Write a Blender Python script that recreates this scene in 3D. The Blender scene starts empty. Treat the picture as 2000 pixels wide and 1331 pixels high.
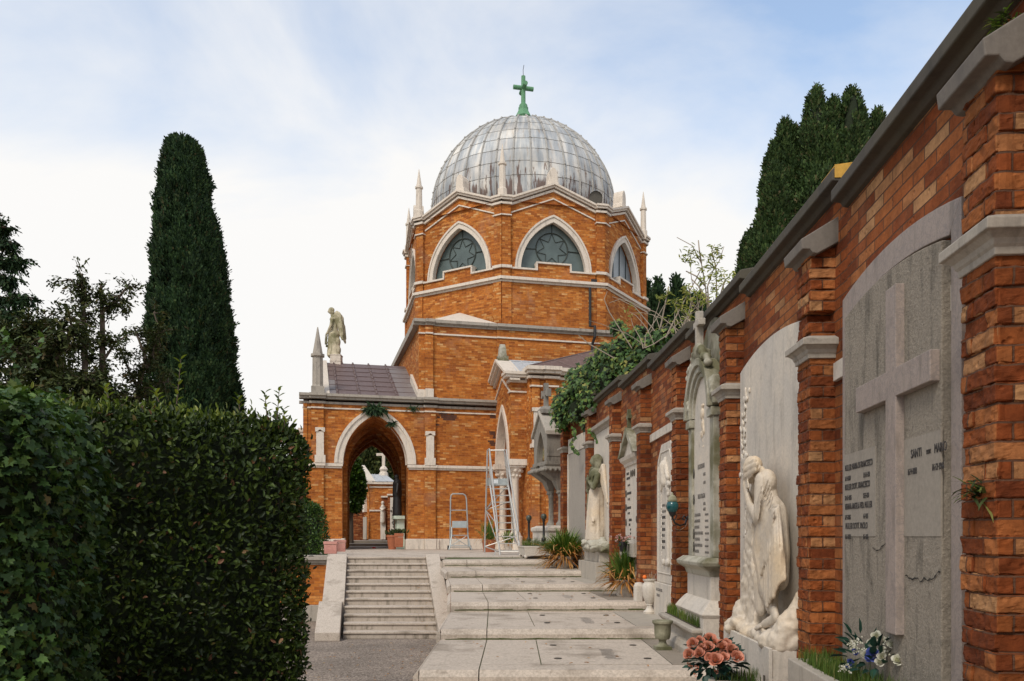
import bpy, bmesh, math, random
import numpy as np
from mathutils import Vector, Matrix, noise as mnoise

# ------------------------------------------------------------------ camera, sky, sun, exposure
SC = bpy.context.scene
COL = SC.collection
FPX = 1600.0            # focal length in photo pixels (2000 wide)
HOR = 1048.0            # horizon row
E = 2.18                # eye height above the gravel (world z = relative z + E)
cam_d = bpy.data.cameras.new('camera')
cam_d.sensor_width = 36.0
cam_d.lens = FPX / 2000.0 * 36.0
cam_d.shift_y = (HOR - 665.5) / 2000.0
cam_d.clip_start = 0.05
cam_d.clip_end = 2000.0
cam = bpy.data.objects.new('camera', cam_d)
cam.location = (0, 0, E)
cam.rotation_euler = (math.radians(90), 0, 0)
COL.objects.link(cam)
SC.camera = cam

SUN_EL, SUN_AZ = 48.0, -152.0      # azimuth measured from +Y towards +X: behind the camera, to the left
world = bpy.data.worlds.new('World')
SC.world = world
world.use_nodes = True
wn, wl = world.node_tree.nodes, world.node_tree.links
wn.clear()
w_out = wn.new('ShaderNodeOutputWorld')
w_bg = wn.new('ShaderNodeBackground')
w_bg.inputs['Strength'].default_value = 0.1
sky = wn.new('ShaderNodeTexSky')
sky.sky_type = 'NISHITA'
sky.sun_disc = False
sky.sun_elevation = math.radians(SUN_EL)
sky.sun_rotation = math.radians(SUN_AZ)
sky.air_density = 1.0
sky.dust_density = 1.2
sky.ozone_density = 1.4
tc = wn.new('ShaderNodeTexCoord')
mp = wn.new('ShaderNodeMapping')
mp.inputs['Scale'].default_value = (1.1, 1.1, 2.3)
mp.inputs['Rotation'].default_value = (0.0, math.radians(26), math.radians(18))
mp.inputs['Location'].default_value = (0.35, 0.1, 0.22)
n1 = wn.new('ShaderNodeTexNoise')
n1.inputs['Scale'].default_value = 1.75
n1.inputs['Detail'].default_value = 9.0
n1.inputs['Roughness'].default_value = 0.52
n1.inputs['Distortion'].default_value = 0.35
n1.inputs['Lacunarity'].default_value = 2.1
sep = wn.new('ShaderNodeSeparateXYZ')
m_h = wn.new('ShaderNodeMapRange')          # thick cloud low down, thin veil high up
m_h.inputs['From Min'].default_value = 0.18
m_h.inputs['From Max'].default_value = 0.50
m_h.inputs['To Min'].default_value = 0.55
m_h.inputs['To Max'].default_value = -0.02
m_a = wn.new('ShaderNodeMath'); m_a.operation = 'ADD'
rmp = wn.new('ShaderNodeValToRGB')
rmp.color_ramp.elements[0].position = 0.34
rmp.color_ramp.elements[0].color = (0.16, 0.16, 0.16, 1)
rmp.color_ramp.elements[1].position = 0.70
rmp.color_ramp.elements[1].color = (1, 1, 1, 1)
mixc = wn.new('ShaderNodeMixRGB')
tint = wn.new('ShaderNodeMixRGB'); tint.blend_type = 'MULTIPLY'; tint.inputs['Fac'].default_value = 1.0
tint.inputs['Color2'].default_value = (2.55, 2.7, 2.62, 1)     # thin high haze brightens the blue
mixc.inputs['Color2'].default_value = (9.75, 9.65, 9.5, 1)     # cloud white
L = wl.new
L(tc.outputs['Generated'], mp.inputs['Vector'])
L(mp.outputs['Vector'], n1.inputs['Vector'])
L(tc.outputs['Generated'], sep.inputs['Vector'])
L(sep.outputs['Z'], m_h.inputs['Value'])
L(n1.outputs['Fac'], m_a.inputs[0])
L(m_h.outputs['Result'], m_a.inputs[1])
L(m_a.outputs['Value'], rmp.inputs['Fac'])
L(sky.outputs['Color'], tint.inputs['Color1'])
L(tint.outputs['Color'], mixc.inputs['Color1'])
L(rmp.outputs['Color'], mixc.inputs['Fac'])
L(mixc.outputs['Color'], w_bg.inputs['Color'])
L(w_bg.outputs['Background'], w_out.inputs['Surface'])

sun_d = bpy.data.lights.new('sun', 'SUN')
sun_d.energy = 2.1
sun_d.angle = math.radians(15)
sun_d.color = (1.0, 0.92, 0.80)
sun = bpy.data.objects.new('sun', sun_d)
sun.location = (-20, -20, 40)
_az, _el = math.radians(SUN_AZ), math.radians(SUN_EL)
_dir = Vector((math.sin(_az) * math.cos(_el), math.cos(_az) * math.cos(_el), math.sin(_el)))
sun.rotation_euler = _dir.to_track_quat('Z', 'Y').to_euler()
COL.objects.link(sun)

SC.view_settings.view_transform = 'Standard'
SC.view_settings.look = 'None'
SC.view_settings.exposure = 0.0
SC.view_settings.gamma = 1.0
SC.view_settings.use_curve_mapping = False
SC.cycles.max_bounces = 8
SC.cycles.diffuse_bounces = 4
SC.cycles.transparent_max_bounces = 8

# ------------------------------------------------------------------ materials
def mat_new(name):
    m = bpy.data.materials.new(name)
    m.use_nodes = True
    nt = m.node_tree
    for n in list(nt.nodes):
        nt.nodes.remove(n)
    out = nt.nodes.new('ShaderNodeOutputMaterial')
    b = nt.nodes.new('ShaderNodeBsdfPrincipled')
    nt.links.new(b.outputs['BSDF'], out.inputs['Surface'])
    return m, nt, b

def N(nt, kind, **kw):
    n = nt.nodes.new(kind)
    for k, v in kw.items():
        if hasattr(n, k):
            setattr(n, k, v)
        else:
            n.inputs[k.replace('_', ' ')].default_value = v
    return n

def ramp(nt, stops, interp='LINEAR'):
    r = nt.nodes.new('ShaderNodeValToRGB')
    cr = r.color_ramp
    cr.interpolation = interp
    while len(cr.elements) < len(stops):
        cr.elements.new(0.5)
    for e, (p, c) in zip(cr.elements, stops):
        e.position = p
        e.color = (c[0], c[1], c[2], 1) if not isinstance(c, (int, float)) else (c, c, c, 1)
    return r

def mixn(nt, a, b, fac, mode='MIX'):
    m = nt.nodes.new('ShaderNodeMixRGB')
    m.blend_type = mode
    for sock, v in ((m.inputs['Color1'], a), (m.inputs['Color2'], b), (m.inputs['Fac'], fac)):
        if hasattr(v, 'is_output') or hasattr(v, 'links'):
            nt.links.new(v, sock)
        elif isinstance(v, (int, float)):
            sock.default_value = v if sock.type == 'VALUE' else (v, v, v, 1)
        else:
            sock.default_value = (v[0], v[1], v[2], 1)
    return m.outputs['Color']

def coords(nt, kind='Object', scale=(1, 1, 1), rot=(0, 0, 0)):
    t = nt.nodes.new('ShaderNodeTexCoord')
    m = nt.nodes.new('ShaderNodeMapping')
    m.inputs['Scale'].default_value = scale
    m.inputs['Rotation'].default_value = rot
    nt.links.new(t.outputs[kind], m.inputs['Vector'])
    return m.outputs['Vector']

def noise_fac(nt, vec, scale, detail=5, rough=0.55, dist=0.0):
    n = nt.nodes.new('ShaderNodeTexNoise')
    n.inputs['Scale'].default_value = scale
    n.inputs['Detail'].default_value = detail
    n.inputs['Roughness'].default_value = rough
    n.inputs['Distortion'].default_value = dist
    nt.links.new(vec, n.inputs['Vector'])
    return n.outputs['Fac']

def bump(nt, bsdf, height, strength=0.5, dist=0.01):
    b = nt.nodes.new('ShaderNodeBump')
    b.inputs['Strength'].default_value = strength
    b.inputs['Distance'].default_value = dist
    nt.links.new(height, b.inputs['Height'])
    nt.links.new(b.outputs['Normal'], bsdf.inputs['Normal'])
    return b

def brick_mat(name, stops, bw=0.25, bh=0.0714, mortar=0.005, mcol=(0.10, 0.065, 0.045), mottling=0.5, bumpk=0.012, soot=0.4, dark_s=0.9, pits=True, salt_amt=0.35, salt_col=(0.42, 0.25, 0.15)):
    m, nt, b = mat_new(name)
    uv = nt.nodes.new('ShaderNodeTexCoord').outputs['UV']
    wob = nt.nodes.new('ShaderNodeTexNoise')
    wob.inputs['Scale'].default_value = 3.0
    wob.inputs['Detail'].default_value = 3
    nt.links.new(uv, wob.inputs['Vector'])
    vm = nt.nodes.new('ShaderNodeVectorMath'); vm.operation = 'MULTIPLY_ADD'
    vm.inputs[1].default_value = (0.012, 0.012, 0)
    nt.links.new(wob.outputs['Color'], vm.inputs[0]); nt.links.new(uv, vm.inputs[2])
    def bt():
        t = nt.nodes.new('ShaderNodeTexBrick')
        t.offset = 0.5; t.squash = 1.0
        t.inputs['Scale'].default_value = 1.0
        t.inputs['Brick Width'].default_value = bw
        t.inputs['Row Height'].default_value = bh
        t.inputs['Mortar Size'].default_value = mortar
        t.inputs['Mortar Smooth'].default_value = 0.35
        t.inputs['Color1'].default_value = (0, 0, 0, 1)
        t.inputs['Color2'].default_value = (1, 1, 1, 1)
        t.inputs['Mortar'].default_value = (0.4, 0.4, 0.4, 1)
        nt.links.new(vm.outputs['Vector'], t.inputs['Vector'])
        return t
    t = bt()
    r = ramp(nt, stops)
    nt.links.new(t.outputs['Color'], r.inputs['Fac'])
    o = coords(nt, 'Object')
    big = noise_fac(nt, o, 0.7, 4)
    fine = noise_fac(nt, o, 34, 6, 0.7)
    mid = noise_fac(nt, o, 9, 4, 0.6)
    c = mixn(nt, r.outputs['Color'], mixn(nt, (0.45, 0.42, 0.4), (1.5, 1.5, 1.5), fine), mottling, 'MULTIPLY')
    mr = ramp(nt, [(0.36, 0.55), (0.62, 1.15)])
    nt.links.new(mid, mr.inputs['Fac'])
    c = mixn(nt, c, mr.outputs['Color'], 0.55, 'MULTIPLY')
    br = ramp(nt, [(0.42, 0.0), (0.72, soot)])
    nt.links.new(big, br.inputs['Fac'])
    c = mixn(nt, c, mixn(nt, c, (0.30, 0.27, 0.25), 1.0, 'MULTIPLY'), br.outputs['Color'])
    salt = noise_fac(nt, coords(nt, 'Object', (1.0, 1.0, 0.6)), 1.1, 7, 0.62, 0.4)
    sl = ramp(nt, [(0.56, 0.0), (0.72, salt_amt)]); nt.links.new(salt, sl.inputs['Fac'])
    c = mixn(nt, c, salt_col, sl.outputs['Color'])
    c = mixn(nt, c, mcol, t.outputs['Fac'])
    nt.links.new(c, b.inputs['Base Color'])
    b.inputs['Roughness'].default_value = 0.92
    b.inputs['Specular IOR Level'].default_value = 0.2
    h = mixn(nt, mixn(nt, 1.0, 0.0, t.outputs['Fac']), fine, 0.42)
    h = mixn(nt, h, mid, 0.35)
    if pits:
        v = nt.nodes.new('ShaderNodeTexVoronoi'); v.inputs['Scale'].default_value = 14
        nt.links.new(o, v.inputs['Vector'])
        pr = ramp(nt, [(0.06, 0.0), (0.2, 1.0)])
        nt.links.new(v.outputs['Distance'], pr.inputs['Fac'])
        h = mixn(nt, h, pr.outputs['Color'], 0.5, 'MULTIPLY')
    bump(nt, b, h, 0.9, bumpk)
    return m

def stone_mat(name, base, dirt=(0.13, 0.12, 0.10), amount=0.5, streak=True, rough=0.75, moss=None, moss_amt=0.0, bumpk=0.004, veins=0.0, warm=None, scale=1.0, up_dirt=0.0, speck=0.84):
    m, nt, b = mat_new(name)
    o = coords(nt, 'Object')
    os_ = coords(nt, 'Object', (3.0, 3.0, 0.55))
    n_big = noise_fac(nt, o, 1.7 * scale, 6, 0.6)
    n_str = noise_fac(nt, os_, 2.6 * scale, 6, 0.62, 0.3)
    n_f = noise_fac(nt, o, 42 * scale, 6, 0.65)
    n_m = noise_fac(nt, o, 7 * scale, 6, 0.65)
    c = mixn(nt, base, [x * 0.82 for x in base], n_m)
    if warm:
        wr = ramp(nt, [(0.45, 0.0), (0.7, 0.8)]); nt.links.new(n_big, wr.inputs['Fac'])
        c = mixn(nt, c, warm, wr.outputs['Color'])
    fr = ramp(nt, [(0.33, speck), (0.67, 1.1)]); nt.links.new(n_f, fr.inputs['Fac'])
    c = mixn(nt, c, fr.outputs['Color'], 0.8, 'MULTIPLY')
    sr = ramp(nt, [(0.52, 0.0), (0.74, amount)]); nt.links.new(n_str if streak else n_big, sr.inputs['Fac'])
    c = mixn(nt, c, dirt, sr.outputs['Color'])
    sp = ramp(nt, [(0.60, 0.0), (0.75, amount * 0.8)]); nt.links.new(n_m, sp.inputs['Fac'])
    c = mixn(nt, c, dirt, sp.outputs['Color'])
    if veins:
        nv = noise_fac(nt, o, 5.5 * scale, 8, 0.6, 1.6)
        vr = ramp(nt, [(0.46, 0.0), (0.5, veins), (0.54, 0.0)]); nt.links.new(nv, vr.inputs['Fac'])
        c = mixn(nt, c, (0.2, 0.17, 0.16), vr.outputs['Color'])
    g = nt.nodes.new('ShaderNodeNewGeometry')
    sx = nt.nodes.new('ShaderNodeSeparateXYZ'); nt.links.new(g.outputs['Normal'], sx.inputs['Vector'])
    if up_dirt:
        ur = ramp(nt, [(0.3, 0.0), (0.9, up_dirt)]); nt.links.new(sx.outputs['Z'], ur.inputs['Fac'])
        c = mixn(nt, c, mixn(nt, dirt, base, n_m), ur.outputs['Color'])
    if moss:
        mr = ramp(nt, [(0.42, 0.0), (0.58, moss_amt)]); nt.links.new(n_big, mr.inputs['Fac'])
        c = mixn(nt, c, mixn(nt, moss, [x * 0.4 for x in moss], n_f), mr.outputs['Color'])
    nt.links.new(c, b.inputs['Base Color'])
    b.inputs['Roughness'].default_value = rough
    b.inputs['Specular IOR Level'].default_value = 0.3
    bump(nt, b, mixn(nt, n_f, n_m, 0.5), 0.7, bumpk)
    return m

def plain_mat(name, col, rough=0.6, metal=0.0, var=0.25, scale=12, spec=0.4, bumpk=0.002):
    m, nt, b = mat_new(name)
    o = coords(nt, 'Object')
    n = noise_fac(nt, o, scale, 6, 0.6)
    c = mixn(nt, [x * (1 - var) for x in col], [min(1, x * (1 + var)) for x in col], n)
    nt.links.new(c, b.inputs['Base Color'])
    b.inputs['Roughness'].default_value = rough
    b.inputs['Metallic'].default_value = metal
    b.inputs['Specular IOR Level'].default_value = spec
    if bumpk:
        bump(nt, b, n, 0.5, bumpk)
    return m

def leaf_mat(name, stops, rough=0.45, spec=0.35, trans=0.25):
    m, nt, b = mat_new(name)
    g = nt.nodes.new('ShaderNodeNewGeometry')
    r = ramp(nt, stops)
    nt.links.new(g.outputs['Random Per Island'], r.inputs['Fac'])
    o = coords(nt, 'Object')
    n = noise_fac(nt, o, 1.3, 3)
    nr = ramp(nt, [(0.35, 0.6), (0.65, 1.25)]); nt.links.new(n, nr.inputs['Fac'])
    c = mixn(nt, r.outputs['Color'], nr.outputs['Color'], 0.8, 'MULTIPLY')
    nt.links.new(c, b.inputs['Base Color'])
    b.inputs['Roughness'].default_value = rough
    b.inputs['Specular IOR Level'].default_value = spec
    if trans:
        tr = nt.nodes.new('ShaderNodeBsdfTranslucent')
        nt.links.new(mixn(nt, c, (1.0, 1.1, 0.5), 1.0, 'MULTIPLY'), tr.inputs['Color'])
        mx = nt.nodes.new('ShaderNodeMixShader'); mx.inputs[0].default_value = trans
        out = [x for x in nt.nodes if x.type == 'OUTPUT_MATERIAL'][0]
        nt.links.new(b.outputs['BSDF'], mx.inputs[1]); nt.links.new(tr.outputs['BSDF'], mx.inputs[2])
        nt.links.new(mx.outputs['Shader'], out.inputs['Surface'])
    return m

M = {}
M['brick_church'] = brick_mat('brick_church', [(0.0, (0.29, 0.085, 0.018)), (0.3, (0.42, 0.130, 0.023)), (0.72, (0.52, 0.182, 0.034)), (0.92, (0.57, 0.245, 0.064)), (1.0, (0.62, 0.36, 0.15))], bw=0.26, bh=0.076, mortar=0.006, mcol=(0.34, 0.13, 0.05), mottling=0.5, soot=0.42, pits=False, salt_amt=0.5, salt_col=(0.40, 0.215, 0.13))
M['brick_wall'] = brick_mat('brick_wall', [(0.0, (0.15, 0.036, 0.011)), (0.35, (0.235, 0.060, 0.016)), (0.6, (0.31, 0.092, 0.024)), (0.87, (0.36, 0.13, 0.042)), (1.0, (0.43, 0.23, 0.105))], mottling=0.95, soot=0.75, salt_amt=0.4, salt_col=(0.33, 0.18, 0.10), mcol=(0.10, 0.05, 0.03), bw=0.27, mortar=0.005, bumpk=0.022)
M['istrian'] = stone_mat('istrian_stone', (0.70, 0.61, 0.51), amount=0.45, up_dirt=0.25)
M['shrine_stone'] = stone_mat('shrine_stone', (0.25, 0.225, 0.19), dirt=(0.08, 0.07, 0.06), amount=0.85, up_dirt=0.2)
M['istrian_old'] = stone_mat('weathered_stone', (0.38, 0.335, 0.28), dirt=(0.10, 0.09, 0.08), amount=0.75, up_dirt=0.45)
M['marble'] = stone_mat('white_marble', (0.57, 0.515, 0.445), dirt=(0.20, 0.175, 0.145), amount=0.5, rough=0.55, warm=(0.66, 0.57, 0.46))
M['marble_grey'] = stone_mat('grey_marble', (0.43, 0.38, 0.315), amount=0.55, rough=0.6, up_dirt=0.3)
M['marble_green'] = stone_mat('mossy_marble', (0.45, 0.42, 0.34), amount=0.6, moss=(0.12, 0.11, 0.035), moss_amt=0.85)
M['statue'] = stone_mat('statue_marble', (0.58, 0.495, 0.395), dirt=(0.30, 0.24, 0.165), amount=0.35, warm=(0.66, 0.50, 0.32), rough=0.6, bumpk=0.003)
M['statue_green'] = stone_mat('algae_statue', (0.32, 0.30, 0.21), dirt=(0.07, 0.07, 0.04), amount=0.7, moss=(0.10, 0.10, 0.04), moss_amt=0.9)
M['statue_roof'] = stone_mat('statue_roof', (0.62, 0.54, 0.38), dirt=(0.13, 0.12, 0.06), amount=0.8, moss=(0.13, 0.13, 0.03), moss_amt=0.7)
M['pink_marble'] = stone_mat('pink_marble', (0.335, 0.272, 0.235), dirt=(0.15, 0.125, 0.105), amount=0.8, veins=0.7, rough=0.55, scale=2.0)
M['paving'] = stone_mat('paving_stone', (0.555, 0.47, 0.385), dirt=(0.17, 0.135, 0.098), amount=0.8, streak=False, rough=0.85, bumpk=0.008, speck=0.6)
M['paving_dark'] = stone_mat('dark_slab', (0.28, 0.235, 0.185), dirt=(0.11, 0.09, 0.07), amount=0.8, streak=False, rough=0.8)
M['riser'] = stone_mat('riser_stone', (0.46, 0.39, 0.32), dirt=(0.10, 0.082, 0.06), amount=0.95, rough=0.85)
M['stucco'] = stone_mat('rough_cement', (0.31, 0.265, 0.21), dirt=(0.08, 0.07, 0.055), amount=0.95, rough=0.95, bumpk=0.03, scale=1.5, speck=0.68)
M['cement'] = stone_mat('smooth_cement', (0.31, 0.27, 0.222), dirt=(0.18, 0.16, 0.14), amount=0.5, rough=0.9)
M['grey_slab'] = stone_mat('grey_slab', (0.35, 0.31, 0.265), amount=0.15, rough=0.8)
M['coping'] = stone_mat('dark_coping', (0.075, 0.064, 0.05), dirt=(0.03, 0.027, 0.022), amount=0.9, moss=(0.12, 0.10, 0.05), moss_amt=0.3, up_dirt=0.3)
M['pier_cap'] = stone_mat('pier_cap_stone', (0.185, 0.16, 0.135), dirt=(0.10, 0.09, 0.08), amount=0.7)
M['lichen'] = plain_mat('yellow_lichen', (0.48, 0.27, 0.05), 0.95, var=0.5, scale=30)
M['letter'] = plain_mat('dark_lettering', (0.045, 0.04, 0.038), 0.7, bumpk=0)
M['letter_soft'] = plain_mat('worn_lettering', (0.16, 0.145, 0.13), 0.8, bumpk=0)
M['dark'] = plain_mat('dark_gap', (0.02, 0.017, 0.014), 0.95, bumpk=0)
M['moss'] = plain_mat('joint_moss', (0.065, 0.075, 0.022), 0.95, var=0.6, scale=20)
M['iron'] = plain_mat('black_iron', (0.025, 0.024, 0.024), 0.5, 0.3)
M['bronze'] = plain_mat('dark_bronze', (0.10, 0.09, 0.075), 0.5, 0.6)
M['alu'] = plain_mat('aluminium', (0.46, 0.44, 0.41), 0.42, 0.55, var=0.1)
M['galv'] = plain_mat('galvanised_steel', (0.36, 0.38, 0.37), 0.5, 0.5, var=0.25)
M['terracotta'] = plain_mat('terracotta', (0.34, 0.11, 0.05), 0.85, var=0.35)
M['pink_pot'] = plain_mat('pink_terracotta', (0.56, 0.27, 0.22), 0.8, var=0.2)
M['wood'] = plain_mat('bark', (0.10, 0.075, 0.055), 0.95, var=0.5)
M['twig'] = plain_mat('dry_twig', (0.30, 0.245, 0.185), 0.9, var=0.3)
M['turq'] = plain_mat('turquoise_glass', (0.006, 0.065, 0.07), 0.15, var=0.3, scale=8, spec=0.6)
M['patina'] = stone_mat('green_patina', (0.13, 0.30, 0.16), dirt=(0.05, 0.10, 0.05), amount=0.8, rough=0.7, scale=3.0)
M['patina_pale'] = plain_mat('pale_patina', (0.50, 0.58, 0.48), 0.75, var=0.3, scale=6)
M['white_plastic'] = plain_mat('white_plastic', (0.8, 0.8, 0.78), 0.4, var=0.05)
M['lantern'] = plain_mat('lantern_glass', (0.055, 0.06, 0.045), 0.4, var=0.4, scale=20)
M['soil'] = plain_mat('soil', (0.05, 0.038, 0.025), 0.95, var=0.5, scale=30)
def lead_mat():
    m, nt, b = mat_new('dome_lead')
    uv = nt.nodes.new('ShaderNodeTexCoord').outputs['UV']      # u = metres round the dome, v = metres up the meridian
    mp_ = nt.nodes.new('ShaderNodeMapping'); mp_.inputs['Scale'].default_value = (3.2, 0.42, 1); nt.links.new(uv, mp_.inputs['Vector'])
    mp2 = nt.nodes.new('ShaderNodeMapping'); mp2.inputs['Scale'].default_value = (5.5, 0.9, 1); mp2.inputs['Location'].default_value = (3, 7, 0); nt.links.new(uv, mp2.inputs['Vector'])
    a = noise_fac(nt, mp_.outputs['Vector'], 1.0, 6, 0.6)
    c2 = noise_fac(nt, mp2.outputs['Vector'], 1.0, 5, 0.6)
    big = noise_fac(nt, uv, 0.55, 3)
    r = ramp(nt, [(0.30, (0.27, 0.285, 0.30)), (0.45, (0.42, 0.435, 0.44)), (0.55, (0.56, 0.545, 0.515)), (0.70, (0.72, 0.66, 0.58))])
    nt.links.new(a, r.inputs['Fac'])
    c = mixn(nt, r.outputs['Color'], (0.93, 0.94, 0.96), 0.6, 'MULTIPLY')
    tr_ = ramp(nt, [(0.56, 0.0), (0.68, 0.6)]); nt.links.new(c2, tr_.inputs['Fac'])
    c = mixn(nt, c, (0.36, 0.27, 0.19), tr_.outputs['Color'])
    # bare oxidised sheet near the foot of the dome
    sx = nt.nodes.new('ShaderNodeSeparateXYZ'); nt.links.new(uv, sx.inputs['Vector'])
    low = nt.nodes.new('ShaderNodeMapRange'); low.inputs['From Min'].default_value = 0.7; low.inputs['From Max'].default_value = 3.3
    low.inputs['To Min'].default_value = 0.15; low.inputs['To Max'].default_value = -0.2
    nt.links.new(sx.outputs['Y'], low.inputs['Value'])
    ad = nt.nodes.new('ShaderNodeMath'); ad.operation = 'ADD'; nt.links.new(c2, ad.inputs[0]); nt.links.new(low.outputs['Result'], ad.inputs[1])
    rr = ramp(nt, [(0.60, 0.0), (0.66, 0.9)]); nt.links.new(ad.outputs['Value'], rr.inputs['Fac'])
    c = mixn(nt, c, (0.15, 0.10, 0.085), rr.outputs['Color'])
    br = ramp(nt, [(0.35, 0.75), (0.65, 1.15)]); nt.links.new(big, br.inputs['Fac'])
    c = mixn(nt, c, br.outputs['Color'], 1.0, 'MULTIPLY')
    pb = nt.nodes.new('ShaderNodeTexBrick'); pb.offset = 0.0
    for nm, v in (('Scale', 1.0), ('Brick Width', 2 * math.pi * 4.47 / 36), ('Row Height', 0.078 * 8.12), ('Mortar Size', 0.0), ('Color1', (0.72, 0.73, 0.75, 1)), ('Color2', (1.12, 1.11, 1.08, 1))): pb.inputs[nm].default_value = v
    mo = nt.nodes.new('ShaderNodeMapping'); mo.inputs['Location'].default_value = (-0.35 * 2 * math.pi * 4.47 / 36, -0.02 * 8.12 / 8, 0); nt.links.new(uv, mo.inputs['Vector']); nt.links.new(mo.outputs['Vector'], pb.inputs['Vector'])
    c = mixn(nt, c, pb.outputs['Color'], 0.75, 'MULTIPLY')
    nt.links.new(c, b.inputs['Base Color'])
    b.inputs['Roughness'].default_value = 0.9
    b.inputs['Specular IOR Level'].default_value = 0.1
    bump(nt, b, big, 0.6, 0.05)
    return m
M['lead'] = lead_mat()
M['lead_seam'] = plain_mat('lead_seam', (0.34, 0.325, 0.30), 0.85, var=0.45, scale=3, spec=0.1)
M['copper'] = stone_mat('brown_copper_sheet', (0.135, 0.088, 0.078), dirt=(0.27, 0.22, 0.2), amount=0.35, rough=0.5)
M['copper_grey'] = stone_mat('grey_copper_sheet', (0.21, 0.18, 0.17), dirt=(0.12, 0.09, 0.08), amount=0.6, rough=0.5)
M['lead_roof'] = stone_mat('lead_roof', (0.44, 0.45, 0.46), dirt=(0.20, 0.18, 0.17), amount=0.55, rough=0.55)

def glass_mat(name, col, rough=0.18):
    m, nt, b = mat_new(name)
    o = coords(nt, 'Object')
    n = noise_fac(nt, o, 2.2, 3)
    v = nt.nodes.new('ShaderNodeTexVoronoi'); v.inputs['Scale'].default_value = 5.0; nt.links.new(o, v.inputs['Vector'])
    c = mixn(nt, [x * 0.6 for x in col], [x * 1.5 for x in col], n)
    nt.links.new(c, b.inputs['Base Color'])
    b.inputs['Roughness'].default_value = rough
    b.inputs['Specular IOR Level'].default_value = 0.5
    bump(nt, b, n, 0.3, 0.02)
    return m
M['glass'] = glass_mat('leaded_glass', (0.075, 0.10, 0.095), 0.4)
M['glass_pale'] = glass_mat('pale_panes', (0.20, 0.23, 0.25), 0.3)
M['came'] = plain_mat('window_bars', (0.028, 0.035, 0.028), 0.6)

def gravel_mat():
    m, nt, b = mat_new('gravel_ground')
    o = coords(nt, 'Object')
    v = nt.nodes.new('ShaderNodeTexVoronoi'); v.inputs['Scale'].default_value = 45; nt.links.new(o, v.inputs['Vector'])
    v2 = nt.nodes.new('ShaderNodeTexVoronoi'); v2.inputs['Scale'].default_value = 24; nt.links.new(o, v2.inputs['Vector'])
    big = noise_fac(nt, o, 0.9, 5)
    r = ramp(nt, [(0.0, (0.10, 0.076, 0.057)), (0.5, (0.215, 0.17, 0.132)), (1.0, (0.35, 0.285, 0.228))])
    sx = nt.nodes.new('ShaderNodeSeparateXYZ'); nt.links.new(v.outputs['Color'], sx.inputs['Vector'])
    nt.links.new(sx.outputs['X'], r.inputs['Fac'])
    br = ramp(nt, [(0.35, 0.75), (0.65, 1.1)]); nt.links.new(big, br.inputs['Fac'])
    c = mixn(nt, r.outputs['Color'], br.outputs['Color'], 1.0, 'MULTIPLY')
    nt.links.new(c, b.inputs['Base Color'])
    b.inputs['Roughness'].default_value = 0.95
    h = mixn(nt, v.outputs['Distance'], v2.outputs['Distance'], 0.5)
    inv = nt.nodes.new('ShaderNodeInvert'); nt.links.new(h, inv.inputs['Color'])
    bump(nt, b, inv.outputs['Color'], 1.0, 0.02)
    return m
M['gravel'] = gravel_mat()

M['laurel'] = leaf_mat('laurel_leaves', [(0.0, (0.013, 0.024, 0.005)), (0.45, (0.029, 0.050, 0.008)), (0.8, (0.054, 0.085, 0.013)), (0.975, (0.10, 0.14, 0.022)), (0.98, (0.20, 0.10, 0.05)), (1.0, (0.25, 0.12, 0.07))], rough=0.5, spec=0.25, trans=0.18)
M['laurel_new'] = leaf_mat('young_laurel_leaves', [(0.0, (0.07, 0.11, 0.015)), (0.6, (0.15, 0.20, 0.03)), (1.0, (0.26, 0.28, 0.05))], rough=0.4, trans=0.3)
M['ivy'] = leaf_mat('ivy_leaves', [(0.0, (0.02, 0.045, 0.013)), (0.5, (0.05, 0.10, 0.025)), (0.85, (0.10, 0.175, 0.035)), (0.98, (0.10, 0.13, 0.03)), (1.0, (0.2, 0.11, 0.03))], rough=0.5, spec=0.22, trans=0.2)
M['ivy_wall'] = leaf_mat('wall_ivy_leaves', [(0.0, (0.022, 0.05, 0.015)), (0.5, (0.055, 0.115, 0.028)), (0.85, (0.11, 0.19, 0.04)), (1.0, (0.20, 0.24, 0.05))], rough=0.5, spec=0.25, trans=0.2)
M['ivy_flower'] = leaf_mat('ivy_umbels', [(0.0, (0.14, 0.15, 0.03)), (1.0, (0.30, 0.28, 0.07))], rough=0.6, trans=0.2)
M['leaf_core'] = plain_mat('foliage_shade', (0.012, 0.019, 0.006), 0.95, var=0.5, bumpk=0)  # shade deep between the leaves, put into a near-black colour
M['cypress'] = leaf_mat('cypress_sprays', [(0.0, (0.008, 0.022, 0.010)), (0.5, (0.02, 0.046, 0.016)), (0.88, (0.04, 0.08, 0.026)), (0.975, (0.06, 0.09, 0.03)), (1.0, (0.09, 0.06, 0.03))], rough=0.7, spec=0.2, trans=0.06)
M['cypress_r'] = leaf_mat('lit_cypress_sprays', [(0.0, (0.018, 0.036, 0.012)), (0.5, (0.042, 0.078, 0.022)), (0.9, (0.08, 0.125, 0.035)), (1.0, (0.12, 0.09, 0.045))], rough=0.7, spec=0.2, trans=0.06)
M['yew'] = leaf_mat('yew_sprays', [(0.0, (0.018, 0.028, 0.009)), (0.5, (0.045, 0.060, 0.017)), (0.9, (0.085, 0.098, 0.028)), (1.0, (0.10, 0.07, 0.03))], rough=0.7, spec=0.2, trans=0.1)
M['elder'] = leaf_mat('elder_leaves', [(0.0, (0.16, 0.19, 0.04)), (0.6, (0.28, 0.31, 0.07)), (1.0, (0.42, 0.38, 0.10))], rough=0.5, trans=0.35)
M['box_leaf'] = leaf_mat('box_leaves', [(0.0, (0.02, 0.05, 0.008)), (0.6, (0.045, 0.10, 0.014)), (1.0, (0.10, 0.16, 0.02))], rough=0.4, trans=0.2)
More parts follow.
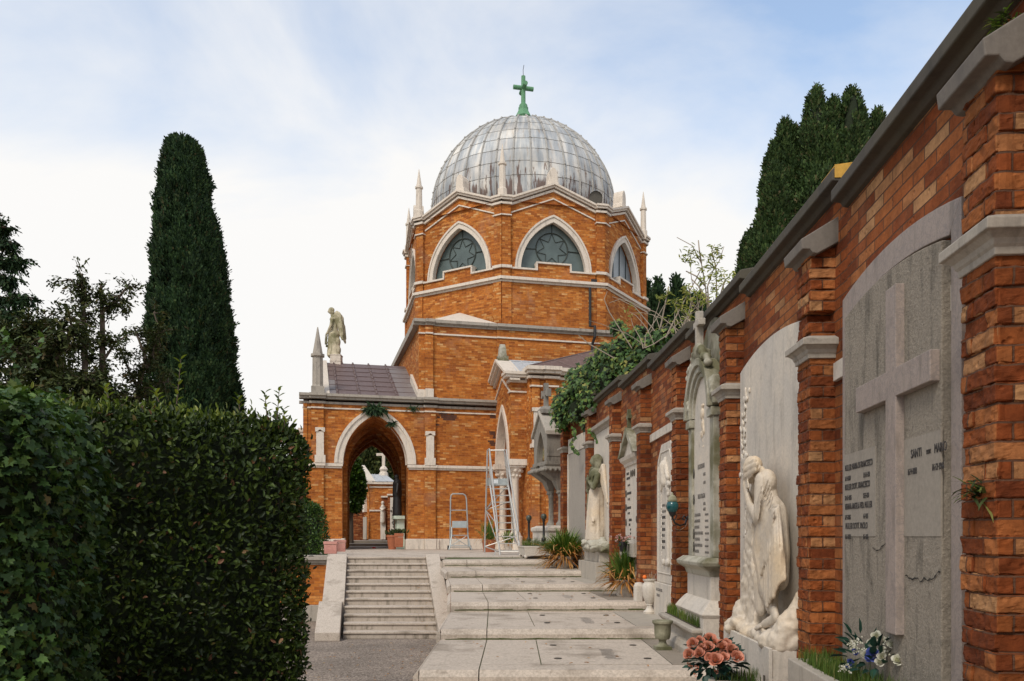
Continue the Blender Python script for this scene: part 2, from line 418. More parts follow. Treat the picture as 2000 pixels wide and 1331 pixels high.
M['grass'] = leaf_mat('grass_blades', [(0.0, (0.04, 0.08, 0.012)), (0.7, (0.09, 0.15, 0.02)), (0.9, (0.16, 0.17, 0.04)), (1.0, (0.28, 0.22, 0.09))], rough=0.6, trans=0.3)
M['iris_green'] = leaf_mat('iris_blades', [(0.0, (0.06, 0.13, 0.02)), (0.7, (0.14, 0.23, 0.04)), (1.0, (0.30, 0.30, 0.06))], rough=0.45, trans=0.25)
M['iris_dry'] = leaf_mat('withered_blades', [(0.0, (0.34, 0.12, 0.025)), (0.6, (0.48, 0.23, 0.06)), (1.0, (0.58, 0.38, 0.15))], rough=0.7, trans=0.2)
M['silk_leaf'] = leaf_mat('dark_silk_leaves', [(0.0, (0.008, 0.035, 0.026)), (1.0, (0.022, 0.075, 0.048))], rough=0.5, trans=0.1)
M['rose'] = leaf_mat('coral_petals', [(0.0, (0.68, 0.25, 0.165)), (1.0, (0.80, 0.42, 0.31))], rough=0.6, trans=0.2)
M['petal_white'] = leaf_mat('white_petals', [(0.0, (0.62, 0.60, 0.50)), (1.0, (0.74, 0.71, 0.64))], rough=0.6, trans=0.2)
M['petal_blue'] = leaf_mat('blue_petals', [(0.0, (0.05, 0.075, 0.30)), (1.0, (0.11, 0.15, 0.48))], rough=0.6, trans=0.15)
M['petal_pink'] = leaf_mat('pink_petals', [(0.0, (0.55, 0.27, 0.27)), (1.0, (0.75, 0.52, 0.5))], rough=0.6, trans=0.2)
M['petal_orange'] = plain_mat('orange_petal', (0.75, 0.16, 0.02), 0.6)
def mosaic_mat():
    m, nt, b = mat_new('gilt_mosaic')
    o = coords(nt, 'Object')
    n = noise_fac(nt, o, 6, 3, 0.5, 1.0)
    r = ramp(nt, [(0.35, (0.05, 0.045, 0.03)), (0.47, (0.22, 0.12, 0.05)), (0.53, (0.40, 0.27, 0.08)), (0.6, (0.12, 0.15, 0.08)), (0.7, (0.35, 0.30, 0.22))])
    nt.links.new(n, r.inputs['Fac']); nt.links.new(r.outputs['Color'], b.inputs['Base Color'])
    b.inputs['Roughness'].default_value = 0.4
    return m
M['mosaic'] = mosaic_mat()

# ------------------------------------------------------------------ geometry helpers (z given relative to the eye, E is added on build)
ROOT = {}
class MB:
    def __init__(s):
        s.v = []; s.f = []; s.m = []; s.uvf = []
    def face(s, pts, mi=0, uv=None):
        i = len(s.v)
        s.v.extend([tuple(p) for p in pts])
        s.f.append(tuple(range(i, i + len(pts)))); s.m.append(mi); s.uvf.append(uv)
    def poly8(s, c, mi=0):        # c: 8 corners, bottom ring then top ring
        i = len(s.v); s.v.extend([tuple(p) for p in c])
        for q in ((3, 2, 1, 0), (4, 5, 6, 7), (0, 1, 5, 4), (1, 2, 6, 5), (2, 3, 7, 6), (3, 0, 4, 7)):
            s.f.append(tuple(i + k for k in q)); s.m.append(mi); s.uvf.append(None)
    def rings(s, rings, mi=0, cap=True, closed=True):
        i = len(s.v); n = len(rings[0])
        for r in rings: s.v.extend([tuple(p) for p in r])
        for a in range(len(rings) - 1):
            for k in range(n if closed else n - 1):
                k2 = (k + 1) % n
                s.f.append((i + a * n + k, i + a * n + k2, i + (a + 1) * n + k2, i + (a + 1) * n + k)); s.m.append(mi); s.uvf.append(None)
        if cap and closed:
            s.f.append(tuple(i + k for k in range(n))[::-1]); s.m.append(mi); s.uvf.append(None)
            s.f.append(tuple(i + (len(rings) - 1) * n + k for k in range(n))); s.m.append(mi); s.uvf.append(None)
    def prism(s, a, b, mi=0):     # two matching outlines
        s.rings([a, b], mi)
    def tube(s, pts, r, n=8, mi=0, cap=True):
        pts = [Vector(p) for p in pts]
        rs = r if isinstance(r, (list, tuple)) else [r] * len(pts)
        rings = []
        up = None
        for k, p in enumerate(pts):
            d = (pts[min(k + 1, len(pts) - 1)] - pts[max(k - 1, 0)])
            if d.length < 1e-9: d = Vector((0, 0, 1))
            d.normalize()
            if up is None:
                up = Vector((0, 0, 1)) if abs(d.z) < 0.9 else Vector((1, 0, 0))
            x = d.cross(up)
            if x.length < 1e-6:
                x = d.cross(Vector((0, 1, 0)))
            x.normalize(); y = x.cross(d); up = y
            rings.append([p + x * (math.cos(t) * rs[k]) + y * (math.sin(t) * rs[k]) for t in [2 * math.pi * q / n for q in range(n)]])
        s.rings(rings, mi, cap)
    def lathe(s, c, prof, n=20, mi=0, cap=True, ax=None):
        rings = []
        for (r, z) in prof:
            rings.append([(c[0] + r * math.cos(2 * math.pi * q / n), c[1] + r * math.sin(2 * math.pi * q / n), c[2] + z) for q in range(n)])
        s.rings(rings, mi, cap)
    def sphere(s, c, r, mi=0, n=12, sq=(1, 1, 1)):
        prof = [(math.sin(math.pi * k / 8) * 1.0, -math.cos(math.pi * k / 8)) for k in range(9)]
        rings = []
        for (a, z) in prof:
            a = max(a, 0.02)
            rings.append([(c[0] + r * sq[0] * a * math.cos(2 * math.pi * q / n), c[1] + r * sq[1] * a * math.sin(2 * math.pi * q / n), c[2] + r * sq[2] * z) for q in range(n)])
        s.rings(rings, mi)
    def build(s, name, mats, parent=None, smooth=False, bevel=0.0, zoff=True, auto=None):
        me = bpy.data.meshes.new(name)
        base = ROOT.get(parent.name, (0, 0, 0)) if parent is not None else (0, 0, 0)
        dz = E if zoff else 0.0
        vv = [(p[0] - base[0], p[1] - base[1], p[2] + dz - base[2]) for p in s.v]
        me.from_pydata(vv, [], s.f)
        if not isinstance(mats, (list, tuple)): mats = [mats]
        for mm in mats: me.materials.append(M[mm] if isinstance(mm, str) else mm)
        me.polygons.foreach_set('material_index', s.m)
        uvl = me.uv_layers.new(name='UVMap')
        me.update()
        for pi, p in enumerate(me.polygons):
            cu = s.uvf[pi]
            nrm = p.normal
            if cu is None:
                if abs(nrm.z) > 0.75:
                    for li in p.loop_indices:
                        v = s.v[me.loops[li].vertex_index]; uvl.data[li].uv = (v[0], v[1])
                else:
                    t = Vector((-nrm.y, nrm.x, 0)); t.normalize()
                    for li in p.loop_indices:
                        v = s.v[me.loops[li].vertex_index]; uvl.data[li].uv = (v[0] * t.x + v[1] * t.y, v[2])
            else:
                for k, li in enumerate(p.loop_indices): uvl.data[li].uv = cu[k]
        if smooth:
            me.polygons.foreach_set('use_smooth', [True] * len(me.polygons))
        o = bpy.data.objects.new(name, me)
        COL.objects.link(o)
        if parent is not None:
            o.parent = parent
            ROOT[o.name] = base
        if bevel:
            mod = o.modifiers.new('edges', 'BEVEL'); mod.width = bevel; mod.segments = 2; mod.limit_method = 'ANGLE'; mod.angle_limit = math.radians(40)
        if smooth and auto:
            try:
                me.set_sharp_from_angle(angle=math.radians(auto))
            except Exception:
                pass
        return o

def thing(name, label, cat, loc, group=None):
    o = bpy.data.objects.new(name, None)
    o.empty_display_size = 0.2
    o.location = (loc[0], loc[1], loc[2] + E)
    o['label'] = label; o['category'] = cat
    if group: o['group'] = group
    COL.objects.link(o)
    ROOT[o.name] = (loc[0], loc[1], loc[2] + E)
    return o

def tag(o, label=None, cat=None, group=None, kind=None):
    if label: o['label'] = label
    if cat: o['category'] = cat
    if group: o['group'] = group
    if kind: o['kind'] = kind
    return o

def PX(x, y, Y):            # a point of the photograph at depth Y
    return ((x - 1000.0) / FPX * Y, Y, (HOR - y) / FPX * Y)

class Frame:                # local frame: t along, w out of the wall, z up
    def __init__(s, o, t, w):
        s.o = Vector((o[0], o[1], 0)); s.t = Vector((t[0], t[1], 0)).normalized(); s.w = Vector((w[0], w[1], 0)).normalized()
    def p(s, t, w, z):
        q = s.o + s.t * t + s.w * w
        return (q.x, q.y, z)
    def box(s, mb, t0, t1, w0, w1, z0, z1, mi=0):
        mb.poly8([s.p(t0, w0, z0), s.p(t1, w0, z0), s.p(t1, w1, z0), s.p(t0, w1, z0), s.p(t0, w0, z1), s.p(t1, w0, z1), s.p(t1, w1, z1), s.p(t0, w1, z1)], mi)
    def loft(s, mb, lv, mi=0):   # lv: (z, t0, t1, w0, w1)
        mb.rings([[s.p(a, c, z), s.p(b, c, z), s.p(b, d, z), s.p(a, d, z)] for (z, a, b, c, d) in lv], mi)
    def extr(s, mb, outline, w0, w1, mi=0):   # outline in (t, z)
        mb.rings([[s.p(t, w0, z) for (t, z) in outline], [s.p(t, w1, z) for (t, z) in outline]], mi)
    def prof(s, mb, outline, t0, t1, mi=0):   # outline in (w, z), swept along t
        mb.rings([[s.p(t0, w, z) for (w, z) in outline], [s.p(t1, w, z) for (w, z) in outline]], mi)
    def solve(s, x, w=0.0):     # t of the photo column x on the plane w
        r = (x - 1000.0) / FPX
        ox, oy = s.o.x + s.w.x * w, s.o.y + s.w.y * w
        return (r * oy - ox) / (s.t.x - r * s.t.y)
    def at(s, x, y, w=0.0):
        t = s.solve(x, w)
        q = s.o + s.t * t + s.w * w
        return t, (HOR - y) / FPX * q.y

def ogive(hw, h, n=14):         # pointed arch from (-hw,0) over (0,h) to (hw,0)
    R = (hw * hw + h * h) / (2 * hw)
    c = R - hw
    pts = []
    a1 = math.atan2(h, -c) if h else 0
    aend = math.atan2(h, c)
    for k in range(n + 1):
        a = aend * k / n
        pts.append((-(R * math.cos(a) - c), R * math.sin(a)))
    return pts + [(-x, z) for (x, z) in pts[:-1][::-1]]

def arc(hw, h, n=12):           # segmental arch
    R = (hw * hw + h * h) / (2 * h)
    a = math.asin(min(1, hw / R)) if h <= hw else math.pi - math.asin(hw / R)
    return [(R * math.sin(-a + 2 * a * k / n), R * math.cos(-a + 2 * a * k / n) - (R - h)) for k in range(n + 1)]

def leaf_cloud(name, P, A, U, Ls, Ws, mats, parent=None, tmpl='leaf', mi=None):
    """one mesh of many small leaves: P positions, A leaf axes, U leaf normals"""
    P = np.asarray(P, float).reshape(-1, 3); A = np.asarray(A, float).reshape(-1, 3); U = np.asarray(U, float).reshape(-1, 3)
    n = len(P)
    A /= np.linalg.norm(A, axis=1)[:, None] + 1e-9
    S = np.cross(A, U); S /= np.linalg.norm(S, axis=1)[:, None] + 1e-9
    U = np.cross(S, A)
    if tmpl == 'leaf':
        T = np.array([(0, 0, 0), (.3, .46, .07), (.3, -.46, .07), (.72, .36, .05), (.72, -.36, .05), (1, 0, -.12), (.5, 0, -.04)])
        Fq = [(0, 1, 6), (0, 6, 2), (1, 3, 6), (2, 6, 4), (3, 5, 6), (4, 6, 5)]
    elif tmpl == 'ivy':
        T = np.array([(0.08, 0, 0), (-.05, .38, .03), (.22, .52, 0), (.36, .30, .05), (.62, .42, -.03), (.64, .2, .03), (1, 0, -.1), (.64, -.2, .03), (.62, -.42, -.03), (.36, -.30, .05), (.22, -.52, 0), (-.05, -.38, .03), (.45, 0, -.02)])
        Fq = [(0, 1, 12), (1, 2, 12), (2, 3, 12), (3, 4, 12), (4, 5, 12), (5, 6, 12), (6, 7, 12), (7, 8, 12), (8, 9, 12), (9, 10, 12), (10, 11, 12), (11, 0, 12)]
    elif tmpl == 'petal':
        T = np.array([(0, 0, 0), (.28, .40, .10), (.28, -.40, .10), (.66, .52, .14), (.66, -.52, .14), (.92, .32, .02), (.92, -.32, .02), (1, 0, -.06), (.55, 0, -.02)])
        Fq = [(0, 1, 8), (0, 8, 2), (1, 3, 8), (2, 8, 4), (3, 5, 8), (4, 8, 6), (5, 7, 8), (6, 8, 7)]
    elif tmpl == 'blade':
        T = np.array([(0, .5, 0), (0, -.5, 0), (.4, .5, .0), (.4, -.5, .0), (.75, .36, -.06), (.75, -.36, -.06), (1, 0, -.2)])
        Fq = [(0, 2, 1), (1, 2, 3), (2, 4, 3), (3, 4, 5), (4, 6, 5)]
    elif tmpl == 'spray':
        T = np.array([(0, 0, 0), (.35, .5, .1), (.5, .12, 0), (.8, .35, -.02), (1, 0, 0), (.75, -.38, 0.02), (.5, -.1, 0), (.3, -.5, -.1)])
        Fq = [(0, 1, 2), (2, 3, 4), (2, 4, 6), (4, 5, 6), (0, 6, 7), (0, 2, 6)]
    else:                       # kite
        T = np.array([(0, 0, 0), (.45, .5, .05), (1, 0, 0), (.45, -.5, .05)])
        Fq = [(0, 1, 2), (0, 2, 3)]
    k = len(T)
    Ls = np.broadcast_to(np.asarray(Ls, float), (n,)); Ws = np.broadcast_to(np.asarray(Ws, float), (n,))
    V = P[:, None, :] + A[:, None, :] * (T[None, :, 0:1] * Ls[:, None, None]) + S[:, None, :] * (T[None, :, 1:2] * Ws[:, None, None]) + U[:, None, :] * (T[None, :, 2:3] * Ls[:, None, None])
    V = V.reshape(-1, 3)
    base = np.array(ROOT.get(parent.name, (0, 0, 0))) if parent is not None else np.zeros(3)
    V = V + np.array((0, 0, E)) - base
    F = np.array(Fq)
    I = (F[None, :, :] + (np.arange(n) * k)[:, None, None]).reshape(-1)
    nf = n * len(F)
    me = bpy.data.meshes.new(name)
    me.vertices.add(len(V)); me.vertices.foreach_set('co', V.reshape(-1))
    me.loops.add(len(I)); me.loops.foreach_set('vertex_index', I.astype(np.int32))
    me.polygons.add(nf); me.polygons.foreach_set('loop_start', np.arange(nf, dtype=np.int32) * 3)
    me.polygons.foreach_set('loop_total', np.full(nf, 3, dtype=np.int32))
    if not isinstance(mats, (list, tuple)): mats = [mats]
    for mm in mats: me.materials.append(M[mm])
    if mi is not None:
        me.polygons.foreach_set('material_index', np.repeat(np.asarray(mi, dtype=np.int32), len(F)))
    me.update(calc_edges=True)
    o = bpy.data.objects.new(name, me)
    COL.objects.link(o)
    if parent is not None:
        o.parent = parent; ROOT[o.name] = tuple(base)
    return o

def sculpt(name, prims, mat, parent=None, voxel=0.015, smooth=3, disp=0.0, dscale=0.05, xf=None):
    """one continuous carved surface out of overlapping capsules / ellipsoids / boxes (coordinates through xf)"""
    bm = bmesh.new()
    for pr in prims:
        if pr[0] == 'c':
            _, p0, p1, r0, r1 = pr
            a, b = Vector(p0), Vector(p1); d = b - a
            q = Vector((0, 0, 1)).rotation_difference(d.normalized()) if d.length > 1e-6 else Matrix.Identity(3).to_quaternion()
            rings = []
            nn = 12; seq = []
            for k in range(5):
                t = math.pi / 2 * k / 4
                seq.append((r0 * math.sin(t) + 1e-4, -r0 * math.cos(t)))
            for k in range(5):
                t = math.pi / 2 * k / 4
                seq.append((r1 * math.cos(t) + 1e-4, d.length + r1 * math.sin(t)))
            for (r, z) in seq:
                rings.append([bm.verts.new(a + q @ Vector((r * math.cos(2 * math.pi * j / nn), r * math.sin(2 * math.pi * j / nn), z))) for j in range(nn)])
            for i in range(len(rings) - 1):
                for j in range(nn):
                    bm.faces.new((rings[i][j], rings[i][(j + 1) % nn], rings[i + 1][(j + 1) % nn], rings[i + 1][j]))
            bm.faces.new(rings[0][::-1]); bm.faces.new(rings[-1])
        elif pr[0] == 'e':
            _, c, r, rot = pr
            mtx = Matrix.Translation(Vector(c)) @ Matrix.Rotation(rot[2], 4, 'Z') @ Matrix.Rotation(rot[1], 4, 'Y') @ Matrix.Rotation(rot[0], 4, 'X') @ Matrix.Diagonal((r[0], r[1], r[2], 1))
            bmesh.ops.create_icosphere(bm, subdivisions=3, radius=1.0, matrix=mtx)
        elif pr[0] == 'b':
            _, c, r, rot = pr
            mtx = Matrix.Translation(Vector(c)) @ Matrix.Rotation(rot[2], 4, 'Z') @ Matrix.Rotation(rot[1], 4, 'Y') @ Matrix.Rotation(rot[0], 4, 'X') @ Matrix.Diagonal((2 * r[0], 2 * r[1], 2 * r[2], 1))
            bmesh.ops.create_cube(bm, size=1.0, matrix=mtx)
    bmesh.ops.recalc_face_normals(bm, faces=bm.faces[:])
    me = bpy.data.meshes.new('tmp'); bm.to_mesh(me); bm.free()
    o = bpy.data.objects.new('tmp', me); COL.objects.link(o)
    rm = o.modifiers.new('r', 'REMESH'); rm.mode = 'VOXEL'; rm.voxel_size = voxel
    sm = o.modifiers.new('s', 'SMOOTH'); sm.factor = 0.5; sm.iterations = smooth
    if disp:
        tx = bpy.data.textures.new('carve', 'CLOUDS'); tx.noise_scale = dscale; tx.noise_depth = 3
        dm = o.modifiers.new('d', 'DISPLACE'); dm.texture = tx; dm.strength = disp; dm.mid_level = 0.5; dm.texture_coords = 'LOCAL'
    dg = bpy.context.evaluated_depsgraph_get(); dg.update()
    me2 = bpy.data.meshes.new_from_object(o.evaluated_get(dg))
    bpy.data.objects.remove(o); bpy.data.meshes.remove(me)
    base = Vector(ROOT.get(parent.name, (0, 0, 0))) if parent is not None else Vector((0, 0, 0))
    for v in me2.vertices:
        p = xf(v.co) if xf else v.co
        v.co = Vector((p[0], p[1], p[2] + E)) - base
    me2.name = name
    me2.materials.clear(); me2.materials.append(M[mat])
    me2.polygons.foreach_set('use_smooth', [True] * len(me2.polygons))
    ob = bpy.data.objects.new(name, me2); COL.objects.link(ob)
    if parent is not None:
        ob.parent = parent; ROOT[ob.name] = tuple(base)
    return ob

def text_on(name, body, size, fr, t, w, z, mat, parent, sx=0.8, lead=1.35, align='LEFT', sgn=-1, ext=0.0015, bold=False):
    """lettering on a wall frame; reads along sgn*t"""
    cu = bpy.data.curves.new('tmp', 'FONT')
    cu.body = body; cu.size = size; cu.space_line = lead; cu.align_x = align; cu.extrude = ext
    if bold: cu.offset = size * 0.025
    o = bpy.data.objects.new('tmp', cu); COL.objects.link(o)
    dg = bpy.context.evaluated_depsgraph_get(); dg.update()
    me = bpy.data.meshes.new_from_object(o.evaluated_get(dg))
    bpy.data.objects.remove(o)
    base = Vector(ROOT.get(parent.name, (0, 0, 0))) if parent is not None else Vector((0, 0, 0))
    for v in me.vertices:
        c = v.co
        p = fr.p(t + sgn * c.x * sx, w + c.z, z + c.y)
        v.co = Vector((p[0], p[1], p[2] + E)) - base
    me.name = name
    me.materials.clear(); me.materials.append(M[mat])
    ob = bpy.data.objects.new(name, me); COL.objects.link(ob)
    if parent is not None:
        ob.parent = parent; ROOT[ob.name] = tuple(base)
    return ob
rnd = random.Random(7)
rng = np.random.default_rng(11)
# ------------------------------------------------------------------ the ground
ZT = -0.53              # terrace level, relative to the eye
ZG = -2.18              # gravel level
mb = MB()
mb.face([(-400, -60, ZG), (400, -60, ZG), (400, 700, ZG), (-400, 700, ZG)])
tag(mb.build('ground', 'gravel'), kind='structure')

# ------------------------------------------------------------------ the domed chapel
PHI = math.radians(76)
CF = Frame((-185.0 / FPX * 33.0, 33.0), (math.sin(PHI), math.cos(PHI)), (math.cos(PHI), -math.sin(PHI)))
CP = Frame(CF.o, CF.t, (0, -1)); CP.w = Vector((math.sin(math.radians(10.5)), -math.cos(math.radians(10.5)), 0))   # the passage runs slightly askew
church = thing('domed_chapel', 'brick chapel with octagonal drum and grey lead dome above the terrace', 'chapel', (0, 36, ZT))

def arch_wall(mb, fr, t0, t1, z0, ztop, tc, hw, zs, h, w, depth, mi=0, reveal=True, n=14):
    zt = ztop if callable(ztop) else (lambda t: ztop)
    a = [(tc + x, zs + z) for (x, z) in ogive(hw, h, n)]
    def q(p0, p1, p2, p3): mb.face([fr.p(p0[0], w, p0[1]), fr.p(p1[0], w, p1[1]), fr.p(p2[0], w, p2[1]), fr.p(p3[0], w, p3[1])], mi)
    if tc - hw > t0 + 1e-4: q((t0, z0), (tc - hw, z0), (tc - hw, zt(tc - hw)), (t0, zt(t0)))
    if t1 > tc + hw + 1e-4: q((tc + hw, z0), (t1, z0), (t1, zt(t1)), (tc + hw, zt(tc + hw)))
    for i in range(len(a) - 1):
        q(a[i], a[i + 1], (a[i + 1][0], zt(a[i + 1][0])), (a[i][0], zt(a[i][0])))
    if reveal:
        path = [(tc - hw, z0)] + a + [(tc + hw, z0)]
        for i in range(len(path) - 1):
            (ta, za), (tb, zb) = path[i], path[i + 1]
            if abs(ta - tb) + abs(za - zb) < 1e-6: continue
            mb.face([fr.p(ta, w, za), fr.p(tb, w, zb), fr.p(tb, w - depth, zb), fr.p(ta, w - depth, za)], mi)

def arch_band(mb, fr, tc, hi, hhi, ho, hho, zs, w0, w1, mi=0, z0=None, n=14):
    a = [(tc + x, zs + z) for (x, z) in ogive(hi, hhi, n)]
    b = [(tc + x, zs + z) for (x, z) in ogive(ho, hho, n)]
    if z0 is not None:
        a = [(tc - hi, z0)] + a + [(tc + hi, z0)]
        b = [(tc - ho, z0)] + b + [(tc + ho, z0)]
    mb.rings([[fr.p(p[0], w0, p[1]), fr.p(q_[0], w0, q_[1]), fr.p(q_[0], w1, q_[1]), fr.p(p[0], w1, p[1])] for p, q_ in zip(a, b)])

def mould(mb, fr, t0, t1, z, h, w, out, mi=0):     # stepped stone course
    fr.box(mb, t0, t1, w - 0.12, w + out * 0.45, z, z + h * 0.42, mi)
    fr.box(mb, t0 - out * 0.4, t1 + out * 0.4, w - 0.12, w + out, z + h * 0.42, z + h, mi)

# west arm: front wall with the great arch
T = CF.solve
tL, tJ0, tJ1, tR, tE = T(592), T(668.5), T(797), T(850), T(968)
tc_, hw_ = (tJ0 + tJ1) / 2, (tJ1 - tJ0) / 2
ZS = 2.80
ZC = 5.28
wl_ = MB()
hap = 1.98
arch_wall(wl_, CP, tL, tR, ZT, ZC, tc_, hw_ + 0.0, ZS, hap, 0.0, 10.0)
CF.box(wl_, tL, tL + 0.02, -10.0, -0.003, ZT, ZC)
wl_.face([CF.p(tL, -10, ZT), CF.p(tJ0, -10, ZT), CF.p(tJ0, -10, ZC), CF.p(tL, -10, ZC)])
arch_wall(wl_, CP, tL, tR, ZT, ZC, tc_, hw_, ZS, hap, -10.0, 0, reveal=False)
wl_.face([CF.p(tR, 0.0, ZT), CF.p(tE + 0.4, 0.0, ZT), CF.p(tE + 0.4, 0.0, ZC), CF.p(tR, 0.0, ZC)])
for (xa, xb) in ((608, 632), (829, 850)):
    CF.box(wl_, T(xa), T(xb), -0.05, 0.11, ZT + 0.4, ZC)
CF.box(wl_, tL, T(600), -0.05, 0.05, ZT + 0.4, ZC)
west = wl_.build('arch_wall', 'brick_church', church)
vm = MB()                                   # ribs of the vault
for w in (-2.2, -4.4, -6.6, -9.0):
    arch_band(vm, CP, tc_, hw_ - 0.16, hap - 0.16, hw_ + 0.03, hap + 0.03, ZS, w, w - 0.35, z0=ZT)
vm.build('vault_rib', 'brick_church', church)
st = MB()
arch_band(st, CF, tc_, hw_ - 0.03, hap - 0.03, hw_ + 0.20, hap + 0.17, ZS + 0.09, -0.3, 0.05)
arch_band(st, CF, tc_, hw_ + 0.19, hap + 0.16, hw_ + 0.315, hap + 0.27, ZS + 0.09, -0.1, 0.10)
arch_band(st, CF, tc_, hw_ - 0.06, hap - 0.06, hw_ - 0.02, hap - 0.02, ZS + 0.09, -0.42, -0.36)
st.build('arch_frame', 'istrian', church)
st = MB()                                   # string courses
for (a, b) in ((tL - 0.05, T(606)), (T(634), tJ0 - 0.02), (tJ1 + 0.02, T(827)), (T(852), tE)):
    st = MB(); mould(st, CF, a, b, ZS - 0.12, 0.19, 0.0, 0.10); st.build('string_course', 'istrian', church)
st = MB()
for (a, b) in ((T(607), T(633)), (T(828), T(851))):
    st = MB(); mould(st, CF, a, b, ZS - 0.12, 0.19, 0.11, 0.10); st.build('string_course', 'istrian', church)
st = MB()
for (a, b) in ((tL - 0.03, T(608)), (T(632), T(829)), (T(850), tE)):
    CF.box(st, a, b, -0.05, 0.05, 5.00, 5.055)
for (a, b) in ((T(608) - 0.02, T(632) + 0.02), (T(829) - 0.02, T(850) + 0.02)):
    CF.box(st, a, b, 0.0, 0.155, 5.00, 5.055)
st.build('string_course', 'istrian', church)
st = MB()                                   # moulded eaves cornice, jutting over the pilasters
def cornice(mb, fr, t0, t1, z, w, k=1.0):
    fr.box(mb, t0, t1, w - 0.2, w + 0.06 * k, z - 0.14, z - 0.05)
    fr.box(mb, t0, t1, w - 0.2, w + 0.20 * k, z + 0.04, z + 0.14)
    fr.box(mb, t0, t1, w - 0.2, w + 0.28 * k, z + 0.14, z + 0.24)
for (a, b, o) in ((tL - 0.15, T(604), 0.0), (T(604) + .002, T(636), 0.11), (T(636) + .002, T(826), 0.0), (T(826) + .002, T(853), 0.11), (T(853) + .002, tE + 0.1, 0.0)):
    cornice(st, CF, a, b, ZC + 0.05, o)
st.build('cornice', 'istrian_old', church)
st = MB()                                   # base course
for (a, b, o) in ((tL, tJ0 - 0.05, 0.05), (tJ1 - 0.08, T(828), 0.06), (T(828) + .002, T(851), 0.17), (T(851) + .002, T(857), 0.13), (T(857) + .002, tE + 0.3, 0.05)):
    CF.box(st, a, b, -0.08, o, ZT, ZT + 0.43)
CP.box(st, tJ0 - 0.05, tJ0 + 0.10, -9.9, 0.055, ZT, ZT + 0.45)
CP.box(st, tJ1 - 0.085, tJ1 + 0.05, -9.9, 0.063, ZT, ZT + 0.40)
st.build('base_course', 'istrian', church, bevel=0.015)
for (xa, xb, dz) in ((616, 634, 0.0), (830, 848, -0.02)):    # little gabled stone colonnettes on the pilasters
    st = MB(); a, b = T(xa), T(xb); w = 0.11; m_ = (a + b) / 2
    zb = ZS + 0.07 + dz
    CF.box(st, a - 0.03, b + 0.03, w - 0.02, w + 0.12, zb, zb + 0.30)
    CF.box(st, a + 0.03, b - 0.03, w - 0.02, w + 0.09, zb + 0.30, zb + 1.22)
    CF.extr(st, [(a - 0.01, zb + 1.20), (a - 0.01, zb + 1.37), (b + 0.01, zb + 1.37), (b + 0.01, zb + 1.20), (b - 0.05, zb + 1.20), (m_, zb + 1.29), (a + 0.05, zb + 1.20)], w - 0.02, w + 0.13)
    st.build('colonnette', 'istrian', church, bevel=0.01)
st = MB()                                   # the one on the flank, half hidden by the hedge
CF.box(st, tL - 0.16, tL + 0.1, -0.5, -0.22, ZS + 0.1, ZS + 1.3); CF.box(st, tL - 0.2, tL + 0.14, -0.55, -0.18, ZS + 1.3, ZS + 1.45)
st.build('colonnette', 'istrian', church)

# west roof: brown copper sheet with standing seams
tA, tB = -3.45, 0.12
rf = MB()
e0, e1, r0, r1 = CF.p(tA, 0.18, 5.53), CF.p(tB, 0.18, 5.53), CF.p(tA, -5, 7.85), CF.p(tB, -5, 7.85)
rf.face([e0, e1, r1, r0]); rf.face([r0, r1, CF.p(tB, -10.2, 5.53), CF.p(tA, -10.2, 5.53)])
rf.face([CF.p(tL, 0.2, 5.53), CF.p(tB, 0.2, 5.53), CF.p(tB, -10.2, 5.53), CF.p(tL, -10.2, 5.53)])
roof = rf.build('roof', 'copper', church)
rf = MB()
for t in (T(654) + 0.1, T(702), T(737), T(775)):
    p0, p1 = Vector(CF.p(t, 0.16, 5.56)), Vector(CF.p(t, -5, 7.88))
    rf.tube([p0, p1], 0.045, 6)
    for q in range(9): rf.sphere(p0.lerp(p1, q / 9 + 0.04) + Vector((0, -0.03, 0.03)), 0.035, n=6)
for q in range(1, 7):
    p0, p1 = Vector(CF.p(tA, 0.18 - 0.74 * q, 5.545 + 0.331 * q)), Vector(CF.p(tB, 0.18 - 0.74 * q, 5.545 + 0.331 * q))
    rf.tube([p0, p1], 0.012, 5)
rf.build('roof_seam', 'copper', roof)
rf = MB()
def rp(t, k): return CF.p(t, 0.185 - 5.18 * k, 5.536 + 2.32 * k)
rf.face([rp(T(636), 0.0), rp(T(659), 0.0), rp(T(659), 0.45), rp(T(636), 0.45)])
rf.face([rp(T(780), 0.0), rp(tB, 0.0), rp(tB, 0.9), rp(T(780), 0.9)])
rf.build('roof_patch', 'copper_grey', roof)
st = MB()                                   # gable parapet at the outer end and pale flashing against the block
st.rings([[CF.p(tA - 0.28, 0.1, 5.5), CF.p(tA, 0.1, 5.5), CF.p(tA, 0.1, 5.62), CF.p(tA - 0.28, 0.1, 5.62)], [CF.p(tA - 0.28, -5, 7.7), CF.p(tA, -5, 7.7), CF.p(tA, -5, 7.95), CF.p(tA - 0.28, -5, 7.95)], [CF.p(tA - 0.28, -10, 5.5), CF.p(tA, -10, 5.5), CF.p(tA, -10, 5.62), CF.p(tA - 0.28, -10, 5.62)]])
st.rings([[CF.p(-0.02, 0.1, 5.55), CF.p(0.12, 0.1, 5.55), CF.p(0.12, 0.1, 5.80), CF.p(-0.02, 0.1, 5.80)], [CF.p(-0.02, -2.2, 6.55), CF.p(0.12, -2.2, 6.55), CF.p(0.12, -2.2, 6.95), CF.p(-0.02, -2.2, 6.95)]])
st.build('parapet', 'istrian', church)
gw = MB()
gw.face([CF.p(tA - 0.02, 0, ZC), CF.p(tA - 0.02, -10, ZC), CF.p(tA - 0.02, -5, 7.75)])
gw.build('gable_wall', 'brick_church', church)

